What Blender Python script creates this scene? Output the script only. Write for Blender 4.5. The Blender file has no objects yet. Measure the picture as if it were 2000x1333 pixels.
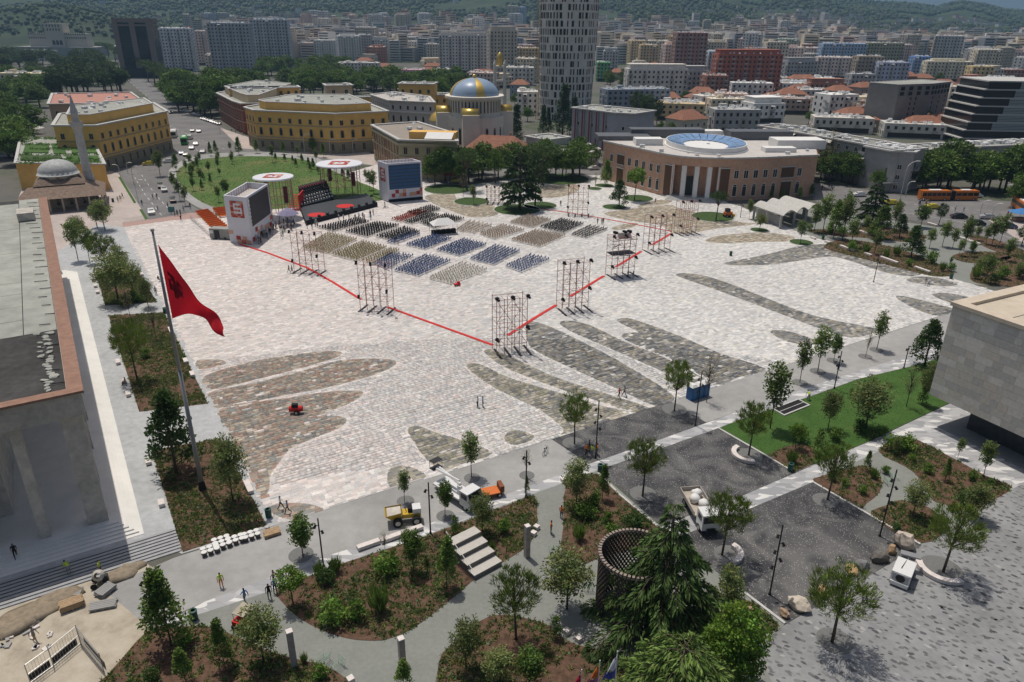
import bpy, bmesh, math, random
import numpy as np
from mathutils import Vector, Matrix
random.seed(7); RNG = np.random.default_rng(11)
SC = bpy.context.scene
COL = SC.collection
R_ = math.radians
# ---------------------------------------------------------------- camera
FPX, PITCH, ROLL, CAMH = 1425.0, R_(23.7), R_(0.52), 50.0
_r0 = Vector((1, 0, 0)); _u0 = Vector((0, math.sin(PITCH), math.cos(PITCH))); FW = Vector((0, math.cos(PITCH), -math.sin(PITCH)))
RT = _r0*math.cos(ROLL) + _u0*math.sin(ROLL); UP = _u0*math.cos(ROLL) - _r0*math.sin(ROLL)
CAMP = Vector((0, 0, CAMH))
cam = bpy.data.cameras.new('camera'); camo = bpy.data.objects.new('camera', cam); COL.objects.link(camo)
cam.sensor_width = 36; cam.lens = FPX/2000*36; cam.clip_start = 0.5; cam.clip_end = 30000
camo.matrix_world = Matrix(((RT.x, UP.x, -FW.x, 0), (RT.y, UP.y, -FW.y, 0), (RT.z, UP.z, -FW.z, CAMH), (0, 0, 0, 1)))
SC.camera = camo
# ---------------------------------------------------------------- world, sun, exposure
SUN_EL, SUN_AZ = R_(70.5), math.atan2(-0.60, 0.80)
w = bpy.data.worlds.new('World'); SC.world = w; w.use_nodes = True
nt = w.node_tree; bg = nt.nodes['Background']
sky = nt.nodes.new('ShaderNodeTexSky'); sky.sky_type = 'NISHITA'; sky.sun_disc = False
sky.sun_elevation = SUN_EL; sky.sun_rotation = SUN_AZ; sky.air_density = 1.0; sky.dust_density = 4
nt.links.new(sky.outputs[0], bg.inputs[0]); bg.inputs[1].default_value = 0.095
sl = bpy.data.lights.new('sun', 'SUN'); sl.energy = 4.1; sl.angle = R_(0.53); sl.color = (1, .94, .85)
so = bpy.data.objects.new('sun', sl); COL.objects.link(so)
_sd = Vector((math.sin(SUN_AZ)*math.cos(SUN_EL), math.cos(SUN_AZ)*math.cos(SUN_EL), math.sin(SUN_EL)))
so.rotation_euler = _sd.to_track_quat('Z', 'Y').to_euler(); so.location = _sd*300
SC.view_settings.view_transform = 'Standard'; SC.view_settings.look = 'None'; SC.view_settings.exposure = -0.47; SC.view_settings.gamma = 1
SC.render.engine = 'CYCLES'
SC.cycles.max_bounces = 5; SC.cycles.diffuse_bounces = 4; SC.cycles.glossy_bounces = 2; SC.cycles.transmission_bounces = 3
SC.cycles.volume_bounces = 0; SC.cycles.transparent_max_bounces = 6; SC.cycles.caustics_reflective = False; SC.cycles.caustics_refractive = False
SC.cycles.use_denoising = True
# ---------------------------------------------------------------- pixel <-> world
def G(x, y, z=0.0):
    d = FW + RT*((x-1000)/FPX) - UP*((y-666.5)/FPX)
    return CAMP + d*((z-CAMH)/d.z)
def AT(x, y, dist):
    d = FW + RT*((x-1000)/FPX) - UP*((y-666.5)/FPX)
    return CAMP + d*(dist/d.y)
def HT(P, y):                     # height above P's ground point that shows at photo row y
    q = Vector((P.x, P.y, 0)) - CAMP
    k = -(y-666.5)/FPX            # (q+z)·UP = k (q+z)·FW
    return (k*q.dot(FW) - q.dot(UP))/(UP.z - k*FW.z)
def proj(P):
    q = Vector(P) - CAMP; d = q.dot(FW)
    return (1000 + FPX*q.dot(RT)/d, 666.5 - FPX*q.dot(UP)/d)
TH = R_(31.2)
E1 = Vector((math.cos(TH), math.sin(TH), 0)); E2 = Vector((-math.sin(TH), math.cos(TH), 0))
# ---------------------------------------------------------------- materials
MATS = {}
def _nodes(name):
    m = bpy.data.materials.new(name); m.use_nodes = True
    n = m.node_tree.nodes; l = m.node_tree.links
    return m, n, l, n['Principled BSDF']
def M(name, c=None, rough=.85, var=.12, scale=1.5, bump=0., spec=.25, metal=0., obj=False, attr=None, big=.0, transl=0., coat=0.):
    if name in MATS: return MATS[name]
    m, n, l, b = _nodes(name)
    b.inputs['Roughness'].default_value = rough; b.inputs['Specular IOR Level'].default_value = spec; b.inputs['Metallic'].default_value = metal
    if coat: b.inputs['Coat Weight'].default_value = coat
    if obj:
        oi = n.new('ShaderNodeObjectInfo'); src = oi.outputs['Color']
    elif attr:
        a = n.new('ShaderNodeAttribute'); a.attribute_name = attr; src = a.outputs['Color']
    else:
        rgb = n.new('ShaderNodeRGB'); rgb.outputs[0].default_value = (*c, 1); src = rgb.outputs[0]
    if c is not None and (obj or attr):
        mx = n.new('ShaderNodeMix'); mx.data_type = 'RGBA'; mx.blend_type = 'MULTIPLY'; mx.inputs[0].default_value = 1
        l.new(src, mx.inputs[6]); mx.inputs[7].default_value = (*c, 1); src = mx.outputs[2]
    geo = n.new('ShaderNodeNewGeometry')
    if var or bump:
        nz = n.new('ShaderNodeTexNoise'); nz.inputs['Scale'].default_value = scale; nz.inputs['Detail'].default_value = 5; nz.inputs['Roughness'].default_value = .65
        l.new(geo.outputs['Position'], nz.inputs['Vector'])
        fac = nz.outputs[0]
        if var:
            mr = n.new('ShaderNodeMapRange'); mr.inputs[1].default_value = .3; mr.inputs[2].default_value = .7
            mr.inputs[3].default_value = 1-var; mr.inputs[4].default_value = 1+var
            l.new(fac, mr.inputs[0]); v = mr.outputs[0]
            if big:
                n2 = n.new('ShaderNodeTexNoise'); n2.inputs['Scale'].default_value = scale*.13; n2.inputs['Detail'].default_value = 3
                l.new(geo.outputs['Position'], n2.inputs['Vector'])
                m2 = n.new('ShaderNodeMapRange'); m2.inputs[1].default_value = .3; m2.inputs[2].default_value = .7; m2.inputs[3].default_value = 1-big; m2.inputs[4].default_value = 1+big
                l.new(n2.outputs[0], m2.inputs[0]); mm = n.new('ShaderNodeMath'); mm.operation = 'MULTIPLY'
                l.new(v, mm.inputs[0]); l.new(m2.outputs[0], mm.inputs[1]); v = mm.outputs[0]
            vm = n.new('ShaderNodeVectorMath'); vm.operation = 'SCALE'; l.new(src, vm.inputs[0]); l.new(v, vm.inputs['Scale']); src = vm.outputs[0]
        if bump:
            bp = n.new('ShaderNodeBump'); bp.inputs['Strength'].default_value = bump; bp.inputs['Distance'].default_value = .05
            l.new(fac, bp.inputs['Height']); l.new(bp.outputs[0], b.inputs['Normal'])
    l.new(src, b.inputs['Base Color'])
    if transl:
        t = n.new('ShaderNodeBsdfTranslucent'); l.new(src, t.inputs[0]); ms = n.new('ShaderNodeMixShader'); ms.inputs[0].default_value = transl
        l.new(b.outputs[0], ms.inputs[1]); l.new(t.outputs[0], ms.inputs[2]); l.new(ms.outputs[0], n['Material Output'].inputs[0])
    MATS[name] = m
    return m
def mixmat(name, stops, scale=.3, rough=.9, detail=6, bump=0., coord=None):
    """noise-driven blend of several colours"""
    m, n, l, b = _nodes(name); b.inputs['Roughness'].default_value = rough; b.inputs['Specular IOR Level'].default_value = .2
    geo = n.new('ShaderNodeNewGeometry'); nz = n.new('ShaderNodeTexNoise'); nz.inputs['Scale'].default_value = scale; nz.inputs['Detail'].default_value = detail; nz.inputs['Roughness'].default_value = .7
    cr = n.new('ShaderNodeValToRGB'); e = cr.color_ramp.elements
    while len(e) < len(stops): e.new(.5)
    for k, (p, c) in enumerate(stops): e[k].position = p; e[k].color = (*c, 1)
    l.new(geo.outputs['Position'], nz.inputs['Vector']); l.new(nz.outputs[0], cr.inputs[0]); l.new(cr.outputs[0], b.inputs['Base Color'])
    if bump:
        bp = n.new('ShaderNodeBump'); bp.inputs['Strength'].default_value = bump; bp.inputs['Distance'].default_value = .1
        l.new(nz.outputs[0], bp.inputs['Height']); l.new(bp.outputs[0], b.inputs['Normal'])
    MATS[name] = m
    return m
# ---------------------------------------------------------------- mesh builder
class MB:
    def __init__(s): s.v = []; s.f = []; s.m = []
    def add(s, vs, fs, m=0):
        o = len(s.v); s.v += [tuple(p) for p in vs]; s.f += [tuple(i+o for i in f) for f in fs]; s.m += [m]*len(fs); return s
    def prism(s, poly, z0, z1, m=0, top=None, bottom=True):
        n = len(poly); a = sum(poly[i][0]*poly[(i+1) % n][1]-poly[(i+1) % n][0]*poly[i][1] for i in range(n))
        if a < 0: poly = list(poly)[::-1]
        vs = [(p[0], p[1], z0) for p in poly]+[(p[0], p[1], z1) for p in poly]
        s.add(vs, [(i, (i+1) % n, n+(i+1) % n, n+i) for i in range(n)], m)
        o = len(s.v)-2*n
        s.f.append(tuple(o+n+i for i in range(n))); s.m.append(m if top is None else top)
        if bottom: s.f.append(tuple(o+n-1-i for i in range(n))); s.m.append(m)
        return s
    def box(s, c, sz, rz=0, m=0, rx=0, ry=0):
        x, y, z = (k/2 for k in sz)
        vs = [Vector((i, j, k)) for k in (-z, z) for j in (-y, y) for i in (-x, x)]
        if rx or ry or rz:
            Q = Matrix.Rotation(rz, 3, 'Z') @ Matrix.Rotation(ry, 3, 'Y') @ Matrix.Rotation(rx, 3, 'X'); vs = [Q @ p for p in vs]
        c = Vector(c)
        return s.add([p+c for p in vs], [(0, 2, 3, 1), (4, 5, 7, 6), (0, 1, 5, 4), (2, 6, 7, 3), (0, 4, 6, 2), (1, 3, 7, 5)], m)
    def tube(s, a, b, r0, r1=None, n=6, m=0, cap=True):
        a = Vector(a); b = Vector(b); r1 = r0 if r1 is None else r1
        d = (b-a); q = d.to_track_quat('Z', 'Y') if d.length > 1e-6 else Vector((0, 0, 1)).to_track_quat('Z', 'Y')
        vs = []
        for p, r in ((a, r0), (b, r1)):
            for i in range(n):
                t = 2*math.pi*i/n; vs.append(p + q @ Vector((math.cos(t)*r, math.sin(t)*r, 0)))
        fs = [(i, (i+1) % n, n+(i+1) % n, n+i) for i in range(n)]
        if cap: fs += [tuple(range(n))[::-1], tuple(range(n, 2*n))]
        return s.add(vs, fs, m)
    def lathe(s, prof, n=12, c=(0, 0, 0), m=0, a0=0, a1=2*math.pi, cap=False):
        full = abs(a1-a0-2*math.pi) < 1e-6; k = n if full else n+1
        vs = [(c[0]+r*math.cos(a0+(a1-a0)*i/n), c[1]+r*math.sin(a0+(a1-a0)*i/n), c[2]+z) for r, z in prof for i in range(k)]
        fs = []
        for j in range(len(prof)-1):
            for i in range(n):
                i2 = (i+1) % k
                fs.append((j*k+i, j*k+i2, (j+1)*k+i2, (j+1)*k+i))
        if cap: fs.append(tuple((len(prof)-1)*k+i for i in range(k)))
        return s.add(vs, fs, m)
    def quad(s, a, b, c, d, m=0): return s.add([a, b, c, d], [(0, 1, 2, 3)], m)
    def blob(s, c, r, seed=0, amp=.2, m=0, sub=1):
        bm = bmesh.new(); bmesh.ops.create_icosphere(bm, subdivisions=sub, radius=1)
        rr = random.Random(seed); vs = []
        for v in bm.verts:
            k = 1+rr.uniform(-amp, amp); vs.append((c[0]+v.co.x*r[0]*k, c[1]+v.co.y*r[1]*k, c[2]+v.co.z*r[2]*k))
        fs = [tuple(v.index for v in f.verts) for f in bm.faces]; bm.free()
        return s.add(vs, fs, m)
    def mesh(s, name, mats, smooth=False):
        me = bpy.data.meshes.new(name); me.from_pydata(s.v, [], s.f)
        for mt in (mats if isinstance(mats, (list, tuple)) else [mats]): me.materials.append(mt)
        if any(s.m): me.polygons.foreach_set('material_index', s.m)
        if smooth: me.polygons.foreach_set('use_smooth', [True]*len(s.f))
        me.update(); return me
    def build(s, name, mats, parent=None, smooth=False, loc=(0, 0, 0), rz=0):
        return link(name, s.mesh(name, mats, smooth), parent, loc, rz)
def link(name, me, parent=None, loc=(0, 0, 0), rz=0, scale=None, color=None):
    o = bpy.data.objects.new(name, me); COL.objects.link(o); o.location = loc; o.rotation_euler = (0, 0, rz)
    if parent is not None: o.parent = parent
    if scale is not None: o.scale = scale if hasattr(scale, '__len__') else (scale,)*3
    if color is not None: o.color = (*color, 1)
    return o
def tag(o, label=None, cat=None, group=None, kind=None):
    if label: o['label'] = label
    if cat: o['category'] = cat
    if group: o['group'] = group
    if kind: o['kind'] = kind
    return o
def thing(name, label, cat, loc=(0, 0, 0), rz=0, group=None):
    o = bpy.data.objects.new(name, None); COL.objects.link(o); o.location = loc; o.rotation_euler = (0, 0, rz); o.empty_display_size = .3
    return tag(o, label, cat, group)
def copy_tree(o, parent=None):
    c = o.copy(); COL.objects.link(c); c.parent = parent
    for ch in list(o.children): copy_tree(ch, c)
    return c
def fast_mesh(name, verts, faces, mats, col=None, midx=None, smooth=False):
    """numpy quads/tris -> mesh, optional per-face colour"""
    me = bpy.data.meshes.new(name); nv = len(verts); nf, k = faces.shape
    me.vertices.add(nv); me.vertices.foreach_set('co', np.ascontiguousarray(verts, dtype=np.float32).ravel())
    me.loops.add(nf*k); me.loops.foreach_set('vertex_index', np.ascontiguousarray(faces, dtype=np.int32).ravel())
    me.polygons.add(nf); me.polygons.foreach_set('loop_start', np.arange(0, nf*k, k, dtype=np.int32))
    for mt in (mats if isinstance(mats, (list, tuple)) else [mats]): me.materials.append(mt)
    if midx is not None: me.polygons.foreach_set('material_index', np.asarray(midx, dtype=np.int32))
    if smooth: me.polygons.foreach_set('use_smooth', np.ones(nf, dtype=bool))
    me.update(calc_edges=True)
    if col is not None:
        a = me.color_attributes.new('Col', 'FLOAT_COLOR', 'CORNER'); c4 = np.ones((nf, k, 4), dtype=np.float32); c4[:, :, :3] = np.asarray(col)[:, None, :]
        a.data.foreach_set('color', c4.ravel())
    return me
def smooth_poly(pts, n=4):
    """closed Catmull-Rom through 2-D points"""
    out = []; N = len(pts)
    for i in range(N):
        p0, p1, p2, p3 = (Vector(pts[(i+k-1) % N][:2]) for k in range(4))
        for j in range(n):
            t = j/n
            out.append(.5*((2*p1)+(p2-p0)*t+(2*p0-5*p1+4*p2-p3)*t*t+(3*p1-p0-3*p2+p3)*t**3))
    return out
def inpoly(X, Y, poly):
    X = np.asarray(X); Y = np.asarray(Y); r = np.zeros(X.shape, bool); n = len(poly)
    for i in range(n):
        x0, y0 = poly[i][0], poly[i][1]; x1, y1 = poly[(i+1) % n][0], poly[(i+1) % n][1]
        c = ((y0 > Y) != (y1 > Y)) & (X < (x1-x0)*(Y-y0)/((y1-y0) if y1 != y0 else 1e-9)+x0); r ^= c
    return r
def GP(px, z=0.): return [tuple(G(x, y, z)[:2]) for x, y in px]
def ang(a, b): return math.atan2(b[1]-a[1], b[0]-a[0])
# structural sheet from photo outline
def sheet(name, px, z, mat, smooth=0, thick=0., world=None, parent=None, kind='structure'):
    P = world or GP(px)
    if smooth: P = [tuple(p) for p in smooth_poly(P, smooth)]
    b = MB()
    if thick: b.prism(P, z-thick, z, bottom=False)
    else: b.prism(P, z-.003, z, bottom=False)
    o = b.build(name, mat, parent)
    if kind: tag(o, kind=kind)
    return o
# ================================================================ ground, terrain, paving
m_ground = mixmat('city_ground', [(.3, (.09, .09, .085)), (.5, (.13, .125, .11)), (.62, (.07, .09, .05)), (.75, (.16, .15, .13))], .02)
g = MB(); g.quad((-6000, -300, 0), (6000, -300, 0), (6000, 9000, 0), (-6000, 9000, 0)); tag(g.build('ground', m_ground), kind='structure')
RIDGE = [(-900, -45), (0, -48), (500, -45), (1000, -50), (1300, -42), (1560, -22), (1640, 0), (1700, 6), (1760, 9), (1815, 15), (1860, 4), (1905, 10), (1950, 21), (2000, 25), (2100, 30), (2900, 30)]
def ridge_y(px): return np.interp(px, [r[0] for r in RIDGE], [r[1] for r in RIDGE])
def _sm(a, b, x): t = np.clip((x-a)/(b-a), 0, 1); return t*t*(3-2*t)
def _fbm(x, y, s, oct=5):
    r = 0; a = 1
    for k in range(oct):
        r = r + a*(np.sin(x/s*1.3+k*2.1+1.7*np.sin(y/s*.9+k))*np.cos(y/s*1.1+k*1.3+1.3*np.sin(x/s*.7-k))); s /= 2.07; a *= .5
    return r
def terr(x, y):
    x = np.asarray(x, float); y = np.asarray(y, float); px = 1000+1556*x/np.maximum(y, 1)
    hz = 41+.00907*(px-1000)
    top = 50+3300*(hz-ridge_y(px))/1700*.97
    t = _sm(1250, 3300, y)
    z = top*(.16*_sm(1000, 2000, y)+.84*t**1.5)
    z = z + _sm(1300, 2300, y)*(1-.75*_sm(2900, 3300, y))*9*_fbm(x, y, 330)
    z = z - _sm(3500, 5500, y)*top*.7
    z = z + 50*np.exp(-((px-90)/190)**2-((y-1500)/190)**2)         # wooded hill behind the university
    return np.where(y < 980, -1.5, np.maximum(z, -1.5+1.5*_sm(980, 1150, y)))
NA, ND = 240, 150
az = np.linspace(-1.0, 1.0, NA); dd = 900*np.power(6.5, np.linspace(0, 1, ND))
AZ, DD = np.meshgrid(az, dd); X = AZ*DD; Y = DD; Z = terr(X, Y)
vv = np.stack([X, Y, Z], -1).reshape(-1, 3); ii = np.arange(NA*ND).reshape(ND, NA)
ff = np.stack([ii[:-1, :-1], ii[:-1, 1:], ii[1:, 1:], ii[1:, :-1]], -1).reshape(-1, 4)
m_hill = mixmat('hill_scrub', [(.30, (.014, .026, .013)), (.45, (.026, .042, .018)), (.58, (.042, .062, .026)), (.72, (.08, .085, .045))], .012, detail=10, bump=.6)
tag(link('hills', fast_mesh('hills', vv, ff, m_hill, smooth=True)), kind='structure')
# --- surfaces
m_asphalt = M('asphalt', (.17, .165, .162), var=.12, scale=.6, big=.18)
m_conc = M('grey_concrete', (.33, .325, .315), var=.10, scale=.8, big=.14)
m_gravel = M('garden_gravel', (.225, .235, .215), var=.10, scale=2.5, big=.06)
m_path = M('pale_paving', (.42, .43, .435), var=.16, scale=1.1, big=.08)
m_sand = mixmat('sandy_yard', [(.3, (.30, .26, .20)), (.5, (.44, .39, .31)), (.7, (.52, .47, .39))], .35, bump=.5)
m_pave = M('pavement_pink', (.44, .38, .345), var=.12, scale=.9, big=.1)
m_mulch = mixmat('bark_mulch', [(.25, (.036, .024, .017)), (.45, (.095, .056, .037)), (.6, (.15, .09, .06)), (.75, (.08, .075, .035))], 1.6, detail=9, bump=.9)
m_lawn = mixmat('lawn_grass', [(.3, (.035, .075, .015)), (.45, (.05, .11, .022)), (.6, (.065, .125, .028)), (.75, (.11, .13, .045))], .3, detail=9, bump=.6)
m_meadow = mixmat('meadow_grass', [(.3, (.06, .13, .025)), (.5, (.085, .145, .035)), (.64, (.15, .165, .06)), (.78, (.24, .21, .10))], .055, detail=9, bump=.5)
m_kerb = M('kerb_stone', (.50, .49, .47), var=.12, scale=1.2)
m_joint = M('joint_mortar', (.43, .41, .39), var=.1, scale=2)
# terrazzo: white specks in dark concrete
m_terr, n_, l_, b_ = _nodes('terrazzo'); b_.inputs['Roughness'].default_value = .7
ge = n_.new('ShaderNodeNewGeometry'); vo = n_.new('ShaderNodeTexVoronoi'); vo.inputs['Scale'].default_value = 4.6; vo.inputs['Randomness'].default_value = 1
nz = n_.new('ShaderNodeTexNoise'); nz.inputs['Scale'].default_value = .22; nz.inputs['Detail'].default_value = 8; nz.inputs['Distortion'].default_value = 1.2
vs_ = n_.new('ShaderNodeVectorMath'); vs_.operation = 'MULTIPLY'; vs_.inputs[1].default_value = (1, 1, 0)
l_.new(ge.outputs['Position'], vs_.inputs[0]); l_.new(vs_.outputs[0], vo.inputs['Vector']); l_.new(ge.outputs['Position'], nz.inputs['Vector'])
cr = n_.new('ShaderNodeValToRGB'); cr.color_ramp.elements[0].position = .38; cr.color_ramp.elements[0].color = (.030, .030, .034, 1); cr.color_ramp.elements[1].position = .64; cr.color_ramp.elements[1].color = (.125, .122, .118, 1)
l_.new(nz.outputs[0], cr.inputs[0])
lt = n_.new('ShaderNodeMath'); lt.operation = 'LESS_THAN'; lt.inputs[1].default_value = .17; l_.new(vo.outputs['Distance'], lt.inputs[0])
mx = n_.new('ShaderNodeMix'); mx.data_type = 'RGBA'; l_.new(lt.outputs[0], mx.inputs[0]); l_.new(cr.outputs[0], mx.inputs[6]); mx.inputs[7].default_value = (.50, .49, .47, 1)
l_.new(mx.outputs[2], b_.inputs['Base Color']); MATS['terrazzo'] = m_terr
# marbled light band: veins and pale chips
m_band, n_, l_, b_ = _nodes('marbled_band'); b_.inputs['Roughness'].default_value = .7
ge = n_.new('ShaderNodeNewGeometry'); vo = n_.new('ShaderNodeTexVoronoi'); vo.inputs['Scale'].default_value = 1.1
mp = n_.new('ShaderNodeMapping'); mp.inputs['Rotation'].default_value = (0, 0, -TH); mp.inputs['Scale'].default_value = (.6, 1.6, 1)
l_.new(ge.outputs['Position'], mp.inputs[0]); l_.new(mp.outputs[0], vo.inputs['Vector'])
cr = n_.new('ShaderNodeValToRGB'); e = cr.color_ramp.elements; e[0].position = .1; e[0].color = (.30, .305, .315, 1); e[1].position = .8; e[1].color = (.45, .45, .455, 1); x_ = e.new(.86); x_.color = (.66, .65, .63, 1)
sp = n_.new('ShaderNodeSeparateColor'); l_.new(vo.outputs['Color'], sp.inputs[0]); l_.new(sp.outputs[0], cr.inputs[0]); l_.new(cr.outputs[0], b_.inputs['Base Color']); MATS['marbled_band'] = m_band
# --- sheets (photo outlines -> ground)
PLAZA = [(242, 444), (330, 432), (420, 424), (470, 412), (560, 380), (640, 350), (735, 322), (830, 345), (880, 366), (960, 356), (1060, 342), (1180, 343), (1250, 362), (1310, 380), (1400, 392), (1440, 402), (1500, 425), (1560, 455), (1640, 480), (1900, 556), (1980, 580), (1862, 610), (1700, 661), (1500, 722), (1310, 784), (1077, 857), (626, 998), (545, 1024), (515, 985), (420, 792), (330, 615)]
sheet('square_paving_base', PLAZA, .012, m_joint)
sheet('concrete_strip', [(340, 1090), (545, 1024.4), (626, 998.4), (1077, 857.4), (1310, 784.4), (1500, 722.4), (1700, 661.4), (1862, 610.4), (1980, 580), (2120, 590), (2060, 640), (1830, 680), (1775, 696), (1650, 733), (1537, 772), (1440, 805), (1360, 832), (1287, 860), (1150, 907), (1000, 963), (920, 993), (829, 1028), (725, 1059), (627, 1091), (400, 1176), (290, 1225), (200, 1150)], .008, m_conc)
sheet('garden_path', [(385, 1202), (540, 1148), (838, 1042), (1000, 980), (1165, 918), (1290, 1028), (1440, 1150), (1533, 1220), (1480, 1268), (1570, 1480), (60, 1480), (208, 1322), (290, 1228)], .016, m_gravel)
sheet('marbled_path', [(300, 1228), (400, 1176), (627, 1090), (829, 1027), (1000, 962), (1150, 907), (1287, 860), (1440, 805), (1537, 772), (1650, 733), (1775, 695), (1835, 678), (1840, 699), (1775, 717), (1675, 741), (1590, 772), (1440, 822), (1402, 837), (1295, 875), (1165, 920), (1000, 981), (838, 1044), (595, 1128), (540, 1151), (400, 1197)], .021, m_band)
sheet('terrazzo_court', [(1077, 858), (1310, 784.5), (1380, 826), (1287, 860), (1150, 907)], .018, m_terr)
sheet('terrazzo_court.001', [(1172, 918), (1402, 838), (1537, 915), (1592, 890), (1600, 905), (1450, 968), (1300, 1024), (1290, 1028)], .012, m_terr)
sheet('terrazzo_court.002', [(1318, 1052), (1455, 998), (1588, 942), (1673, 993), (1800, 1066), (1533, 1220), (1440, 1150)], .018, m_terr)
sheet('marbled_path.001', [(1290, 1029), (1450, 969), (1592, 908), (1700, 862), (1846, 793), (1900, 770), (1960, 830), (1860, 822), (1720, 880), (1590, 941), (1455, 998), (1318, 1052)], .020, m_band)
sheet('library_forecourt', [(1720, 880), (1860, 822), (1960, 760), (2300, 860), (2240, 1000), (1992, 948), (1975, 958), (1850, 902), (1768, 862)], .026, m_band)
sheet('garden_path.001', [(1590, 941), (1720, 880), (1770, 852), (1978, 952), (1800, 1066), (1673, 993)], .009, m_gravel)
MOS = [(1530, 1223), (1798, 1067), (1978, 952), (2030, 935), (2240, 1010), (2300, 1500), (1560, 1500), (1482, 1268)]
sheet('mosaic_court_base', MOS, .014, M('mosaic_grey', (.255, .258, .26), var=.14, scale=1.3, big=.15))
sheet('dug_yard', [(-200, 1215), (30, 1180), (240, 1110), (285, 1100), (300, 1110), (290, 1228), (208, 1322), (150, 1400), (60, 1500), (-300, 1500)], .006, m_sand)
# palace side path, gently ramped up to the stair head
pp = MB(); A = G(100, 500); P_ = [(95, 505), (190, 438), (242, 444), (330, 615), (420, 792), (515, 985), (545, 1024), (355, 1082), (282, 1046), (120, 560)]
sheet('palace_path', P_, .010, m_path)
# roads
sheet('boulevard_road', [(242, 444), (215, 330), (262, 327), (322, 300), (330, 270), (300, 200), (205, 120), (150, 80), (160, 80), (235, 120), (335, 195), (430, 245), (480, 285), (560, 296), (700, 300), (740, 325), (560, 310), (420, 300), (345, 318), (330, 345), (365, 395), (400, 418), (330, 432)], .006, m_asphalt)
sheet('avenue_road', [(1560, 355), (1640, 362), (1760, 383), (2050, 398), (2300, 420), (2300, 620), (2080, 545), (1960, 478), (1880, 448), (1780, 430), (1690, 425), (1600, 400)], .006, m_asphalt)
sheet('avenue_pavement', [(1540, 400), (1690, 425), (1780, 436), (1880, 452), (1960, 485), (2100, 560), (2000, 560), (1900, 556), (1640, 480), (1560, 455), (1500, 425)], .009, m_gravel)
sheet('corner_pavement', [(1930, 430), (2000, 425), (2150, 440), (2150, 520), (1990, 470)], .011, m_pave)
sheet('mosque_pavement', [(60, 330), (205, 330), (232, 340), (290, 430), (242, 444), (190, 438), (95, 505), (0, 470)], .009, m_pave)
sheet('street_pavement', [(430, 250), (520, 280), (700, 292), (760, 310), (900, 300), (900, 340), (740, 325), (560, 298), (470, 290)], .010, m_pave)
sheet('bank_road', [(735, 322), (900, 300), (1100, 300), (1180, 315), (1180, 343), (1060, 342), (880, 366), (830, 345)], .007, m_asphalt)
def dashes(px, n, w_=.16, ln=.45, name='road_marking'):
    P = [G(*p) for p in px]; b = MB()
    for i in range(n):
        u = (i+.5)/n*(len(P)-1); k = min(int(u), len(P)-2); a = P[k].lerp(P[k+1], u-k); L = sum((q-p).length for p, q in zip(P[:-1], P[1:]))/n*ln; b.box((a.x, a.y, .016), (L, w_, .004), ang(P[k], P[k+1]))
    tag(b.build(name, M('road_paint', (.62, .62, .60), var=.15, scale=3)), kind='structure')
dashes([(262, 345), (283, 380), (318, 424)], 9); dashes([(275, 340), (303, 380), (340, 420)], 9); dashes([(300, 240), (345, 268), (395, 300)], 16); dashes([(330, 245), (385, 272), (440, 292)], 14); dashes([(232, 140), (270, 175), (330, 225)], 16); dashes([(1640, 372), (1800, 402), (2000, 418)], 16); dashes([(1700, 405), (1880, 434), (2020, 480)], 16, ln=.9)
sheet('verge_strip', [(231, 347), (236, 346), (266, 396), (262, 398)], .06, m_lawn, thick=.05); sheet('verge_strip', [(272, 410), (277, 409), (289, 428), (284, 430)], .06, m_lawn, thick=.05)
sheet('plaza_brick_band', [(238, 436), (300, 428), (372, 416), (420, 416), (420, 425), (330, 433), (242, 445)], .014, M('band_red', (.40, .27, .235), var=.12, scale=2))
# lawns
sheet('meadow_lawn', [(345, 335), (380, 315), (440, 307), (520, 306), (590, 312), (640, 330), (690, 352), (740, 372), (745, 392), (640, 400), (500, 412), (430, 408), (385, 390), (355, 362)], .05, m_meadow, smooth=3, thick=.05)
sheet('meadow_path', [(330, 333), (372, 308), (440, 299), (525, 298), (600, 304), (655, 324), (705, 348), (760, 372), (760, 398), (640, 405), (500, 418), (420, 416), (372, 397), (340, 366)], .018, m_conc, smooth=3)
LAWN = [(1404, 838), (1440, 823), (1590, 773), (1675, 742), (1775, 718), (1845, 698), (1900, 690), (1900, 770), (1845, 792), (1700, 861), (1592, 907), (1537, 914)]
sheet('library_lawn', LAWN, .05, m_lawn, thick=.05)
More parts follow.
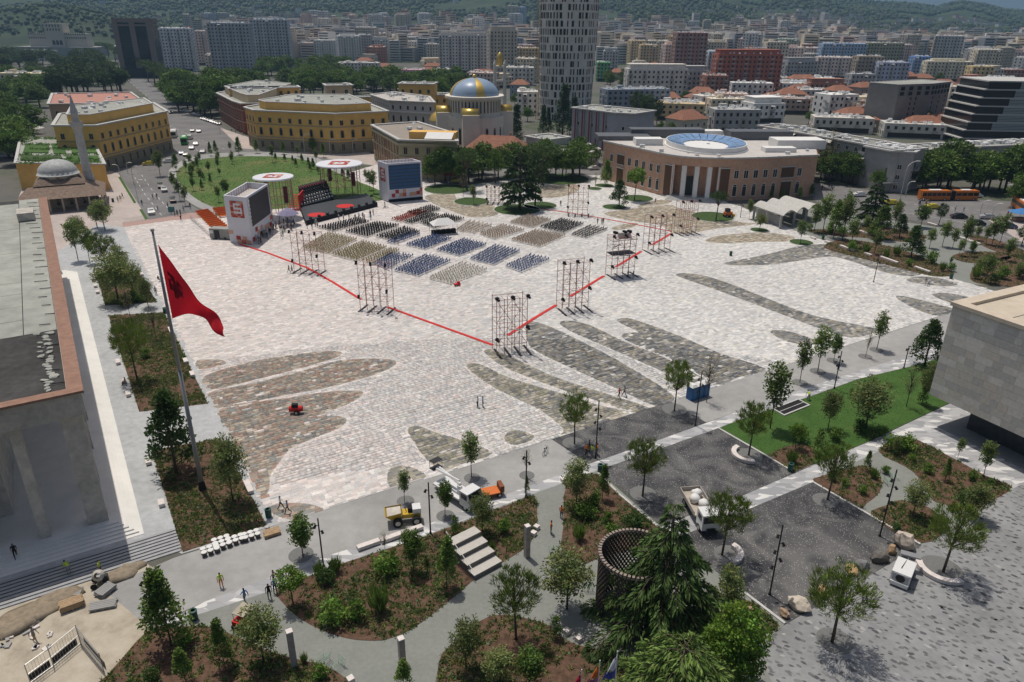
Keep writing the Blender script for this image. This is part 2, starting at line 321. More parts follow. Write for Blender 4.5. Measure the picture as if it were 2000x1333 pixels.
# planting beds
BEDS = [
 [(540, 1153), (556, 1182), (585, 1208), (627, 1231), (676, 1247), (718, 1252), (757, 1249), (806, 1228), (855, 1192), (903, 1153), (930, 1130), (990, 1094), (1023, 1072), (1046, 1043), (1049, 1010), (1043, 970), (1000, 984), (838, 1046), (676, 1099), (595, 1130)],
 [(208, 1322), (292, 1231), (357, 1225), (406, 1225), (455, 1241), (500, 1262), (546, 1280), (627, 1300), (666, 1319), (690, 1350), (720, 1480), (60, 1480)],
 [(850, 1345), (861, 1283), (887, 1257), (936, 1215), (981, 1202), (1062, 1218), (1095, 1244), (1127, 1260), (1176, 1272), (1230, 1292), (1300, 1330), (1330, 1480), (830, 1480)],
 [(1108, 945), (1168, 927), (1209, 968), (1261, 1011), (1283, 1030), (1310, 1060), (1230, 1075), (1160, 1095), (1140, 1101), (1098, 1078), (1100, 1030)],
 [(1335, 1248), (1390, 1208), (1455, 1172), (1520, 1222), (1484, 1244), (1440, 1290), (1420, 1380), (1300, 1330)],
 [(1590, 943), (1608, 930), (1660, 915), (1692, 910), (1715, 925), (1722, 945), (1715, 965), (1692, 984), (1674, 991)],
 [(1700, 1008), (1730, 988), (1757, 978), (1806, 988), (1836, 1010), (1850, 1032), (1797, 1062)],
 [(1716, 882), (1770, 854), (1850, 890), (1925, 930), (1976, 952), (1930, 981), (1870, 998), (1845, 985), (1822, 978), (1800, 942), (1774, 915)],
 [(1500, 889), (1530, 874), (1562, 867), (1590, 876), (1592, 905), (1548, 922)],
 [(186, 534), (272, 530), (306, 591), (206, 597)], [(212, 617), (320, 611), (406, 789), (272, 805)], [(296, 880), (430, 857), (521, 1026), (357, 1079)],
 [(1610, 480), (1650, 468), (1720, 478), (1790, 498), (1850, 525), (1862, 538), (1820, 540), (1740, 520), (1660, 500), (1622, 490)],
 [(1575, 452), (1620, 448), (1660, 455), (1690, 440), (1740, 445), (1800, 458), (1808, 466), (1780, 474), (1700, 466), (1620, 460)],
 [(1895, 545), (1905, 520), (1950, 505), (2000, 500), (2080, 530), (2080, 580), (1980, 562), (1920, 556)],
 [(1860, 500), (1900, 492), (1960, 495), (1975, 505), (1930, 515), (1880, 512)],
 [(1890, 460), (1940, 468), (2010, 495), (2040, 520), (1990, 505), (1930, 486)]]
STRAIGHT = {8, 9, 10, 11}
BEDW = []
bed_names = []
for i, px in enumerate(BEDS):
    P = GP(px)
    if i not in STRAIGHT: P = [tuple(p) for p in smooth_poly(P, 3)]
    BEDW.append(P)
    sheet('planting_bed', None, .055, m_mulch, world=P, thick=.05)
# planter discs (round lawns in the square and gravel tree pits)
m_pit = M('tree_pit_gravel', (.17, .17, .165), var=.15, scale=4)
m_darkgrass = mixmat('disc_grass', [(.3, (.03, .06, .018)), (.6, (.06, .10, .03))], 1.2, detail=8, bump=.5)  # darker green grass blend
def disc(name, x, y, rpx, mat, z=.04, kerb=True):
    c = G(x, y); r = rpx/ (FPX/((c-CAMP).dot(FW)))
    P = [(c.x+r*math.cos(t*math.pi/14), c.y+r*math.sin(t*math.pi/14)) for t in range(28)]
    o = sheet(name, None, z, mat, world=P, thick=.04)
    if kerb:
        k = MB(); k.lathe([(r+.0, .0), (r+.0, z+.05), (r+.22, z+.05), (r+.22, 0)], 28, (c.x, c.y, 0)); k.build('kerb_ring', m_kerb, o)
for x, y, r in [(921, 394, 34), (1010, 410, 45), (1055, 402, 32), (1200, 405, 23), (1245, 388, 30), (1180, 363, 18), (1161, 369, 14), (1392, 424, 40), (1483, 450, 17), (1565, 474, 22), (875, 370, 46), (1095, 350, 55)]:
    disc('grass_disc', x, y, r, m_darkgrass)
for x, y, r in [(588, 1084, 24), (792, 979, 17), (870, 1008, 18), (922, 934, 16), (1029, 929, 15), (1120, 866, 22), (1317, 800, 24), (1256, 965, 26), (1630, 1252, 34), (1612, 978, 24), (1562, 748, 15), (1597, 726, 15), (1628, 705, 13), (1690, 697, 13), (1712, 684, 13)]:
    disc('tree_pit', x, y, r, m_pit, z=.035, kerb=False)
disc('tree_pit', 1838, 1112, 40, m_pit, z=.035, kerb=False); disc('tree_pit', 1425, 1085, 30, m_pit, .035, False); disc('tree_pit', 1462, 890, 26, m_pit, .035, False)
# --- stone paving of the square
def grow0(P, r):
    c = Vector((sum(p[0] for p in P)/len(P), sum(p[1] for p in P)/len(P))); a = sum(P[i][0]*P[i-1][1]-P[i-1][0]*P[i][1] for i in range(len(P))); s = -1 if a > 0 else 1; out = []
    for i in range(len(P)): d = (Vector(P[(i+1) % len(P)])-Vector(P[i-1])); d = d/(d.length+1e-9); out.append((P[i][0]+d.y*s*r, P[i][1]-d.x*s*r))
    return out
def sdir(P): return (P[0]*E1.x+P[1]*E1.y, P[0]*E2.x+P[1]*E2.y)
plz = GP(PLAZA); ST = [sdir(p) for p in plz]
FING = [
 ('b', [(385, 705), (430, 703), (440, 712), (390, 722)]),
 ('b', [(400, 735), (480, 710), (560, 695), (640, 686), (668, 690), (650, 702), (580, 722), (500, 742), (410, 762)]),
 ('b', [(408, 768), (500, 748), (600, 722), (660, 705), (720, 701), (765, 703), (773, 712), (745, 728), (690, 745), (620, 762), (560, 772), (425, 798)]),
 ('b', [(425, 802), (560, 778), (640, 766), (700, 764), (708, 772), (680, 790), (630, 808), (600, 816), (640, 812), (668, 815), (677, 823), (660, 838), (610, 858), (567, 878), (545, 905), (528, 930), (526, 955), (508, 970), (465, 885)]),
 ('b', [(520, 995), (545, 985), (580, 983), (615, 988), (632, 997), (600, 1008), (560, 1015)]),
 ('g', [(757, 925), (770, 912), (790, 910), (815, 918), (832, 932), (800, 945), (762, 952)]),
 ('g', [(797, 845), (800, 835), (815, 832), (850, 845), (900, 860), (962, 886), (900, 908), (862, 920), (830, 895), (812, 870)]),
 ('g', [(985, 855), (995, 843), (1020, 842), (1045, 855), (1012, 870), (990, 865)]),
 ('g', [(911, 718), (930, 710), (960, 722), (1000, 740), (1100, 770), (1180, 795), (1228, 809), (1105, 848), (1100, 838), (1060, 805), (1010, 780), (960, 755)]),
 ('g', [(945, 688), (962, 683), (1010, 703), (1080, 735), (1160, 762), (1270, 798), (1232, 806), (1180, 788), (1100, 763), (1020, 733), (975, 712)]),
 ('d', [(1028, 632), (1050, 630), (1100, 650), (1180, 690), (1250, 730), (1312, 770), (1312, 785), (1280, 794), (1200, 758), (1120, 722), (1050, 688), (1030, 668)]),
 ('d', [(1093, 632), (1110, 627), (1150, 635), (1220, 668), (1300, 700), (1390, 750), (1340, 745), (1250, 707), (1170, 672), (1115, 648)]),
 ('d', [(1205, 628), (1225, 622), (1260, 632), (1330, 658), (1410, 692), (1496, 721), (1440, 738), (1395, 752), (1310, 705), (1222, 665), (1219, 652), (1245, 650), (1262, 655)]),
 ('d', [(1320, 538), (1335, 534), (1380, 540), (1440, 560), (1520, 592), (1600, 620), (1700, 640), (1708, 650), (1660, 660), (1600, 642), (1520, 612), (1440, 582), (1380, 560), (1345, 548)]),
 ('d', [(1505, 650), (1515, 645), (1550, 650), (1602, 670), (1570, 674), (1530, 665)]),
 ('d', [(1413, 515), (1450, 507), (1500, 497), (1560, 482), (1620, 478), (1680, 492), (1760, 520), (1800, 535), (1770, 540), (1720, 530), (1660, 510), (1620, 502), (1560, 510), (1500, 518), (1440, 519)]),
 ('d', [(1770, 548), (1790, 541), (1830, 543), (1870, 555), (1850, 560), (1800, 555)]),
 ('d', [(1750, 582), (1765, 579), (1820, 592), (1862, 605), (1835, 618), (1790, 605)]), ('d', [(1820, 577), (1850, 573), (1900, 585), (1880, 600)]),
 ('y', [(1378, 472), (1400, 462), (1450, 456), (1500, 455), (1550, 463), (1540, 472), (1480, 473), (1420, 476)]),
 ('y', [(1180, 418), (1220, 410), (1300, 400), (1330, 408), (1380, 420), (1450, 435), (1480, 438), (1400, 447), (1340, 458), (1310, 455), (1290, 440), (1230, 432)]),
 ('y', [(1245, 403), (1280, 392), (1312, 392), (1300, 400), (1260, 405)]), ('y', [(1195, 446), (1215, 439), (1245, 436), (1235, 445), (1205, 450)]),
 ('y', [(830, 384), (880, 375), (900, 395), (960, 400), (972, 420), (920, 425), (880, 412), (850, 400)]), ('y', [(1050, 368), (1110, 358), (1132, 368), (1110, 382), (1060, 387)])]
PAL = {'p': [(.66, .60, .565), (.60, .545, .515), (.70, .655, .62), (.55, .515, .49), (.64, .56, .52), (.56, .53, .515)],
       'w': [(.64, .615, .585), (.58, .56, .54), (.68, .66, .63), (.52, .51, .495), (.62, .60, .55), (.50, .505, .505)],
       'b': [(.27, .225, .18), (.35, .30, .24), (.21, .20, .185), (.47, .41, .33), (.33, .22, .175), (.25, .255, .24), (.30, .265, .22), (.38, .28, .23)],
       'g': [(.23, .22, .19), (.31, .29, .24), (.17, .17, .165), (.46, .42, .34), (.28, .26, .19), (.37, .34, .28), (.24, .235, .215)],
       'd': [(.17, .165, .155), (.24, .235, .22), (.11, .115, .12), (.37, .345, .30), (.26, .235, .18), (.20, .205, .205)],
       'y': [(.33, .28, .20), (.40, .34, .25), (.26, .23, .18), (.47, .41, .32), (.22, .20, .17)]}
smin = min(s for s, t in ST); smax = max(s for s, t in ST); tmin = min(t for s, t in ST); tmax = max(t for s, t in ST)
S0 = []; S1 = []; T0 = []; T1 = []
t = tmin
while t < tmax:
    hgt = RNG.choice([.42, .52, .62]); n = int((smax-smin)/.62)
    wd = RNG.choice([.45, .6, .8, 1.0, 1.3], n, p=[.15, .25, .3, .2, .1]); e_ = smin+np.concatenate([[0], np.cumsum(wd)])
    S0.append(e_[:-1]); S1.append(e_[1:]); T0.append(np.full(n, t)); T1.append(np.full(n, t+hgt)); t += hgt
S0, S1, T0, T1 = (np.concatenate(a) for a in (S0, S1, T0, T1))
sp2 = RNG.random(len(S0)) < .3; mid_ = T0+(T1-T0)*RNG.uniform(.4, .6, len(S0)); lo_ = np.where(sp2, mid_, T1)      # some stones are split lengthwise
S0, S1, T0, T1 = np.concatenate([S0, S0[sp2]]), np.concatenate([S1, S1[sp2]]), np.concatenate([T0, mid_[sp2]]), np.concatenate([lo_, T1[sp2]])
cs, ct = (S0+S1)/2, (T0+T1)/2; cx, cy = cs*E1.x+ct*E2.x, cs*E1.y+ct*E2.y
k = inpoly(cx, cy, plz); S0, S1, T0, T1, cx, cy = (a[k] for a in (S0, S1, T0, T1, cx, cy))
N = len(cx); colr = np.zeros((N, 3))
prob = _sm(-45, 25, cx+.15*(cy-100)+8*_fbm(cx, cy, 30, 3))           # pinkish on the palace side, greyer towards the library
isw = RNG.random(N) < prob
for nm, msk in (('p', ~isw), ('w', isw)): pal = np.array(PAL[nm]); colr[msk] = pal[RNG.integers(0, len(pal), msk.sum())]
fm = np.zeros(N, bool); cut = np.zeros(N, bool); CQ = []; CC = []; c0 = colr.copy()
ux, vx = (np.arange(6)+.5)/6, (np.arange(4)+.5)/4
def sw(s, t): return s*E1.x+t*E2.x, s*E1.y+t*E2.y
for nm, px in FING:
    P = [tuple(p) for p in smooth_poly(GP(px), 3)]; msk = inpoly(cx, cy, P); pal = np.array(PAL[nm]); q = msk & (RNG.random(N) < .97)
    near_ = np.where(inpoly(cx, cy, grow0(P, 1.2)) & ~cut)[0]; crn = np.stack([inpoly(*sw(a[near_], b[near_]), P) for a, b in ((S0, T0), (S1, T0), (S1, T1), (S0, T1))]); mixd = near_[crn.any(0) & ~crn.all(0)]
    for i in mixd:                                   # stones cut along the edge of the dark field
        cut[i] = True; fi = pal[RNG.integers(0, len(pal))]*RNG.uniform(.9, 1.05); fo = c0[i]*RNG.uniform(.92, 1.05); a0, a1, b0, b1 = S0[i]+.006, S1[i]-.006, T0[i]+.006, T1[i]-.006
        U, V_ = np.meshgrid(ux, vx); s_ = a0+(a1-a0)*U.ravel(); t_ = b0+(b1-b0)*V_.ravel(); ins = inpoly(*sw(s_, t_), P); hs, ht = (a1-a0)/12, (b1-b0)/8
        ss = np.stack([s_-hs, s_+hs, s_+hs, s_-hs], 1); tt = np.stack([t_-ht, t_-ht, t_+ht, t_+ht], 1); x4, y4 = sw(ss, tt); CQ.append(np.stack([x4, y4, np.full_like(x4, .034)], -1)); CC.append(np.where(ins[:, None], fi, fo))
    colr[q] = pal[RNG.integers(0, len(pal), q.sum())]; fm |= msk
colr *= np.where(RNG.random(N) < .15, RNG.uniform(.72, .9, N), RNG.uniform(.88, 1.1, N))[:, None]
colr = colr*np.clip(1+.05*_fbm(cx, cy, 22, 4), .8, 1.2)[:, None]
GAP = .006
dist = np.hypot(cx, cy); order = np.argsort(dist); own = np.zeros(N, bool); own[[i for i in order if not cut[i]][:300]] = True
m_stone = M('paving_stone', attr='Col', rough=.8, var=.10, scale=2.2, spec=.3)
zt = .034+RNG.uniform(-.005, .005, N)
def stone_verts(idx):
    a, b, c, d = S0[idx]+GAP, S1[idx]-GAP, T0[idx]+GAP, T1[idx]-GAP
    ss = np.stack([a, b, b, a], 1); tt = np.stack([c, c, d, d], 1)
    return ss*E1.x+tt*E2.x, ss*E1.y+tt*E2.y
rest = np.where(~own & ~cut)[0]; CQ = np.concatenate(CQ).reshape(-1, 3); CC = np.concatenate(CC); near = rest[dist[rest] < 115]; far = rest[dist[rest] >= 115]
xf, yf = stone_verts(far); vt = np.stack([xf, yf, np.repeat(zt[far][:, None], 4, 1)], -1).reshape(-1, 3); fc = np.arange(len(far)*4).reshape(-1, 4)
xn, yn = stone_verts(near); zn = np.repeat(zt[near][:, None], 4, 1); vn = np.concatenate([np.stack([xn, yn, zn], -1), np.stack([xn, yn, zn*0+.010], -1)], 1).reshape(-1, 3)
q = np.array([[0, 1, 2, 3], [4, 5, 1, 0], [5, 6, 2, 1], [6, 7, 3, 2], [7, 4, 0, 3]]); fn = (np.arange(len(near))[:, None, None]*8+q[None]).reshape(-1, 4)
base = bpy.data.objects['square_paving_base']
o = link('paving_stones', fast_mesh('paving_stones', np.concatenate([vt, vn, CQ]), np.concatenate([fc, fn+len(vt), np.arange(len(CQ)).reshape(-1, 4)+len(vt)+len(vn)]), m_stone, np.concatenate([colr[far], np.repeat(colr[near], 5, 0), CC])), base); tag(o, kind='stuff')
m_stone1 = M('paving_stone_single', obj=True, rough=.8, var=.10, scale=2.2, spec=.3)
ub = MB(); ub.box((0, 0, .5), (1, 1, 1)); ubm = ub.mesh('paving_stone', m_stone1)
for i in np.where(own)[0]:
    o = link('paving_stone', ubm, base, (cx[i], cy[i], .010), TH, (S1[i]-S0[i]-2*GAP, T1[i]-T0[i]-2*GAP, zt[i]-.010), colr[i])
# --- mosaic court: irregular dark slabs let into the grey
mosw = GP(MOS); bx0 = min(p[0] for p in mosw); bx1 = max(p[0] for p in mosw); by0 = min(p[1] for p in mosw); by1 = max(p[1] for p in mosw)
mb = bpy.data.objects['mosaic_court_base']; pts = []
sp_ = .74
for ix in range(int((bx1-bx0)/sp_)):
    for iy in range(int((by1-by0)/sp_)):
        x = bx0+(ix+random.uniform(0, 1))*sp_; y = by0+(iy+random.uniform(0, 1))*sp_
        pts.append((x, y))
pts = np.array(pts); pts = pts[inpoly(pts[:, 0], pts[:, 1], mosw)]
pr = [proj((x, y, 0)) for x, y in pts]; vis = [i for i, p in enumerate(pr) if -60 < p[0] < 2080 and p[1] < 1420]
vis.sort(key=lambda i: pts[i][0]**2+pts[i][1]**2)
MP = [(.11, .11, .115), (.15, .15, .155), (.08, .085, .09), (.19, .19, .195), (.36, .355, .345)]
m_slab = M('mosaic_slab', obj=True, rough=.75, var=.12, scale=3)
def slab_mesh(sd):
    r = random.Random(sd); n = r.choice([4, 5, 5, 6]); P = []
    for j in range(n):
        t = 2*math.pi*(j+r.uniform(-.22, .22))/n; q_ = r.uniform(.75, 1.1); P.append((math.cos(t)*.30*q_, math.sin(t)*.16*q_))
    return P
shp = [slab_mesh(s) for s in range(12)]; shm = []
for s in range(12): b = MB(); b.prism(shp[s], 0, .006, bottom=False); shm.append(b.mesh('mosaic_piece', m_slab))
bb = MB(); ccol = []
for r_, i in enumerate(vis):
    x, y = pts[i]; sd = random.randrange(12); a = R_(-35)+random.gauss(0, .35); sc = random.uniform(.6, 1.35); c_ = random.choices(MP, [4, 4, 2, 2, .6])[0]
    if r_ < 300: link('mosaic_piece', shm[sd], mb, (x, y, .0145), a, (sc, sc, 1), c_)
    else:
        ca, sa = math.cos(a)*sc, math.sin(a)*sc; P = [(x+px*ca-py*sa, y+px*sa+py*ca, .019) for px, py in shp[sd]]
        bb.add(P, [tuple(range(len(P)))], MP.index(c_))
tag(bb.build('mosaic_pieces', [M('mosaic_tone%d' % k_, c, rough=.75, var=.1, scale=3) for k_, c in enumerate(MP)], mb), kind='stuff')
# ================================================================ trees and plants
def leafmat(name, transl=.32, rough=.55):
    m = M(name, (1, 1, 1), attr='Col', rough=rough, var=0, spec=.25, transl=transl)
    n = m.node_tree.nodes; l = m.node_tree.links
    oi = n.new('ShaderNodeObjectInfo'); mx = [x for x in n if x.type == 'MIX'][0]; l.new(oi.outputs['Color'], mx.inputs[7])
    return m
m_leaf = leafmat('leaf'); m_needle = leafmat('needle', .12, .7)
m_bark = mixmat('bark', [(.3, (.06, .045, .035)), (.7, (.15, .12, .095))], 3.)
def rand_dirs(n, up=0.):
    d = RNG.normal(size=(n, 3)); d[:, 2] += up; return d/np.linalg.norm(d, axis=1, keepdims=True)
def leaf_quads(c, d, L, W, droop=0.):
    """rhombic leaf at c pointing along d"""
    n = len(c); r = RNG.normal(size=(n, 3)); s = np.cross(d, r); s /= np.linalg.norm(s, axis=1, keepdims=True)+1e-9
    L = np.broadcast_to(L, n)[:, None]; W = np.broadcast_to(W, n)[:, None]
    tip = c+d*L; tip[:, 2] -= droop*L[:, 0]
    mid = c+d*L*.5
    return np.stack([c, mid+s*W*.5, tip, mid-s*W*.5], 1)
def foliage(name, quads, cols, mat):
    v = quads.reshape(-1, 3); f = np.arange(len(v)).reshape(-1, 4); return fast_mesh(name, v, f, mat, cols)
def tint(n, base, groups=None, k=.28, g=None):
    c = np.array((2.15, 1.95, 1.5))*np.array(base)[None]*RNG.uniform(1-k, 1+k, (n, 1)); c = c*RNG.uniform(.9, 1.1, (n, 3)); return np.clip(c, .004, .9)
def clump_crown(env, K, m, rc, L, W, base, up=.2, seedk=.3):
    """env(n)-> clump centres; m leaves per clump"""
    C = env(K); cc = []; qq = []
    ck = RNG.uniform(1-seedk, 1+seedk, K); hue = RNG.uniform(.85, 1.15, (K, 1))
    p = rand_dirs(K*m)*np.power(RNG.random((K*m, 1)), 1/3)*rc*np.array([1, 1, .75]); idx = np.repeat(np.arange(K), m)
    c = C[idx]+p; d = rand_dirs(K*m, up); d = d+.6*p/rc; d /= np.linalg.norm(d, axis=1, keepdims=True)
    q = leaf_quads(c, d, L*RNG.uniform(.7, 1.3, K*m), W*RNG.uniform(.7, 1.3, K*m))
    col = tint(K*m, base, k=.2)*ck[idx][:, None]; col[:, 0] *= hue[idx][:, 0]
    return q, col, C
def ell(cz, rx, rz, lo=0., shell=.55):
    def f(n):
        d = rand_dirs(n); r = (lo+(1-lo)*np.power(RNG.random((n, 1)), shell)); p = d*r*np.array([rx, rx, rz]); p[:, 2] += cz; return p
    return f
def cone(z0, z1, r, pw=.8):
    def f(n):
        t = RNG.random(n)**.75; t = np.sort(t); a = RNG.random(n)*2*np.pi; rr = r*np.power(1-t, pw)*np.sqrt(RNG.uniform(.25, 1, n)); return np.stack([rr*np.cos(a), rr*np.sin(a), z0+(z1-z0)*t], 1)
    return f
def trunk_mesh(h, r, C, zf, nl=9, mat=None):
    b = MB(); lean = (random.uniform(-.02, .02)*h, random.uniform(-.02, .02)*h)
    b.tube((0, 0, -.1), (lean[0]*.5, lean[1]*.5, h*.5), r, r*.72, 7); b.tube((lean[0]*.5, lean[1]*.5, h*.5), (lean[0], lean[1], h), r*.72, r*.35, 7)
    if len(C):
        for i in RNG.choice(len(C), min(nl, len(C)), replace=False):
            c = C[i]; z = min(max(zf*h, c[2]*.62), h*.97); b.tube((lean[0]*z/h, lean[1]*z/h, z), c, r*.33, r*.08, 4, cap=False)
    return b.mesh('trunk', mat or m_bark, True)
PROTO = {}
def proto(kind, H, parts, trunk): PROTO.setdefault(kind, []).append((H, parts, trunk))
for v_ in range(3):
    # young stone pine: tufted round crown on a bare stem
    def env(n):
        p = ell(5.55, 2.1, 2.25, .25, .5)(n); p[:, 2] = np.where(p[:, 2] < 4.0, 4.0+(p[:, 2]-4.0)*.45, p[:, 2]); return p
    C = env(150); q = []; cl = []
    tk = 30; idx = np.repeat(np.arange(150), tk); out = C-np.array([0, 0, 4.4]); out /= np.linalg.norm(out, axis=1, keepdims=True)
    d = out[idx]*.5+rand_dirs(len(idx))*.55+np.array([0, 0, .75]); d /= np.linalg.norm(d, axis=1, keepdims=True)
    c = C[idx]+RNG.normal(size=(len(idx), 3))*.14; Q = leaf_quads(c, d, .46*RNG.uniform(.7, 1.25, len(idx)), .055)
    ck = RNG.uniform(.72, 1.3, 150)[idx][:, None]; cl = tint(len(idx), (.075, .115, .026), k=.2)*ck
    proto('pine', 8., foliage('crown', Q, cl, m_needle), trunk_mesh(6.6, .12, C, .5, 40))
    # slim airy street tree
    Q, cl, C = clump_crown(ell(4.1, .95, 2.0, .1, .6), 90, 18, .32, .25, .14, (.075, .115, .04)); proto('slim', 6.2, foliage('crown', Q, cl, m_leaf), trunk_mesh(5.6, .055, C, .3, 34))
    # leafier oval young tree
    Q, cl, C = clump_crown(ell(3.9, 1.15, 2.1, .1, .6), 100, 28, .38, .26, .15, (.06, .105, .028)); proto('oval', 6.2, foliage('crown', Q, cl, m_leaf), trunk_mesh(5.4, .06, C, .28, 24))
    # young conical oak / hornbeam
    Q, cl, C = clump_crown(cone(1.1, 6.0, 1.35, .8), 100, 26, .36, .26, .15, (.07, .118, .033)); proto('conic', 6.2, foliage('crown', Q, cl, m_leaf), trunk_mesh(5.8, .06, C, .2, 22))
    # evergreen magnolia: big dark leaves
    def env2(n):
        p = cone(.9, 6.6, 2.0, .62)(n); return p
    Q, cl, C = clump_crown(env2, 105, 26, .42, .34, .17, (.030, .058, .020), up=.5, seedk=.35); proto('magnolia', 7., foliage('crown', Q, cl, m_leaf), trunk_mesh(6.2, .13, C, .15, 20))
    # clipped ball tree
    Q, cl, C = clump_crown(ell(3.1, .95, .85, .3, .4), 60, 34, .28, .18, .11, (.065, .12, .022)); proto('ball', 4., foliage('crown', Q, cl, m_leaf), trunk_mesh(2.9, .06, C, .75, 10))
    # sparse, hardly leafed tree
    Q, cl, C = clump_crown(ell(4.1, 1.1, 1.9, .2, .5), 60, 5, .35, .15, .08, (.12, .12, .07)); proto('bare', 6.2, foliage('crown', Q, cl, m_leaf), trunk_mesh(5.6, .05, C, .25, 60))
    # olive-grey loose tree
    Q, cl, C = clump_crown(ell(3.3, 1.3, 1.9, .1, .55), 105, 30, .4, .24, .10, (.085, .115, .05), seedk=.22); proto('olive', 5.4, foliage('crown', Q, cl, m_leaf), trunk_mesh(4.6, .07, C, .2, 26))
    # big park tree
    def env3(n):
        L = [(0, 0, 7.6, 3.6, 3.4), (1.9, .8, 6.4, 2.5, 2.3), (-1.8, 1.2, 6.7, 2.6, 2.4), (.4, -2.0, 6.2, 2.5, 2.2), (-.6, .5, 9.6, 2.3, 1.9)]; out = []
        for (x, y, z, rx, rz) in L: p = ell(z, rx, rz, .45, .45)(n//5+1); p[:, 0] += x; p[:, 1] += y; out.append(p)
        return np.concatenate(out)[:n]
    Q, cl, C = clump_crown(env3, 120, 22, .85, .62, .40, (.050, .092, .022), seedk=.38); proto('park', 12., foliage('crown', Q, cl, m_leaf), trunk_mesh(9, .28, C, .3, 16))
    # tall umbrella pine of the boulevard
    def env4(n):
        p = ell(10.4, 4.2, 1.9, .3, .45)(n); p[:, 2] = np.where(p[:, 2] < 9.8, 9.8+(p[:, 2]-9.8)*.4, p[:, 2]); return p
    Q, cl, C = clump_crown(env4, 120, 18, .75, .55, .22, (.035, .062, .022), up=.8, seedk=.3); proto('umbrella', 12.4, foliage('crown', Q, cl, m_needle), trunk_mesh(10.2, .3, C, .6, 18))
    # dark spruce
    Q, cl, C = clump_crown(cone(1.2, 15.6, 3.1, .85), 170, 15, .8, .75, .26, (.022, .043, .020), up=-.3, seedk=.3); proto('spruce', 16., foliage('crown', Q, cl, m_needle), trunk_mesh(15, .25, C, .1, 10))
    # dark round pine clump tree
    Q, cl, C = clump_crown(ell(7.6, 3.0, 3.4, .4, .45), 110, 18, .85, .6, .25, (.028, .050, .020), up=.5, seedk=.32); proto('darkpine', 11., foliage('crown', Q, cl, m_needle), trunk_mesh(9, .25, C, .35, 16))
def cedar_mesh(H, Rm, nlev, nb, sp, L, W, base, z0=.06, droop=.5, pw=.75, dens=26):
    b = MB(); b.tube((0, 0, -.1), (0, 0, H*.6), H*.028, H*.017, 8); b.tube((0, 0, H*.6), (0, 0, H*.985), H*.017, H*.003, 7)
    Q = []; CL = []
    for li in range(nlev):
        t = z0+(1-z0)*(li+.5)/nlev; n_b = max(3, int(nb*(1-.35*t)))
        for j in range(n_b):
            a = 2*math.pi*(j+random.uniform(-.35, .35))/n_b+li*1.3; tt = min(.99, t+random.uniform(-.5, .5)/nlev); z = H*tt
            Lb = Rm*(1-tt)**pw*random.uniform(.72, 1.12)+.25
            da = Vector((math.cos(a), math.sin(a), 0)); sd_ = Vector((-da.y, da.x, 0))
            rise = .18*Lb; end = da*Lb+Vector((0, 0, z+rise-droop*Lb*.55))
            b.tube((0, 0, z), da*Lb*.55+Vector((0, 0, z+rise*.8)), .06, .035, 4, cap=False); b.tube(da*Lb*.55+Vector((0, 0, z+rise*.8)), end, .035, .01, 4, cap=False)
            k = max(10, int(dens*Lb*sp)); u = np.sqrt(RNG.uniform(.04, 1, k)); wid = (.34*Lb*(1-u)+.16)*1.0
            s = RNG.uniform(-1, 1, k)*wid
            zz = z+rise*np.sin(np.pi*np.minimum(u, 1)*.62)*1.05-droop*Lb*.55*u**2.2-.35*np.abs(s)*droop+RNG.normal(0, .06, k)
            c = np.stack([da.x*u*Lb+sd_.x*s, da.y*u*Lb+sd_.y*s, zz], 1)
            d = np.array([da.x, da.y, -.35])[None]+np.array([sd_.x, sd_.y, 0])[None]*np.sign(s)[:, None]*.75+RNG.normal(size=(k, 3))*.32; d[:, 2] -= droop*u*.7
            d /= np.linalg.norm(d, axis=1, keepdims=True)
            Q.append(leaf_quads(c, d, L*RNG.uniform(.7, 1.3, k), W, droop=.15)); CL.append(tint(k, base, k=.22)*random.uniform(.75, 1.25))
    return foliage('crown', np.concatenate(Q), np.concatenate(CL), m_needle), b.mesh('trunk', m_bark, True)
random.seed(5)
cm, tm = cedar_mesh(11.5, 6.4, 12, 9, 2.4, .46, .12, (.042, .078, .026), droop=.8, z0=.04, pw=1.2); PROTO['cedar'] = [(11.5, cm, tm)]
cm, tm = cedar_mesh(15, 6.5, 11, 8, 1.0, .95, .3, (.026, .050, .022), droop=.35, z0=.14); PROTO['parkcedar'] = [(15., cm, tm)]
cm, tm = cedar_mesh(10.5, 6.6, 13, 12, 2.4, .55, .15, (.075, .125, .040), droop=.5, pw=.42); PROTO['domecedar'] = [(10.5, cm, tm)]
def broad():
    Q, cl, C = clump_crown(ell(4.6, 2.5, 3.6, .45, .45), 170, 42, .55, .30, .19, (.058, .112, .02), seedk=.4); return 8., foliage('crown', Q, cl, m_leaf), trunk_mesh(6.5, .16, C, .25, 20)
PROTO['broad'] = [broad()]
def shrub(kind, H, *a, **k): Q, cl, C = clump_crown(*a, **k); b = MB(); b.tube((0, 0, -.05), (0, 0, H*.5), .03, .015, 4); PROTO.setdefault(kind, []).append((H, foliage('foliage', Q, cl, m_leaf), b.mesh('stem', m_bark)))
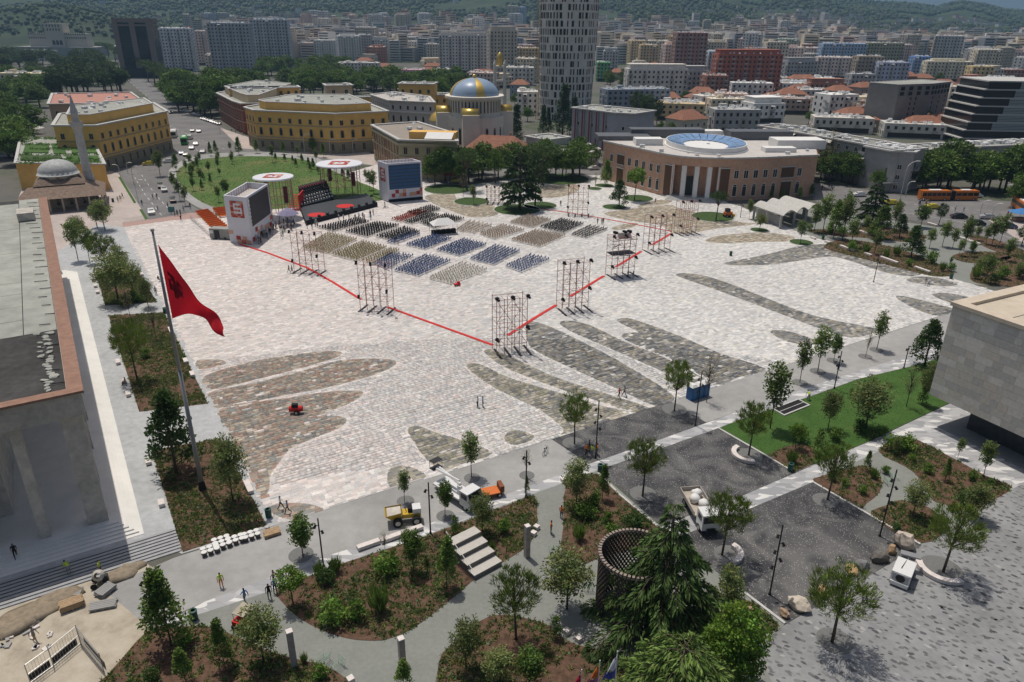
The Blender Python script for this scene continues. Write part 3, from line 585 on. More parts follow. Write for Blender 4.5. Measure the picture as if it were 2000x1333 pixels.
for v_ in range(2):
    shrub('bush', 1.6, ell(.8, .72, .72, .2, .5), 34, 20, .26, .20, .11, (.065, .12, .026))
    shrub('darkbush', 1.6, ell(.8, .75, .72, .2, .5), 34, 20, .26, .20, .11, (.035, .07, .022))
    def env5(n): a = RNG.random(n)*6.28; r = .45*np.sqrt(RNG.random(n)); return np.stack([r*np.cos(a), r*np.sin(a), RNG.uniform(.1, .5, n)], 1)
    C = env5(260); d = rand_dirs(260)*.35+np.array([0, 0, 1.]); Q = leaf_quads(C, d, RNG.uniform(.8, 1.7, 260), .09); b = MB(); b.tube((0, 0, -.05), (0, 0, .6), .03, .01, 4)
    PROTO.setdefault('reed', []).append((2.0, foliage('foliage', Q, tint(260, (.07, .12, .03)), m_leaf), b.mesh('stem', m_bark)))
    C2 = cone(.15, 2.2, .55, .7); shrub('cone', 2.3, C2, 34, 18, .22, .18, .10, (.06, .105, .03))
KINDS = {'pine': ('young_stone_pine', 'round-crowned young stone pine', 'tree'), 'slim': ('young_tree', 'slim young tree with airy leaves', 'tree'), 'oval': ('young_tree', 'leafy young oval tree', 'tree'),
 'conic': ('young_tree', 'young cone-shaped green tree', 'tree'), 'magnolia': ('magnolia_tree', 'dark glossy magnolia tree', 'tree'), 'ball': ('ball_tree', 'small tree with clipped ball crown', 'tree'),
 'bare': ('sparse_tree', 'sparse thin tree with few leaves', 'tree'), 'olive': ('olive_tree', 'grey-green loose tree', 'tree'), 'park': ('broadleaf_tree', 'large leafy green tree', 'tree'),
 'umbrella': ('umbrella_pine', 'tall dark umbrella pine', 'tree'), 'spruce': ('spruce_tree', 'dark pointed conifer', 'tree'), 'darkpine': ('pine_tree', 'dark dense pine', 'tree'), 'cedar': ('cedar_tree', 'big drooping dark cedar', 'tree'),
 'parkcedar': ('cedar_tree', 'dark layered cedar', 'tree'), 'domecedar': ('cedar_tree', 'broad pale-green cedar dome', 'tree'), 'broad': ('broadleaf_tree', 'bright green broadleaf tree', 'tree'),
 'bush': ('shrub', 'round green shrub', 'shrub'), 'darkbush': ('shrub', 'dark green shrub', 'shrub'), 'reed': ('shrub', 'upright blade-leaved shrub', 'shrub'), 'cone': ('shrub', 'narrow conical shrub', 'shrub')}
LANDM = [('beside the tall flagpole', 400, 950), ('in the middle bed beside the palace path', 300, 720), ('in the far bed beside the palace path', 245, 560), ('in the large curved bed', 740, 1170), ('near the stepped bleachers', 930, 1060),
 ('beside the perforated brick cylinder', 1200, 1130), ('in the bed at bottom left', 380, 1290), ('in the bed at bottom centre', 1000, 1280), ('on the dark terrazzo court', 1290, 930), ('at the edge of the paved square', 1190, 830),
 ('on the library lawn', 1660, 820), ('on the concrete strip below the square', 850, 970), ('beside the dug-up yard', 320, 1230), ('in the bed before the library', 1840, 930), ('beside the boulders', 1690, 1110),
 ('on the mosaic court', 1850, 1220), ('on a grass disc before the brick bank', 1250, 390), ('in the park right of the square', 1720, 490), ('beside the avenue at right', 1850, 430), ('along the oval meadow', 450, 320),
 ('near the mosque', 170, 440), ('beside the left screen tower', 450, 440), ('beside the stage', 640, 390), ('between stage and brick bank', 980, 360), ('beside the brick bank', 1560, 370), ('in front of the yellow ministries', 620, 285),
 ('on the concrete strip near the library', 1630, 700), ('beside the white flatbed truck', 1390, 1010), ('in the small bed by the terrazzo', 1670, 950), ('before the grey apartment blocks', 1800, 350), ('behind the domed church', 1050, 220),
 ('behind the yellow ministries', 650, 170), ('along the boulevard', 250, 160), ('at the left edge of town', 40, 230), ('in the housing quarter at right', 1750, 240), ('among the far tower blocks', 700, 110), ('in the quarter behind the bank', 1400, 220), ('beside the right screen tower', 800, 370), ('behind the red corner ministry', 470, 178), ('behind the cream stair tower', 680, 182), ('left of the domed church', 860, 190), ('below the grey slab towers', 540, 150), ('beside the mansion above the park', 670, 150), ('left of the boulevard', 130, 175), ('below the university', 90, 135), ('right of the boulevard mouth', 385, 215)]
LW = [(s, x, y, G(x, y)) for s, x, y in LANDM]
def where(P):
    x, y = proj(P); return min(LW, key=lambda q: ((q[1]-x)**2+(1.6*(q[2]-y))**2))[0]
WAITLAB = []
def plant(kind, x=None, y=None, ytop=None, P=None, h=None, wide=1., col=None, label=None, group=None):
    if P is None: P = G(x, y)
    if h is None: h = HT(P, ytop)
    H, cm_, tm_ = random.choice(PROTO[kind]); nm, lb, ct = KINDS[kind]; s = h/H; br = random.uniform(.80, 1.2)
    if kind in ('park', 'darkpine', 'umbrella'): lb = ('tall' if h > 13 else 'middling' if h > 11 else 'low')+(' pale' if br > 1 else ' deep')+{'park': '-green leafy tree', 'darkpine': '-green dense pine', 'umbrella': '-green umbrella pine'}[kind]
    o = thing(nm, (label or lb)+' '+where(P) if not label else label, ct, P, random.uniform(0, 6.28), group)
    s1 = s*wide*random.uniform(.9, 1.14); o.rotation_euler = (random.gauss(0, .025), random.gauss(0, .025), random.uniform(0, 6.28))
    a = link('foliage' if ct == 'shrub' else 'crown', cm_, o, scale=(s1, s1, s), color=col or (br, br, br)); b = link('stem' if ct == 'shrub' else 'trunk', tm_, o, scale=(s1, s1, s))
    return o
TREES = [('pine', 1122, 868, 765, 1.05), ('pine', 1255, 970, 857, 1.1), ('pine', 1317, 803, 705, 1.), ('pine', 1008, 1250, 1113, 1.1), ('pine', 1462, 890, 785, 1.15), ('pine', 1410, 1085, 960, 1.), ('pine', 1616, 977, 868, 1.15), ('pine', 1842, 1118, 990, 1.1), ('pine', 1625, 1255, 1110, 1.1),
 ('oval', 592, 1088, 1003, 1.15), ('ball', 573, 1182, 1112, 1.15), ('slim', 790, 982, 918, .95), ('oval', 869, 1008, 938, 1.), ('slim', 921, 932, 843, 1.05), ('bare', 1028, 932, 868, .8), ('olive', 1125, 990, 893, .9), ('olive', 1107, 1190, 1068, 1.05),
 ('olive', 910, 1305, 1205, .95), ('olive', 515, 1292, 1183, 1.05), ('conic', 440, 1305, 1213, 1.0), ('conic', 335, 1262, 1113, .95), ('oval', 808, 1118, 1032, .95), ('conic', 873, 1152, 1050, .9), ('olive', 942, 1040, 958, .9), ('bare', 752, 1080, 1032, 1.), ('bare', 795, 1060, 1018, 1.), ('conic', 1176, 975, 908, .8), ('conic', 365, 1340, 1265, 1.), ('conic', 1030, 965, 930, .7),
 ('slim', 1562, 748, 660, .95), ('slim', 1597, 726, 634, 1.1), ('oval', 1628, 706, 648, .95), ('bare', 1690, 698, 635, .8), ('slim', 1712, 684, 608, 1.1), ('slim', 1504, 838, 703, .9), ('bare', 1380, 787, 690, 1.),
 ('olive', 1617, 838, 757, .7), ('olive', 1690, 838, 738, 1.15), ('bare', 1770, 795, 712, 1.), ('olive', 1800, 790, 705, .7), ('ball', 1553, 876, 828, .9), ('magnolia', 1805, 715, 625, 1.05), ('olive', 1782, 1008, 938, 1.0), ('olive', 1905, 1015, 945, 1.2), ('slim', 1920, 935, 862, 1.1), ('slim', 1870, 895, 855, 1.), ('conic', 1845, 940, 895, .7), ('olive', 1745, 890, 852, .7), ('conic', 1690, 920, 880, .8), ('olive', 1415, 1215, 1105, .9),
 ('magnolia', 345, 925, 762, 1.0), ('olive', 455, 978, 845, .95), ('pine', 268, 742, 625, 1.0), ('bare', 305, 662, 590, 1.), ('bare', 255, 622, 560, 1.), ('olive', 232, 590, 490, 1.15), ('olive', 262, 578, 505, 1.2), ('pine', 210, 533, 455, 1.2), ('slim', 176, 515, 440, 1.), ('slim', 153, 510, 425, 1.1), ('olive', 290, 600, 540, 1.), ('olive', 240, 540, 478, 1.1), ('olive', 160, 470, 418, 1.2), ('olive', 205, 450, 388, 1.4), ('darkpine', 190, 445, 400, .9),
 ('magnolia', 1209, 405, 350, 1.25), ('ball', 1239, 392, 327, 1.25), ('conic', 1183, 363, 312, 1.1), ('bare', 1162, 371, 335, .8), ('umbrella', 1398, 431, 375, .95), ('slim', 1463, 428, 388, 1.), ('slim', 1563, 476, 428, 1.1), ('olive', 1483, 450, 415, 1.3), ('parkcedar', 1015, 410, 285, .8), ('darkpine', 1045, 402, 300, .8),
 ('slim', 925, 400, 360, 1.), ('bare', 905, 385, 335, 1.),
 ('conic', 1548, 372, 345, 1.), ('slim', 1457, 385, 345, 1.), ('conic', 1505, 390, 368, 1.), ('conic', 1528, 392, 370, 1.), ('conic', 1485, 388, 366, 1.), ('conic', 1560, 392, 365, 1.2), ('conic', 1585, 385, 360, 1.2),
 ('slim', 1590, 455, 395, 1.2), ('slim', 1607, 452, 375, 1.1), ('conic', 1628, 465, 390, 1.2), ('slim', 1645, 470, 373, 1.1), ('slim', 1662, 482, 425, 1.3), ('slim', 1690, 455, 420, 1.3), ('parkcedar', 1702, 440, 352, 1.0), ('conic', 1717, 468, 402, 1.35), ('slim', 1707, 497, 445, 1.3), ('slim', 1745, 450, 388, 1.1), ('magnolia', 1756, 465, 418, 1.1), ('magnolia', 1779, 503, 440, 1.25), ('oval', 1798, 445, 398, 1.3), ('darkpine', 1833, 440, 398, .9), ('slim', 1815, 485, 445, 1.4), ('slim', 1840, 482, 430, 1.3), ('slim', 1860, 485, 445, 1.2), ('slim', 1882, 490, 420, 1.1), ('slim', 1872, 500, 465, 1.1), ('oval', 1897, 502, 468, 1.1), ('slim', 1937, 480, 420, 1.1), ('slim', 1952, 478, 415, .9), ('slim', 1925, 478, 440, 1.1), ('slim', 1855, 520, 500, 1.), ('slim', 1923, 552, 495, 1.2), ('olive', 1912, 535, 500, 1.3), ('olive', 1990, 545, 510, 1.3), ('slim', 1965, 510, 462, 1.1), ('darkpine', 1995, 480, 440, 1.1), ('slim', 1908, 470, 440, 1.2),
 ('conic', 467, 303, 268, 1.), ('conic', 412, 305, 278, 1.), ('conic', 422, 300, 275, 1.), ('conic', 502, 300, 272, 1.), ('slim', 532, 318, 282, 1.), ('conic', 553, 302, 276, 1.), ('slim', 582, 306, 284, 1.), ('park', 612, 300, 268, .75), ('conic', 632, 308, 280, 1.), ('slim', 618, 318, 290, 1.), ('slim', 450, 298, 276, 1.), ('slim', 313, 345, 292, 1.3), ('conic', 344, 335, 300, 1.2), ('slim', 341, 375, 335, 1.), ('slim', 352, 392, 345, 1.), ('slim', 362, 402, 360, 1.1), ('oval', 442, 385, 348, 1.3), ('slim', 428, 395, 362, 1.), ('slim', 722, 372, 332, 1.), ('slim', 730, 378, 330, 1.), ('slim', 715, 355, 330, 1.), ('conic', 386, 330, 312, 1.), ('conic', 372, 345, 325, 1.), ('conic', 398, 352, 335, 1.), ('conic', 412, 362, 340, 1.), ('slim', 430, 345, 328, 1.), ('conic', 395, 372, 350, 1.),
 ('spruce', 1008, 290, 205, 1.0), ('spruce', 1098, 270, 163, 1.0), ('spruce', 1060, 268, 205, .9), ('spruce', 1072, 265, 210, .8), ('spruce', 1122, 262, 190, 1.), ('darkpine', 1240, 240, 180, .9), ('darkpine', 1262, 245, 182, .8), ('darkpine', 1282, 250, 195, .8), ('darkpine', 1195, 222, 182, .8), ('darkpine', 1150, 205, 180, .9), ('darkpine', 1135, 200, 178, .9), ('park', 1030, 238, 208, 1.), ('park', 1310, 268, 238, 1.), ('park', 1290, 262, 236, 1.), ('spruce', 1250, 262, 222, .7), ('darkpine', 1385, 215, 200, 1.),
 ('park', 850, 362, 298, .85), ('park', 835, 355, 310, .8), ('park', 880, 358, 290, .85), ('park', 905, 362, 300, .9), ('umbrella', 912, 372, 292, 1.), ('park', 935, 352, 290, .85), ('park', 968, 358, 288, .9), ('park', 990, 350, 290, .9), ('umbrella', 1060, 362, 282, 1.15), ('umbrella', 1045, 356, 285, 1.), ('park', 1085, 350, 282, .9), ('park', 1120, 352, 285, .95), ('park', 1105, 345, 290, .9), ('park', 940, 330, 280, .9), ('park', 905, 335, 285, .9),
 ('park', 1610, 352, 312, 1.), ('park', 1632, 350, 302, 1.), ('park', 1665, 358, 310, 1.1), ('park', 1690, 362, 318, 1.1), ('spruce', 1655, 350, 300, 1.), ('bare', 1600, 355, 265, .8), ('bare', 1620, 350, 245, .8), ('park', 1710, 372, 330, 1.), ('park', 1800, 372, 318, 1.2), ('park', 1830, 368, 305, 1.2), ('park', 1855, 372, 312, 1.2), ('park', 1895, 376, 320, 1.2), ('park', 1920, 370, 308, 1.2), ('park', 1950, 374, 302, 1.3), ('park', 1978, 380, 310, 1.2), ('park', 2005, 390, 320, 1.2), ('park', 1985, 405, 345, 1.1), ('park', 1780, 370, 335, 1.), ('park', 1765, 360, 325, 1.)]
for k_, x, y, yt, w_ in TREES: plant(k_, x, y, yt, wide=w_)
P = G(1292, 1228); plant('cedar', P=P, h=HT(P, 985), wide=1.1, label='big drooping dark cedar in front of the perforated brick cylinder')
P = G(1310, 1455); plant('domecedar', P=P, h=HT(P, 1262), wide=.95, label='broad pale-green cedar dome at the bottom edge of the picture')
P = G(1425, 1345); plant('broad', P=P, h=HT(P, 1195), wide=1., label='bright green broadleaf tree at the foot of the mosaic court')
P = G(1035, 1340); plant('oval', P=P, h=HT(P, 1265), wide=1.5); P = G(975, 1335); plant('olive', P=P, h=HT(P, 1270), wide=1.3); plant('conic', 790, 1345, 1288); plant('bare', 1175, 1285, 1235, wide=.9); plant('bare', 1075, 1245, 1215)
SHR = [('cone', 1085, 1245, 1205), ('bush', 655, 1215, 1172), ('bush', 695, 1212, 1175), ('reed', 742, 1195, 1145), ('reed', 625, 1128, 1098), ('reed', 655, 1118, 1090), ('darkbush', 640, 1140, 1110), ('bush', 752, 1120, 1080), ('cone', 833, 1105, 1085), ('cone', 890, 1045, 1010), ('bush', 985, 1040, 1012), ('reed', 960, 1080, 1060), ('bush', 1135, 1010, 975), ('bush', 1160, 990, 960), ('reed', 1130, 1055, 1025), ('bush', 1185, 1020, 1000), ('darkbush', 1235, 1030, 998), ('bush', 1150, 1010, 985), ('bush', 1195, 1045, 1022),
 ('bush', 625, 1325, 1300), ('darkbush', 300, 1330, 1305), ('bush', 360, 1260, 1232), ('reed', 595, 1295, 1278), ('bush', 1560, 860, 830), ('cone', 1595, 888, 840), ('bush', 1630, 860, 835), ('darkbush', 1680, 845, 818), ('bush', 1720, 850, 830), ('darkbush', 1700, 858, 838), ('cone', 1660, 778, 758), ('cone', 1800, 790, 755), ('bush', 1770, 880, 850), ('bush', 1745, 880, 848), ('bush', 1810, 925, 905), ('bush', 1780, 900, 885), ('bush', 1730, 925, 910), ('reed', 1705, 935, 915), ('bush', 1650, 950, 935), ('bush', 1685, 965, 948), ('reed', 1545, 905, 880), ('darkbush', 1625, 940, 925), ('bush', 1900, 940, 920), ('bush', 1930, 950, 935), ('darkbush', 1880, 985, 960), ('darkbush', 1750, 1035, 1020), ('bush', 1830, 1020, 1005),
 ('reed', 1750, 500, 480), ('bush', 1800, 500, 480), ('bush', 1820, 515, 490), ('reed', 1840, 530, 512), ('bush', 1855, 530, 512), ('reed', 1690, 495, 475), ('bush', 1665, 490, 470), ('reed', 1730, 505, 488), ('bush', 1775, 520, 505), ('bush', 1700, 460, 440), ('bush', 1640, 460, 440), ('reed', 1620, 458, 440), ('bush', 1580, 450, 435), ('bush', 1930, 520, 505), ('reed', 1905, 545, 520), ('bush', 1955, 545, 520), ('darkbush', 1940, 555, 535), ('bush', 1990, 540, 520), ('bush', 265, 590, 565), ('darkbush', 245, 600, 575), ('bush', 285, 700, 680), ('bush', 275, 590, 570)]
for k_, x, y, yt in SHR: plant(k_, x, y, yt)
# scattered background trees, each standing on its own ground point
def scatter(kind, poly, n, hlo, hhi, seed, wide=1., dmin=4.5):
    r = random.Random(seed); W = poly; xs = [p[0] for p in W]; ys = [p[1] for p in W]; got = []; tries = 0
    while len(got) < n and tries < 6000:
        tries += 1; x = r.uniform(min(xs), max(xs)); y = r.uniform(min(ys), max(ys))
        if not bool(inpoly(np.array([x]), np.array([y]), W)[0]): continue
        P = G(x, y)
        if any((P-q).length < dmin for q in got): continue
        got.append(P); plant(kind, P=P, h=r.uniform(hlo, hhi), wide=wide)
scatter('park', [(-30, 215), (60, 210), (85, 240), (60, 320), (-30, 330)], 18, 12, 17, 1, 1.25)
scatter('darkpine', [(95, 170), (180, 160), (245, 185), (180, 195), (110, 195)], 24, 14, 21, 2, 1.3)
scatter('park', [(0, 160), (90, 165), (110, 195), (70, 215), (0, 190)], 18, 12, 17, 3, 1.3)
scatter('darkpine', [(0, 118), (140, 120), (205, 150), (90, 160), (0, 150)], 30, 13, 20, 4, 1.4)
for i in range(9): t = i/8; P = G(168+70*t, 110+75*t); plant('umbrella', P=P, h=random.uniform(15, 19), wide=1.25)
for i in range(15): t = i/14; P = G(200+180*t, 108+115*t**1.15); plant('umbrella', P=P, h=random.uniform(15, 19), wide=1.25)
for i in range(8): t = i/7; P = G(330+70*t, 195+18*t); plant('umbrella', P=P, h=random.uniform(12, 15))
scatter('park', [(335, 200), (440, 185), (440, 220), (415, 240), (350, 225)], 22, 15, 22, 5, 1.2)
scatter('park', [(440, 172), (720, 168), (800, 172), (905, 178), (900, 190), (700, 192), (440, 188)], 56, 13, 19, 6, 1.3)
scatter('park', [(500, 138), (690, 140), (700, 158), (500, 160)], 24, 13, 19, 7, 1.4)
scatter('park', [(820, 182), (905, 180), (920, 200), (850, 205)], 8, 14, 18, 8, 1.1)
scatter('park', [(1180, 160), (1300, 150), (1320, 170), (1190, 190)], 9, 10, 14, 9, 1.1)
scatter('park', [(1520, 135), (1590, 128), (1600, 142), (1530, 150)], 10, 10, 14, 10, 1.1)
scatter('park', [(1300, 200), (1980, 150), (1990, 260), (1400, 260)], 26, 7, 11, 12, 1.)
scatter('park', [(920, 180), (1045, 175), (1045, 215), (990, 215)], 8, 8, 12, 13, 1.)
scatter('park', [(838, 350), (900, 338), (985, 340), (1060, 335), (1130, 332), (1135, 348), (1080, 352), (990, 358), (880, 364)], 16, 9, 13, 14, 1.15)
scatter('park', [(1030, 312), (1170, 315), (1165, 328), (1050, 325)], 7, 7, 10, 15, 1.1)
scatter('park', [(1600, 345), (1700, 352), (1720, 365), (1610, 358)], 7, 9, 13, 16, 1.1)
scatter('park', [(1770, 362), (2020, 372), (2020, 384), (1780, 374)], 9, 12, 17, 17, 1.2)
scatter('slim', [(352, 330), (385, 318), (440, 312), (480, 312), (400, 345), (385, 380), (368, 372)], 16, 3.5, 5.5, 18, 1.1, 3)
scatter('conic', [(520, 312), (600, 318), (660, 345), (700, 360), (640, 350), (580, 330)], 12, 2.5, 4, 19, 1.1, 3)
# ground cover in the beds
def ground_cover():
    Q = []; CL = []
    pal = np.array([(.13, .20, .05), (.18, .23, .065), (.095, .15, .045), (.21, .25, .13), (.24, .24, .075)])
    for i, P in enumerate(BEDW):
        xs = [p[0] for p in P]; ys = [p[1] for p in P]; a = (max(xs)-min(xs))*(max(ys)-min(ys)); dens = 17 if i < 12 else 6
        n = int(a*dens); x = RNG.uniform(min(xs), max(xs), n); y = RNG.uniform(min(ys), max(ys), n); k = inpoly(x, y, P) & (RNG.random(n) < .52+.55*_fbm(x, y, 3.2, 3)); x = x[k]; y = y[k]; n = len(x)
        m = 8; idx = np.repeat(np.arange(n), m); sz = RNG.uniform(.12, .32, n)
        c = np.stack([x[idx]+RNG.normal(0, .09, n*m), y[idx]+RNG.normal(0, .09, n*m), np.full(n*m, .055)], 1); d = rand_dirs(n*m, .9)
        d[:, 2] = np.abs(d[:, 2]); Q.append(leaf_quads(c, d, sz[idx]*RNG.uniform(.7, 1.4, n*m), sz[idx]*.55)); CL.append(pal[RNG.integers(0, 5, n)][idx]*RNG.uniform(.75, 1.25, (n*m, 1)))
    tag(link('ground_cover', foliage('ground_cover', np.concatenate(Q), np.concatenate(CL), m_leaf)), 'low green ground cover growing in the mulched planting beds', 'ground cover', kind='stuff')
ground_cover()
def grass_tufts(name, P, dens, h, pal, label, seed):
    xs = [p[0] for p in P]; ys = [p[1] for p in P]; n = int((max(xs)-min(xs))*(max(ys)-min(ys))*dens); x = RNG.uniform(min(xs), max(xs), n); y = RNG.uniform(min(ys), max(ys), n); k = inpoly(x, y, P); x = x[k]; y = y[k]; n = len(x)
    d = rand_dirs(n, 1.2); d[:, 2] = np.abs(d[:, 2]); Q = leaf_quads(np.stack([x, y, np.full(n, .05)], 1), d, RNG.uniform(.6, 1.3, n)*h, h*.5)
    tag(link(name, foliage(name, Q, np.array(pal)[RNG.integers(0, len(pal), n)]*RNG.uniform(.8, 1.2, (n, 1)), m_leaf)), label, 'grass', kind='stuff')
grass_tufts('lawn_grass', GP(LAWN), 20, .10, [(.04, .10, .02), (.055, .125, .026), (.03, .08, .016)], 'short mown green grass on the library lawn', 1)
grass_tufts('meadow_grass', [tuple(p) for p in smooth_poly(GP([(345, 335), (380, 315), (440, 307), (520, 306), (590, 312), (640, 330), (690, 352), (740, 372), (745, 392), (640, 400), (500, 412), (430, 408), (385, 390), (355, 362)]), 3)], 2.2, .3, [(.07, .13, .03), (.10, .14, .04), (.16, .15, .06)], 'rough grass on the oval meadow behind the stage', 2)
# far woods: one mass of crowns on the slopes
def woods():
    n = 34000; px = RNG.uniform(-150, 2150, n); d = 1150+RNG.random(n)**.8*2300; x = (px-1000)/1556*d; y = d; z = terr(x, y)
    on = (_fbm(x, y, 260, 4) > -.75) | ((np.abs(px-110) < 260) & (np.abs(d-1500) < 260)); lowtown = (d < 1750) & (px > 330); scar = (px > 1470) & (px < 1660) & (d > 1700) & (d < 2300)
    k = on & ~(lowtown & (RNG.random(n) < .93)) & ~(scar & (RNG.random(n) < .9)) & ((px > 330) | (d > 1300)); x, y, z, d = x[k], y[k], z[k], d[k]; n = len(x)
    ico = np.array([(0, 0, 1), (.894, 0, .447), (.276, .851, .447), (-.724, .526, .447), (-.724, -.526, .447), (.276, -.851, .447), (.724, .526, -.447), (-.276, .851, -.447), (-.894, 0, -.447), (-.276, -.851, -.447), (.724, -.526, -.447)])
    fc = np.array([(0, 1, 2), (0, 2, 3), (0, 3, 4), (0, 4, 5), (0, 5, 1), (1, 6, 2), (2, 7, 3), (3, 8, 4), (4, 9, 5), (5, 10, 1), (6, 7, 2), (7, 8, 3), (8, 9, 4), (9, 10, 5), (10, 6, 1)])
    r = RNG.uniform(2.2, 5.0, n)*(1+(d-1300)/2600); v = ico[None]*RNG.uniform(.7, 1.25, (n, 11, 1))*r[:, None, None]+np.stack([x, y, z+r*.6], 1)[:, None]
    f = (fc[None]+np.arange(n)[:, None, None]*11).reshape(-1, 3); pal = np.array([(.030, .050, .018), (.045, .070, .024), (.022, .038, .016), (.06, .085, .03)])
    c = np.repeat(pal[RNG.integers(0, 4, n)]*RNG.uniform(.8, 1.2, (n, 1)), 15, 0)
    tag(link('hill_woods', fast_mesh('hill_woods', v.reshape(-1, 3), f, m_needle, c)), 'dark green woods covering the distant hillsides', 'woods', kind='stuff')
woods()
# ================================================================ buildings
m_fac = M('facade_plaster', obj=True, var=.10, scale=.35, rough=.9, big=.08)
m_glass = M('window_glass', (.018, .020, .024), rough=.15, var=0, spec=.35)
m_frame = M('window_frame', (.62, .60, .55), var=.05)
m_frame_d = M('window_frame_stone', (.36, .31, .21), var=.08)
m_white = M('white_paint', (.72, .71, .69), var=.05, scale=1.)
m_roofgrey = M('roof_membrane', (.33, .335, .30), var=.22, scale=.35, big=.12)
m_roofdark = M('roof_bitumen', (.05, .048, .046), var=.35, scale=1.1, big=.3)
m_tile = M('roof_tile', (.28, .13, .085), var=.3, scale=1.1)
m_brown = M('coping_brown', (.28, .165, .12), var=.2, scale=1.2)
m_oldconc = M('old_concrete', (.50, .465, .41), var=.25, scale=.9, bump=.25, big=.18)
m_darkmetal = M('dark_metal', (.035, .035, .038), rough=.5, var=.05, metal=.3)
m_steel = M('steel', (.42, .42, .42), rough=.4, var=.05, metal=.6)
m_brick = M('brick_wall', (.54, .33, .23), var=.14, scale=1.4, big=.08)
m_junk = M('roof_clutter', (.66, .66, .65), var=.35, scale=.8)
def wob(o, P): o.location = (-P[0], -P[1], -P[2]); return o
WM = {}
def win_mesh(w, h, style='plain', fm=None):
    k = (round(w, 2), round(h, 2), style, fm.name if fm else '')
    if k in WM: return WM[k]
    b = MB(); t = .14 if w > .7 else .09
    if style == 'arch':
        n = 8; r = w/2; zc = h-r; P = [(-r, 0)]+[(-r*math.cos(math.pi*i/n), zc+r*math.sin(math.pi*i/n)) for i in range(n+1)]+[(r, 0)]
        b.add([(x, -.05, z) for x, z in P], [tuple(range(len(P)))], 1)
        for (x0, z0), (x1, z1) in zip(P[:-1], P[1:]):
            b.tube((x0*1.06, -.08, z0), (x1*1.06, -.08, z1), t*.75, n=4)
        b.box((0, -.1, -.08), (w+.5, .3, .16)); b.box((0, -.08, zc), (w, .08, .08))
    else:
        b.add([(-w/2, -.05, 0), (w/2, -.05, 0), (w/2, -.05, h), (-w/2, -.05, h)], [(0, 1, 2, 3)], 1)
        for x in (-w/2-t/2, w/2+t/2): b.box((x, -.06, h/2), (t, .16, h+2*t))
        b.box((0, -.06, h+t/2), (w, .155, t)); b.box((0, -.10, -t/2), (w+.3, .28, t))
        if w > 1.0: b.box((0, -.06, h/2), (.08, .07, h-.01))
    WM[k] = b.mesh('window', [fm or m_frame, m_glass]); return WM[k]
def wins(parent, O, a, b, zs, n, w, h, style='plain', fm=None, margin=.0, skip=(), name='window'):
    a = Vector(a[:2]); b = Vector(b[:2]); d = b-a; L = d.length; rz = math.atan2(d.y, d.x); me = win_mesh(w, h, style, fm); d = d/L
    for z in (zs if hasattr(zs, '__len__') else [zs]):
        for i in range(n):
            if i in skip: continue
            p = a+d*(margin+(L-2*margin)*(i+.5)/n); link(name, me, parent, (p.x-O[0], p.y-O[1], z-O[2]), rz)
def offset_back(P, depth):
    a = Vector(P[0][:2]); b = Vector(P[-1][:2]); d = (b-a).normalized(); nrm = Vector((-d.y, d.x)); return [tuple(b+nrm*depth), tuple(a+nrm*depth)]
def polyclean(P): return [tuple(p[:2]) for p in P]
def body(parent, O, foot, z0, z1, mat, roofm, color=None, cornice=.35, ch=.35, roof_in=.5, par=.6, name='wall', cm=None):
    """walls, flat roof behind a parapet, cornice"""
    b = MB(); b.prism(foot, z0, z1, bottom=False); o = wob(b.build(name, mat, parent), O)
    if color: o.color = (*color, 1)
    c = Vector((sum(p[0] for p in foot)/len(foot), sum(p[1] for p in foot)/len(foot)))
    def off(r): return grow(foot, r)
    cb = MB(); out = off(cornice); inn = off(-roof_in); n = len(foot)
    for (A, B, za, zb) in ((out, inn, z1, z1+ch),):
        vs = [(p[0], p[1], za) for p in A]+[(p[0], p[1], zb) for p in A]+[(p[0], p[1], zb) for p in B]+[(p[0], p[1], za+.02) for p in B]+[(p[0], p[1], za) for p in foot]
        fs = []
        for i in range(n):
            j = (i+1) % n; fs += [(i, j, n+j, n+i), (n+i, n+j, 2*n+j, 2*n+i), (2*n+i, 2*n+j, 3*n+j, 3*n+i), (4*n+i, 4*n+j, j, i)]
        cb.add(vs, fs)
    co = wob(cb.build('cornice', cm or m_kerb, parent), O)
    rb = MB(); rb.prism(off(-roof_in-.02), z1-.2, z1+.03, bottom=False); wob(rb.build('roof', roofm, parent), O)
    return o
def grow(foot, r):
    n = len(foot); a = sum(foot[i][0]*foot[(i+1) % n][1]-foot[(i+1) % n][0]*foot[i][1] for i in range(n)); s = 1 if a > 0 else -1; out = []
    for i in range(n):
        p0, p1, p2 = (Vector(foot[(i+k) % n]) for k in (-1, 0, 1)); d1 = (p1-p0).normalized(); d2 = (p2-p1).normalized()
        n1 = Vector((d1.y, -d1.x))*s; n2 = Vector((d2.y, -d2.x))*s; k = 1+n1.dot(n2); m_ = (n1+n2)/max(k, .35); out.append(tuple(p1+m_*r))
    return out
def clutter(parent, O, foot, z, n, seed, smin=.5, smax=1.6, mat=None):
    r = random.Random(seed); xs = [p[0] for p in foot]; ys = [p[1] for p in foot]; b = MB(); k = 0; t = 0
    inn = grow(foot, -1.2)
    while k < n and t < n*30:
        t += 1; x = r.uniform(min(xs), max(xs)); y = r.uniform(min(ys), max(ys))
        if not inpoly(np.array([x]), np.array([y]), inn)[0]: continue
        k += 1; s = r.uniform(smin, smax)
        if r.random() < .45: b.tube((x-s*.5, y, z+s*.45), (x+s*.5, y+.3, z+s*.45), s*.28, n=8); b.box((x, y-.3, z+.35), (s*1.3, s*.9, .05), r.uniform(0, 3), rx=.6)
        else: b.box((x, y, z+s*.35), (s, s*r.uniform(.6, 1.6), s*.7), r.uniform(0, 3))
    o = wob(b.build('roof_equipment', mat or m_junk, parent), O); tag(o, kind='stuff'); return o
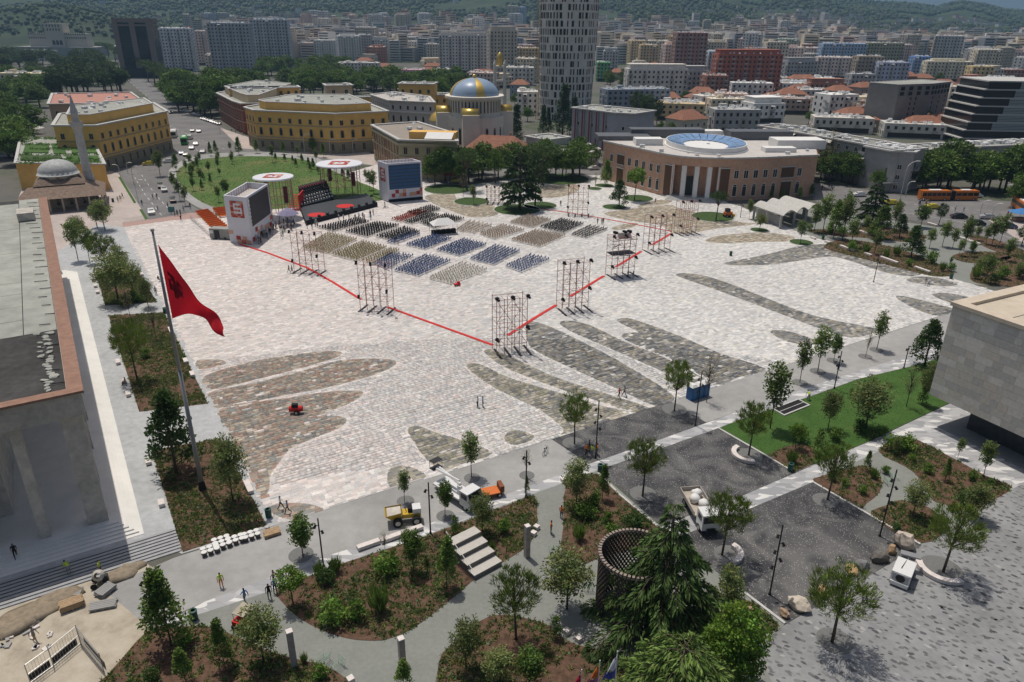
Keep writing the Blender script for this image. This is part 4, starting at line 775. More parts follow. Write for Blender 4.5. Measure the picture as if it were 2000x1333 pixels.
def band(parent, O, P, z, hh, out, mat, name='string_course'):
    b = MB()
    for a, c in zip(P[:-1], P[1:]):
        a = Vector(a[:2]); c = Vector(c[:2]); d = (c-a); L = d.length; m_ = (a+c)/2; rz = math.atan2(d.y, d.x); nr = Vector((d.y, -d.x))/L
        b.box((m_.x+nr.x*out/2, m_.y+nr.y*out/2, z), (L+out, out, hh), rz)
    return wob(b.build(name, mat, parent), O)
# ---------------------------------------------------------------- Palace (left foreground)
def palace():
    zr = 16.8; P0 = G(157, 762, zr); P1 = G(88, 385, zr); Ld = (P1-P0).length; d2 = (P1-P0).normalized(); d2.z = 0; d2.normalize(); d1 = Vector((-d2.y, d2.x, 0)); d1 = d1 if d1.x < 0 else -d1
    O = P0.copy(); O.z = 0; t = thing('palace_of_columns', 'long pale concrete palace with flat worn roof and tall square columns', 'building', O)
    def q(a, b): p = P0+d1*a+d2*b; return (p.x, p.y)
    W = 46.
    b = MB(); b.prism([q(0, 0), q(0, Ld), q(W, Ld), q(W, 0)], zr-2.7, zr-.25); wob(b.build('roof_slab', m_oldconc, t), O)
    b = MB(); b.prism([q(-.25, -.25), q(-.25, Ld), q(1.15, Ld), q(1.15, 1.0), q(W, 1.0), q(W, -.25)], zr-.248, zr); o = wob(b.build('coping', m_brown, t), O)
    # drain spouts along the coping
    for i in range(26):
        b = MB(); p = Vector((*q(1.2+.3*(i % 3), 3+i*Ld/27), zr-.12)); b.tube(p, p+Vector((d1.x, d1.y, 0))*random.uniform(.8, 1.8)+Vector((0, 0, .1)), .05, n=5); wob(b.build('roof_cable', m_darkmetal, t), O)
    r0 = MB(); r0.prism([q(1.2, 1.05), q(1.2, Ld), q(W, Ld), q(W, 1.05)], zr-.3, zr-.22); wob(r0.build('roof_bed', m_roofdark, t), O)
    # bitumen field near the front, felt sheets beyond
    cutoff = 19.; rb = random.Random(3)
    for i in range(8):
        for j in range(18):
            a0 = 4.6+i*5.2; b0 = cutoff+j*5.4
            if b0+5.2 > Ld: continue
            s = MB(); s.prism([q(a0, b0), q(a0+5.12, b0), q(a0+5.12, b0+5.32), q(a0, b0+5.32)], zr-.22, zr-.20+rb.uniform(0, .012), bottom=False); wob(s.build('roof_sheet', m_roofgrey, t), O)
    for j in range(26):                                                   # rubble gutter between felt and coping
        b = MB(); c = q(2.6+rb.uniform(-.6, .6), 1.8+j*.68); b.blob((c[0], c[1], zr-.15), (rb.uniform(.25, .6), rb.uniform(.25, .5), .12), j, .3); wob(b.build('rubble', m_roofgrey, t), O)
    s = MB(); s.prism([q(1.25, cutoff), q(4.5, cutoff), q(4.5, Ld), q(1.25, Ld)], zr-.22, zr-.19, bottom=False); wob(s.build('roof_sheet', m_roofgrey, t), O)
    # hatch block at the far end
    c = q(3.4, Ld*.82); b = MB(); b.box((c[0], c[1], zr+.6), (2.6, 4.5, 1.4), ang((0, 0), d1)); wob(b.build('roof_hatch', m_oldconc, t), O)
    # inner hall walls, columns
    zp = 1.1
    b = MB(); b.prism([q(9, 7), q(9, Ld), q(W, Ld), q(W, 7)], zp, zr-2.7, bottom=False); wob(b.build('hall_wall', m_oldconc, t), O)
    def col(a, bb, w_, dpt, nm='column'):
        k = MB(); zt = zr-2.7
        x0 = [q(a-w_*.5, bb-dpt*.5), q(a+w_*.5, bb-dpt*.5), q(a+w_*.5, bb+dpt*.5), q(a-w_*.5, bb+dpt*.5)]; k.prism(x0, zp, zt, bottom=False); wob(k.build(nm, m_oldconc, t), O)
    col(1.4, 1.3, 1.9, 1.4)
    for i in range(4): col(6.2+5.4*i, 1.3, .9, 1.3)
    for i in range(1, 13): col(1.2, 1.3+8.3*i, 1.2, 1.2)
    for i in range(5):
        k = MB(); a0 = 11+i*7.3; k.prism([q(a0, 6.9), q(a0+3.4, 6.9), q(a0+3.4, 7.05), q(a0, 7.05)], zp+.3, zr-4.2); wob(k.build('hall_glazing', m_glass, t), O)
    # podium with marble treads on the square side
    m_marble = M('white_marble', (.74, .72, .68), var=.06, scale=.7, big=.05)
    pd = tag(MB().prism([q(-.4, -.2), q(-.4, Ld+1), q(W, Ld+1), q(W, -.2)], .0, zp, bottom=False).build('palace_podium', m_marble), kind='structure')
    for i in range(5):
        k = MB(); a0 = -.4-.4*i; zz = zp-.14*(i+1); k.prism([q(a0-.4, -.2-.5*i), q(a0-.4, Ld+1), q(a0, Ld+1), q(a0, -.2-.5*i)], 0, zz, bottom=False); k.build('step', m_marble, pd)
        k = MB(); k.prism([q(a0-.4, -.2-.5*(i+1)), q(W, -.2-.5*(i+1)), q(W, -.2-.5*i), q(a0-.4, -.2-.5*i)], 0, zz-.001, bottom=False); k.build('step', m_marble, pd)
    sm = M('grey_step', (.36, .365, .37), var=.12, scale=1.)
    base = -3.3; rs = -5.3; wd = MB(); a, b_, c, d = q(rs, base), q(W, base), q(W, -2.7), q(rs, -2.7); wd.prism([a, b_, c, d], 0, .36, bottom=False); e, f = q(rs, 26), q(-2.4, 26); g_ = q(-2.4, -2.7); wd.add([(*d, .36), (*e, .015), (*f, .015), (*g_, .36), (*d, 0), (*e, 0)], [(0, 3, 2, 1), (0, 1, 5, 4)]); wd.build('ramp', m_path, pd)
    for i in range(8):
        k = MB(); zz = .36-.045*i; k.prism([q(rs, base-.48*(i+1)), q(W, base-.48*(i+1)), q(W, base-.48*i), q(rs, base-.48*i)], 0, zz, bottom=False); k.build('step', sm, pd)
        k = MB(); k.prism([q(rs, base-.48*(i+1)-.01), q(W, base-.48*(i+1)-.01), q(W, base-.48*(i+1)+.09), q(rs, base-.48*(i+1)+.09)], zz+.001, zz+.008, bottom=False); k.build('riser_shade_strip', m_darkmetal, pd)  # dark strip on each tread edge paints in the shaded riser
    return q
PQ = palace()
# ---------------------------------------------------------------- Library (right foreground)
def library():
    zb = 4.6; P0 = G(1815, 770, zb); zr = HT(P0, 590); P1 = G(2000, 636, zr); d2 = Vector((P1.x-P0.x, P1.y-P0.y, 0)).normalized(); d1 = Vector((-d2.y, d2.x, 0)); d1 = d1 if d1.x > 0 else -d1
    O = Vector((P0.x, P0.y, 0)); t = thing('library_building', 'large stone-clad box building overhanging a dark recessed ground floor', 'building', O)
    def q(a, b): p = P0+d1*a+d2*b; return (p.x, p.y)
    LB, W = 46., 38.
    b = MB(); b.prism([q(0, 0), q(W, 0), q(W, LB), q(0, LB)], zb, zr-.5); wob(b.build('upper_wall', M('cladding_joint', (.24, .235, .22)), t), O)
    pal = [(.60, .555, .49), (.66, .615, .555), (.53, .50, .455), (.62, .555, .475), (.70, .65, .59)]
    mp_ = M('stone_panel', obj=True, var=.10, scale=2.5, rough=.85); rr = random.Random(4)
    rows = 13; hh = (zr-.6-zb)/rows; me = MB(); me.box((0, 0, 0), (1, .05, 1)); me = me.mesh('stone_panel', mp_)
    for j in range(rows):
        u = 0.
        while u < 33:
            w_ = rr.choice([.9, 1.3, 1.8, 2.4]); p = q(-.03, u+w_/2)
            o = link('stone_panel', me, t, (p[0]-O.x, p[1]-O.y, zb+hh*(j+.5)), math.atan2(d2.y, d2.x), (w_-.02, 1, hh-.02), rr.choice(pal)); u += w_
    b = MB(); fo = [q(-.25, -.25), q(W, -.25), q(W, LB), q(-.25, LB)]; fi = [q(1.3, 1.3), q(W-1, 1.3), q(W-1, LB), q(1.3, LB)]
    for i, j in ((0, 1), (1, 2), (3, 0)):
        b.prism([fo[i], fo[j], fi[j], fi[i]], zr-.5, zr)
    wob(b.build('parapet', M('beige_coping', (.56, .48, .38), var=.12, scale=.8), t), O)
    b = MB(); b.prism([q(1.3, 1.3), q(W, 1.3), q(W, LB), q(1.3, LB)], zr-.49, zr-.42, bottom=False); wob(b.build('roof_deck', M('beige_roof', (.56, .49, .385), var=.12, scale=.5, big=.1), t), O)
    for i in range(5):
        b = MB(); b.prism([q(1.6, 6+i*6.5), q(W-1, 6+i*6.5), q(W-1, 6.1+i*6.5), q(1.6, 6.1+i*6.5)], zr-.42, zr-.40); wob(b.build('roof_seam', m_darkmetal, t), O)
    gd = M('dark_slate', (.045, .05, .058), var=.25, scale=1.5, rough=.5)
    b = MB(); b.prism([q(4.2, 3.6), q(W, 3.6), q(W, LB), q(4.2, LB)], 0, zb, bottom=False); wob(b.build('ground_wall', gd, t), O)
    for i in range(5):
        b = MB(); p = q(4.0, 15+i*5.2); b.box((p[0], p[1], zb/2), (.5, .9, zb-.01), math.atan2(d1.y, d1.x)); wob(b.build('pilaster', m_kerb, t), O)
        b = MB(); p = q(4.12, 17.6+i*5.2); b.box((p[0], p[1], zb*.45), (.1, 3.6, zb*.8), math.atan2(d1.y, d1.x)); wob(b.build('entrance_glass' if i == 0 else 'slate_infill', m_glass if i == 0 else gd, t), O)
    b = MB(); b.prism([q(1.2, 1.5), q(W, 1.5), q(W, LB), q(1.2, LB)], 0, .14, bottom=False); wob(b.build('plinth', M('plinth_grey', (.24, .25, .26), var=.1), t), O)
library()
# ---------------------------------------------------------------- Bank (curved brick front)
def bank():
    zr = 12.6
    fr = [(1180, 277), (1215, 285), (1250, 292), (1290, 301), (1318, 306), (1340, 308.5), (1365, 310), (1390, 311), (1410, 311), (1440, 311), (1480, 310), (1520, 308.5), (1560, 306.5), (1598, 305)]
    F = [G(x, y, zr) for x, y in fr]; O = G(1370, 385); t = thing('bank_building', 'curved brick bank with tall pillared portico and glazed roof court', 'building', O)
    bk = [G(1590, 274, zr), G(1400, 262, zr), G(1222, 261, zr)]
    foot = [(p.x, p.y) for p in F]
    def inset(p): return (p[0]*1.0+0., p[1]+4.5)
    wall = foot[:5]+[inset(foot[4]), inset(foot[5]), inset(foot[6]), inset(foot[7]), inset(foot[8])]+foot[8:]+[(p.x, p.y) for p in bk]
    b = MB(); b.prism(wall, 0, 10.2, bottom=False); wob(b.build('brick_wall', m_brick, t), O)
    b = MB(); b.prism(foot+[(p.x, p.y) for p in bk], 10.2, zr); wob(b.build('brick_attic', m_brick, t), O)
    band(t, O, foot, zr+.25, .5, .5, m_kerb, 'cornice')
    b = MB(); b.prism(grow(foot+[(p.x, p.y) for p in bk], -.3), zr, zr+.12, bottom=False); wob(b.build('roof', M('pale_roof', (.52, .49, .46), var=.12, scale=.4), t), O)
    # portico pillars
    for i in range(4, 9):
        p = F[i]; k = MB(); k.box((p.x, p.y+.7, 5.1), (1.3 if i not in (4, 8) else .7, 1.0, 10.2), 0); wob(k.build('pillar', m_white, t), O)
    k = MB(); k.box((F[6].x, F[6].y+4.3, 3.2), (4.2, .3, 6.4)); wob(k.build('entrance_door', M('bronze_door', (.05, .06, .055), rough=.4), t), O)
    for i in range(4):
        st = MB(); st.prism([(F[4].x-1-.5*i, F[4].y-.6-.7*i), (F[6].x, F[6].y-1.2-.7*i), (F[8].x+1+.5*i, F[8].y-.6-.7*i), (F[8].x+1, F[8].y+4), (F[4].x-1, F[4].y+4)], 0, .72-.18*i, bottom=False); wob(st.build('step', m_kerb, t), O)
    def on(x):
        for (xa, ya), (xb, yb), A, B in zip(fr[:-1], fr[1:], F[:-1], F[1:]):
            if xa <= x <= xb: u = (x-xa)/(xb-xa); return A.lerp(B, u), ang(A, B)
    me = win_mesh(1.35, 2.3); mb_ = win_mesh(1.35, 3.6, 'arch')
    for x in (1197, 1232, 1246, 1260, 1275, 1289, 1442, 1461, 1480, 1499, 1518, 1566):
        p, rz = on(x); link('window', me, t, (p.x-O.x, p.y-O.y, 6.8), rz); link('lower_window', mb_, t, (p.x-O.x, p.y-O.y, 1.4), rz)
    dk = M('loggia_shade', (.12, .07, .045), var=.1)  # dark brown panels paint the shade inside loggias and portals, no recess built
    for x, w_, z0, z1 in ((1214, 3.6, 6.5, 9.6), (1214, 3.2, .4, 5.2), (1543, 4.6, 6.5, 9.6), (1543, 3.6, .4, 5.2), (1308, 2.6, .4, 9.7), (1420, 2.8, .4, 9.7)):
        p, rz = on(x); k = MB(); k.box((0, -.03, (z0+z1)/2), (w_, .1, z1-z0)); o = k.build('loggia_shade_panel', dk, t); o.location = (p.x-O.x, p.y-O.y, 0); o.rotation_euler[2] = rz
        k = MB(); k.box((0, -.12, z1+.15), (w_+.5, .35, .3)); k.box((0, -.12, z0-.1), (w_+.4, .35, .2)); k2 = k.build('surround', m_kerb, o)
    # glazed roof court: ring of panes round a sunk well
    C = G(1378, 283, zr+.6); ax = (G(1455, 285, zr+.6)-C).length; ay = 17.
    m_pane = M('roof_glazing', (.20, .33, .55), rough=.08, var=.2, scale=.5, spec=.8); NP = 26
    wl = MB(); P_ = [(C.x+ax*1.04*math.cos(a), C.y+ay*1.04*math.sin(a)) for a in np.linspace(0, 2*math.pi, 40, endpoint=False)]; wl.prism(P_, zr+.1, zr+.5, bottom=False); wob(wl.build('court_kerb', m_white, t), O)
    for i in range(NP):
        for r0, r1, z0, z1 in ((.98, .78, zr+1.9, zr+1.3), (.77, .56, zr+1.28, zr+.75)):
            a0 = 2*math.pi*i/NP+.012; a1 = 2*math.pi*(i+1)/NP-.012; k = MB()
            pt = lambda r, a, z: (C.x+ax*r*math.cos(a), C.y+ay*r*math.sin(a), z)
            k.quad(pt(r0, a0, z0), pt(r0, a1, z0), pt(r1, a1, z1), pt(r1, a0, z1)); wob(k.build('glass_pane', m_pane, t), O)
    k = MB(); k.lathe([(1, zr+.5), (1, zr+1.9), (.98, zr+1.9), (.98, zr+.5)], 40); k.v = [(C.x+ax*x, C.y+ay*y, z) for x, y, z in k.v]; wob(k.build('court_ring', m_white, t), O)
    for (x, y, w_, d_, h_, c_) in ((1215, 272, 18, 9, 1.6, 'g'), (1265, 283, 9, 5, 2.2, 'w'), (1300, 268, 26, 6, 3., 'g'), (1480, 272, 22, 7, 3., 'g'), (1555, 288, 16, 8, 2.8, 'w'), (1375, 268, 12, 5, 2.4, 'w'), (1520, 297, 10, 4, 1.5, 'w')):
        p = G(x, y, zr); k = MB(); k.box((p.x, p.y, zr+h_/2), (w_, d_, h_), .05); wob(k.build('roof_house', m_white if c_ == 'w' else M('roof_zinc', (.12, .125, .135), rough=.5), t), O)
    clutter(t, O, foot+[(p.x, p.y) for p in bk], zr+.1, 30, 5, .5, 1.3)
bank()
# low garden wall before the bank
def walls_lowrow():
    P = [G(x, y) for x, y in [(1430, 390), (1500, 388), (1592, 382)]]; b = MB()
    for a, c in zip(P[:-1], P[1:]): m_ = (a+c)/2; b.box((m_.x, m_.y, .9), ((c-a).length, .3, 1.8), ang(a, c))
    tag(b.build('garden_wall', m_conc), 'low grey garden wall in front of the brick bank', 'wall')
walls_lowrow()
# ---------------------------------------------------------------- Mosque with minaret
def mosque():
    C = G(128, 398); O = Vector((C.x, C.y, 0)); t = thing('mosque', 'small domed mosque with hipped tile roofs behind the palace', 'mosque', O)
    rz = TH-R_(4); t.scale = (.86, .86, .80); m_tile = M('old_tile', (.20, .145, .11), var=.35, scale=1.3); ml = M('lead_dome', (.40, .41, .40), var=.22, scale=1.4, rough=.6); ms = M('mosque_stone', (.36, .31, .25), var=.2, scale=1.)
    def R2(x, y, z): c, s = math.cos(rz), math.sin(rz); return (x*c-y*s, x*s+y*c, z)
    b = MB(); b.box((0, 0, 4.2), (13, 13, 8.4), rz); b.build('hall_wall', ms, t)
    b = MB(); b.lathe([(5.9, 8.2), (5.9, 11.0)], 8, a0=rz+math.pi/8, a1=rz+math.pi/8+2*math.pi); b.build('drum', m_fac, t).color = (.46, .43, .36, 1)
    b = MB(); R = 6.0; b.lathe([(R*1.08, 10.9), (R*1.02, 11.3)]+[(R*math.cos(a), 11.3+4.6*math.sin(a)) for a in np.linspace(0, 1.5, 9)]+[(.05, 15.95)], 24); b.build('dome', ml, t, smooth=True)
    b = MB(); b.tube((0, 0, 15.8), (0, 0, 17.2), .12, .04); b.build('finial', m_steel, t)
    # hipped tile roofs: eaves ring up to the drum, with a lower porch on the camera and right sides
    def hip(x0, x1, y0, y1, zl, rx0, rx1, ry0, ry1, zh, nm):
        A = [R2(x0, y0, zl), R2(x1, y0, zl), R2(x1, y1, zl), R2(x0, y1, zl)]; B = [R2(rx0, ry0, zh), R2(rx1, ry0, zh), R2(rx1, ry1, zh), R2(rx0, ry1, zh)]
        b = MB(); b.add(A+B, [(0, 1, 5, 4), (1, 2, 6, 5), (2, 3, 7, 6), (3, 0, 4, 7), (4, 5, 6, 7), (3, 2, 1, 0)]); return b.build(nm, m_tile, t)
    hip(-7.4, 7.4, -7.4, 7.4, 8.2, -5.4, 5.4, -5.4, 5.4, 10., 'upper_roof')
    hip(-12, 13, -14.5, -6.4, 5.0, -9, 8, -7.2, -6.45, 7.9, 'porch_roof'); hip(6.4, 13, -6.3, 8, 5.0, 6.45, 7.2, -6.2, 5, 7.9, 'porch_roof')
    for i in range(7):
        p = R2(-11+i*3.8, -13.6, 0); b = MB(); b.tube((p[0], p[1], 0), (p[0], p[1], 4.9), .35, .3, 8); b.build('porch_column', ms, t)
    for i in range(3):
        p = R2(12.4, -10+i*5, 0); b = MB(); b.tube((p[0], p[1], 0), (p[0], p[1], 4.9), .35, .3, 8); b.build('porch_column', ms, t)
    for i in range(6): p = R2(-9+i*3.8, -6.62, 1.); link('window', win_mesh(1.1, 2.4, 'arch', m_frame_d), t, p, rz)
    for a_ in range(8):
        a = rz+math.pi/4*a_; link('window', win_mesh(.7, 1.3, 'arch', m_frame_d), t, (5.5*math.sin(a), -5.5*math.cos(a), 9.), a)
    B = G(182, 388); t2 = thing('minaret', 'slender stone minaret with balcony and pointed cap beside the mosque', 'minaret', (B.x, B.y, 0)); H = HT(B, 180); t2.scale = (.82, .82, 1)
    mst = M('minaret_stone', (.50, .485, .46), var=.15, scale=1.2)
    b = MB(); b.box((0, 0, 3), (3.4, 3.4, 6), .4); b.lathe([(2.0, 6), (1.55, 8)], 8); b.build('base', mst, t2)
    b = MB(); b.lathe([(1.45, 8), (1.3, H*.66)], 12); b.build('shaft', mst, t2, True)
    b = MB(); b.lathe([(1.3, H*.655), (1.75, H*.68), (2.0, H*.70), (2.0, H*.735), (1.9, H*.735), (1.9, H*.70), (0, H*.70)], 14); b.build('balcony', mst, t2)
    b = MB(); b.lathe([(1.15, H*.70), (1.1, H*.81)], 12); b.build('upper_shaft', mst, t2, True)
    b = MB(); b.lathe([(1.35, H*.81), (.75, H*.88), (.05, H*.985)], 12); b.build('cap', ml, t2, True)
    b = MB(); b.tube((0, 0, H*.98), (0, 0, H), .07, .02); b.build('finial', m_steel, t2)
mosque()
# ---------------------------------------------------------------- ministries and other named blocks
YEL = (.74, .45, .14); RED = (.24, .07, .055); CRM = (.62, .50, .33)
def block(name, label, front, zr, depth, color, rows, roofm=m_roofgrey, z0=0, cor=.7, bands=(), cat='building', junk=14, attic=None, fm=None, ch=.5, base=None, back=None, shrink=None):
    """front: roof-edge photo points left to right; rows: (z, w, h, spacing, style)"""
    F = [G(x, y, zr) for x, y in front]; O = Vector((sum(p.x for p in F)/len(F), sum(p.y for p in F)/len(F), z0)); t = thing(name, label, cat, O)
    foot = [(p.x, p.y) for p in F]+(offset_back(F, depth) if back is None else [tuple(G(x, y, zr)[:2]) for x, y in back])
    body(t, O, foot, z0, zr, m_fac, roofm, color, cornice=cor, ch=ch)
    for (z, hh, out, mt) in bands: band(t, O, foot[:len(F)], z, hh, out, mt)
    if base: band(t, O, foot[:len(F)], base[0]/2, base[0], .03, base[1], 'base_course')
    for a, c in zip(F[:-1], F[1:]):
        L = (c-a).length
        for (z, w_, h_, sp, st) in rows:
            n = max(1, round(L/sp))
            if L > w_*1.6: wins(t, O, a, c, z, n, w_, h_, st, fm)
    if attic:
        ins, hh, ac, sp = attic; fa = grow(foot, -ins); body(t, O, fa, zr, zr+hh, m_fac, roofm, ac, cornice=.3, ch=.3, name='attic_wall')
        if sp: wins(t, O, fa[0], fa[len(F)-1], zr+hh*.3, max(1, round((Vector(fa[len(F)-1])-Vector(fa[0])).length/sp)), 1.1, 1.3)
        if junk: clutter(t, O, fa, zr+hh, junk, len(label), .6, 1.8)
    elif junk: clutter(t, O, foot, zr, junk, len(label), .6, 1.8)
    return t
MR = [(11.2, 1.15, 1.7, 4.6, 'plain'), (6.3, 1.25, 2.9, 4.6, 'arch'), (1.2, 1.2, 2.6, 4.6, 'plain')]
MBD = [(5.3, .45, .25, m_frame_d), (10.4, .35, .2, m_frame_d)]
P_ = G(652, 300); zB = HT(P_, 223)
def flat(n): return n
block('ministry_building', 'yellow ministry with arched windows facing the oval meadow', [(478, 211), (496, 217), (655, 224), (757, 219)], zB, 20, YEL, MR, bands=MBD, attic=(5.5, 3., YEL, 6), fm=m_frame_d, base=(4.6, M('rusticated_base', (.27, .23, .16), var=.12)), back=[(700, 196), (560, 196)])
block('ministry_building', 'yellow ministry with red flag beside the roof-garden terrace', [(104, 247), (188, 247), (326, 219)], 15.5, 26, YEL, MR, bands=MBD, attic=(4.5, 3.2, YEL, 6), fm=m_frame_d, base=(4.6, MATS['rusticated_base']), back=[(300, 203), (118, 224)])
block('ministry_building', 'pale ministry with pink roofs at the mouth of the boulevard', [(95, 205), (256, 202), (295, 210)], 15.5, 40, (.46, .33, .25), [(11, 1.2, 1.8, 5, 'plain')], roofm=M('pink_roof', (.44, .22, .17), var=.12, scale=.6), junk=10, back=[(255, 182), (103, 184)], attic=None)
block('ministry_building', 'red and yellow ministry with stepped roof at the street corner', [(424, 183), (456, 199), (472, 204), (520, 203)], 13.5, 26, RED, [(11.4, 1.1, 1.7, 4.4, 'plain'), (6.5, 1.2, 2.8, 4.4, 'arch'), (1.4, 1.2, 2.6, 4.4, 'plain')], bands=[(5.3, .5, .25, m_frame_d), (10.6, .4, .22, m_frame_d)], fm=m_frame_d, attic=(4, 3.5, CRM, 5), back=[(585, 176), (500, 168)])
block('ministry_wing', 'long low yellow wing behind the central ministry', [(480, 201), (590, 197), (735, 190), (905, 186)], 11.5, 13, YEL, [(7.8, 1.2, 1.6, 4.6, 'plain'), (3., 1.2, 2., 4.6, 'plain')], junk=16, fm=m_frame_d)
block('ministry_tower', 'square cream stair tower rising from the yellow wing', [(638, 169), (688, 168)], 19, 12, CRM, [(14, 1.5, 3.2, 7, 'plain'), (8, 1.5, 3.2, 7, 'plain')], junk=4)
block('ministry_wing', 'yellow block with awning left of the domed church', [(778, 165), (845, 166)], 18, 14, YEL, [(13.5, 1.2, 1.8, 5, 'plain'), (8, 1.3, 2.4, 5, 'plain')], junk=6, fm=m_frame_d)
block('ministry_wing', 'upper yellow range with a row of small windows', [(448, 175), (585, 172)], 17, 11, YEL, [(14, 1.2, 1.5, 4., 'plain'), (10, 1.2, 1.6, 4., 'plain')], junk=8, fm=m_frame_d)
block('government_building', 'white neoclassical government building behind the small ministry', [(724, 186), (760, 198), (848, 202)], 15.6, 22, (.52, .51, .49), [(12.2, 1., 1.7, 3.6, 'plain'), (6.8, 1.2, 2.9, 3.6, 'arch'), (2., 1.2, 2.8, 3.6, 'plain')], bands=[(11.2, .6, .5, m_white), (5.8, .4, .25, m_white)], junk=22, roofm=M('pale_roof2', (.48, .45, .41), var=.15, scale=.5), back=[(838, 190), (770, 181)])
tD = block('ministry_building', 'small ministry with red wall panels and flat grey roof', [(727, 246), (780, 275), (892, 278)], 12.8, 24, (.34, .30, .19), [(8.4, 1.2, 2.2, 4.3, 'plain'), (4., 1.25, 2.7, 4.3, 'plain')], bands=[(11.6, .8, .6, m_frame_d), (7.4, .3, .3, m_frame_d)], roofm=M('brown_roof', (.30, .26, .22), var=.12, scale=.5), junk=5, fm=m_frame_d, back=[(885, 262), (815, 240)])
def panels():      # red wall panels and the pale roof awning of that ministry
    a, b, c = (G(x, y, 12.8) for x, y in [(727, 246), (780, 275), (892, 278)]); O = tD.location
    mr = M('red_render', (.27, .06, .05), var=.1)
    for A, B, n in ((a, b, 10), (b, c, 3)):
        d = (B-A); rz = ang(A, B)
        for i in range(n):
            p = A.lerp(B, (i+1)/(n+1)) if n > 3 else A.lerp(B, (i+.5)/n+.02); k = MB(); k.box((0, -.06, 6.5 if n > 3 else 4.6), (.9 if n > 3 else 4.2, .1, 9.5 if n > 3 else 6)); o = k.build('red_panel', mr, tD); o.location = (p.x-O.x, p.y-O.y, 0); o.rotation_euler[2] = rz
    p = G(858, 268, 15); k = MB(); k.box((p.x-O.x, p.y-O.y, 15.4), (9, 5, .12), ang(b, c), rx=.3); k.build('roof_awning', m_white, tD)
    p = G(845, 275, 12.8); k = MB(); k.box((p.x-O.x, p.y-O.y+4, 14.1), (16, 5, 2.4), ang(b, c)); k.build('penthouse', m_fac, tD).color = (*YEL, 1)
panels()
# roof-garden terrace block
def roofgarden():
    zr = 8; F = [(30, 320), (125, 320), (205, 322), (180, 272), (40, 270)]; P = [tuple(G(x, y, zr)[:2]) for x, y in F]; O = Vector((*P[0], 0)); t = thing('terrace_building', 'low ochre building with planted roof-garden terraces beside the mosque', 'building', O)
    body(t, O, P, 0, zr, m_fac, m_roofgrey, YEL, cornice=.4)
    for (px, mt, z) in (([(45, 300), (95, 300), (95, 284), (50, 284)], m_lawn, .3), ([(105, 302), (130, 302), (125, 282), (100, 282)], m_lawn, .3), ([(140, 300), (190, 300), (175, 278), (140, 278)], m_meadow, .3), ([(40, 315), (120, 315), (120, 306), (42, 306)], m_darkgrass, .4), ([(130, 316), (195, 316), (192, 306), (130, 306)], m_lawn, .3)):
        b = MB(); b.prism([tuple(G(x, y, zr)[:2]) for x, y in px], zr+.04, zr+z, bottom=False); wob(b.build('roof_lawn', mt, t), O)
    r = random.Random(2); Q = []
    for i in range(260):
        x = r.uniform(35, 195); y = r.choice([271, 283, 303, 318, 292, 312])+r.uniform(-1.5, 1.5); p = G(x, y, zr+.3); Q.append((p.x, p.y, zr+.3))
    c = np.repeat(np.array(Q), 14, 0)+RNG.normal(size=(260*14, 3))*np.array([.4, .4, .15]); d = rand_dirs(len(c), .8); o = wob(link('roof_hedge', foliage('roof_hedge', leaf_quads(c, d, .6, .35), tint(len(c), (.06, .12, .03)), m_leaf), t), O); tag(o, kind='stuff')
roofgarden()
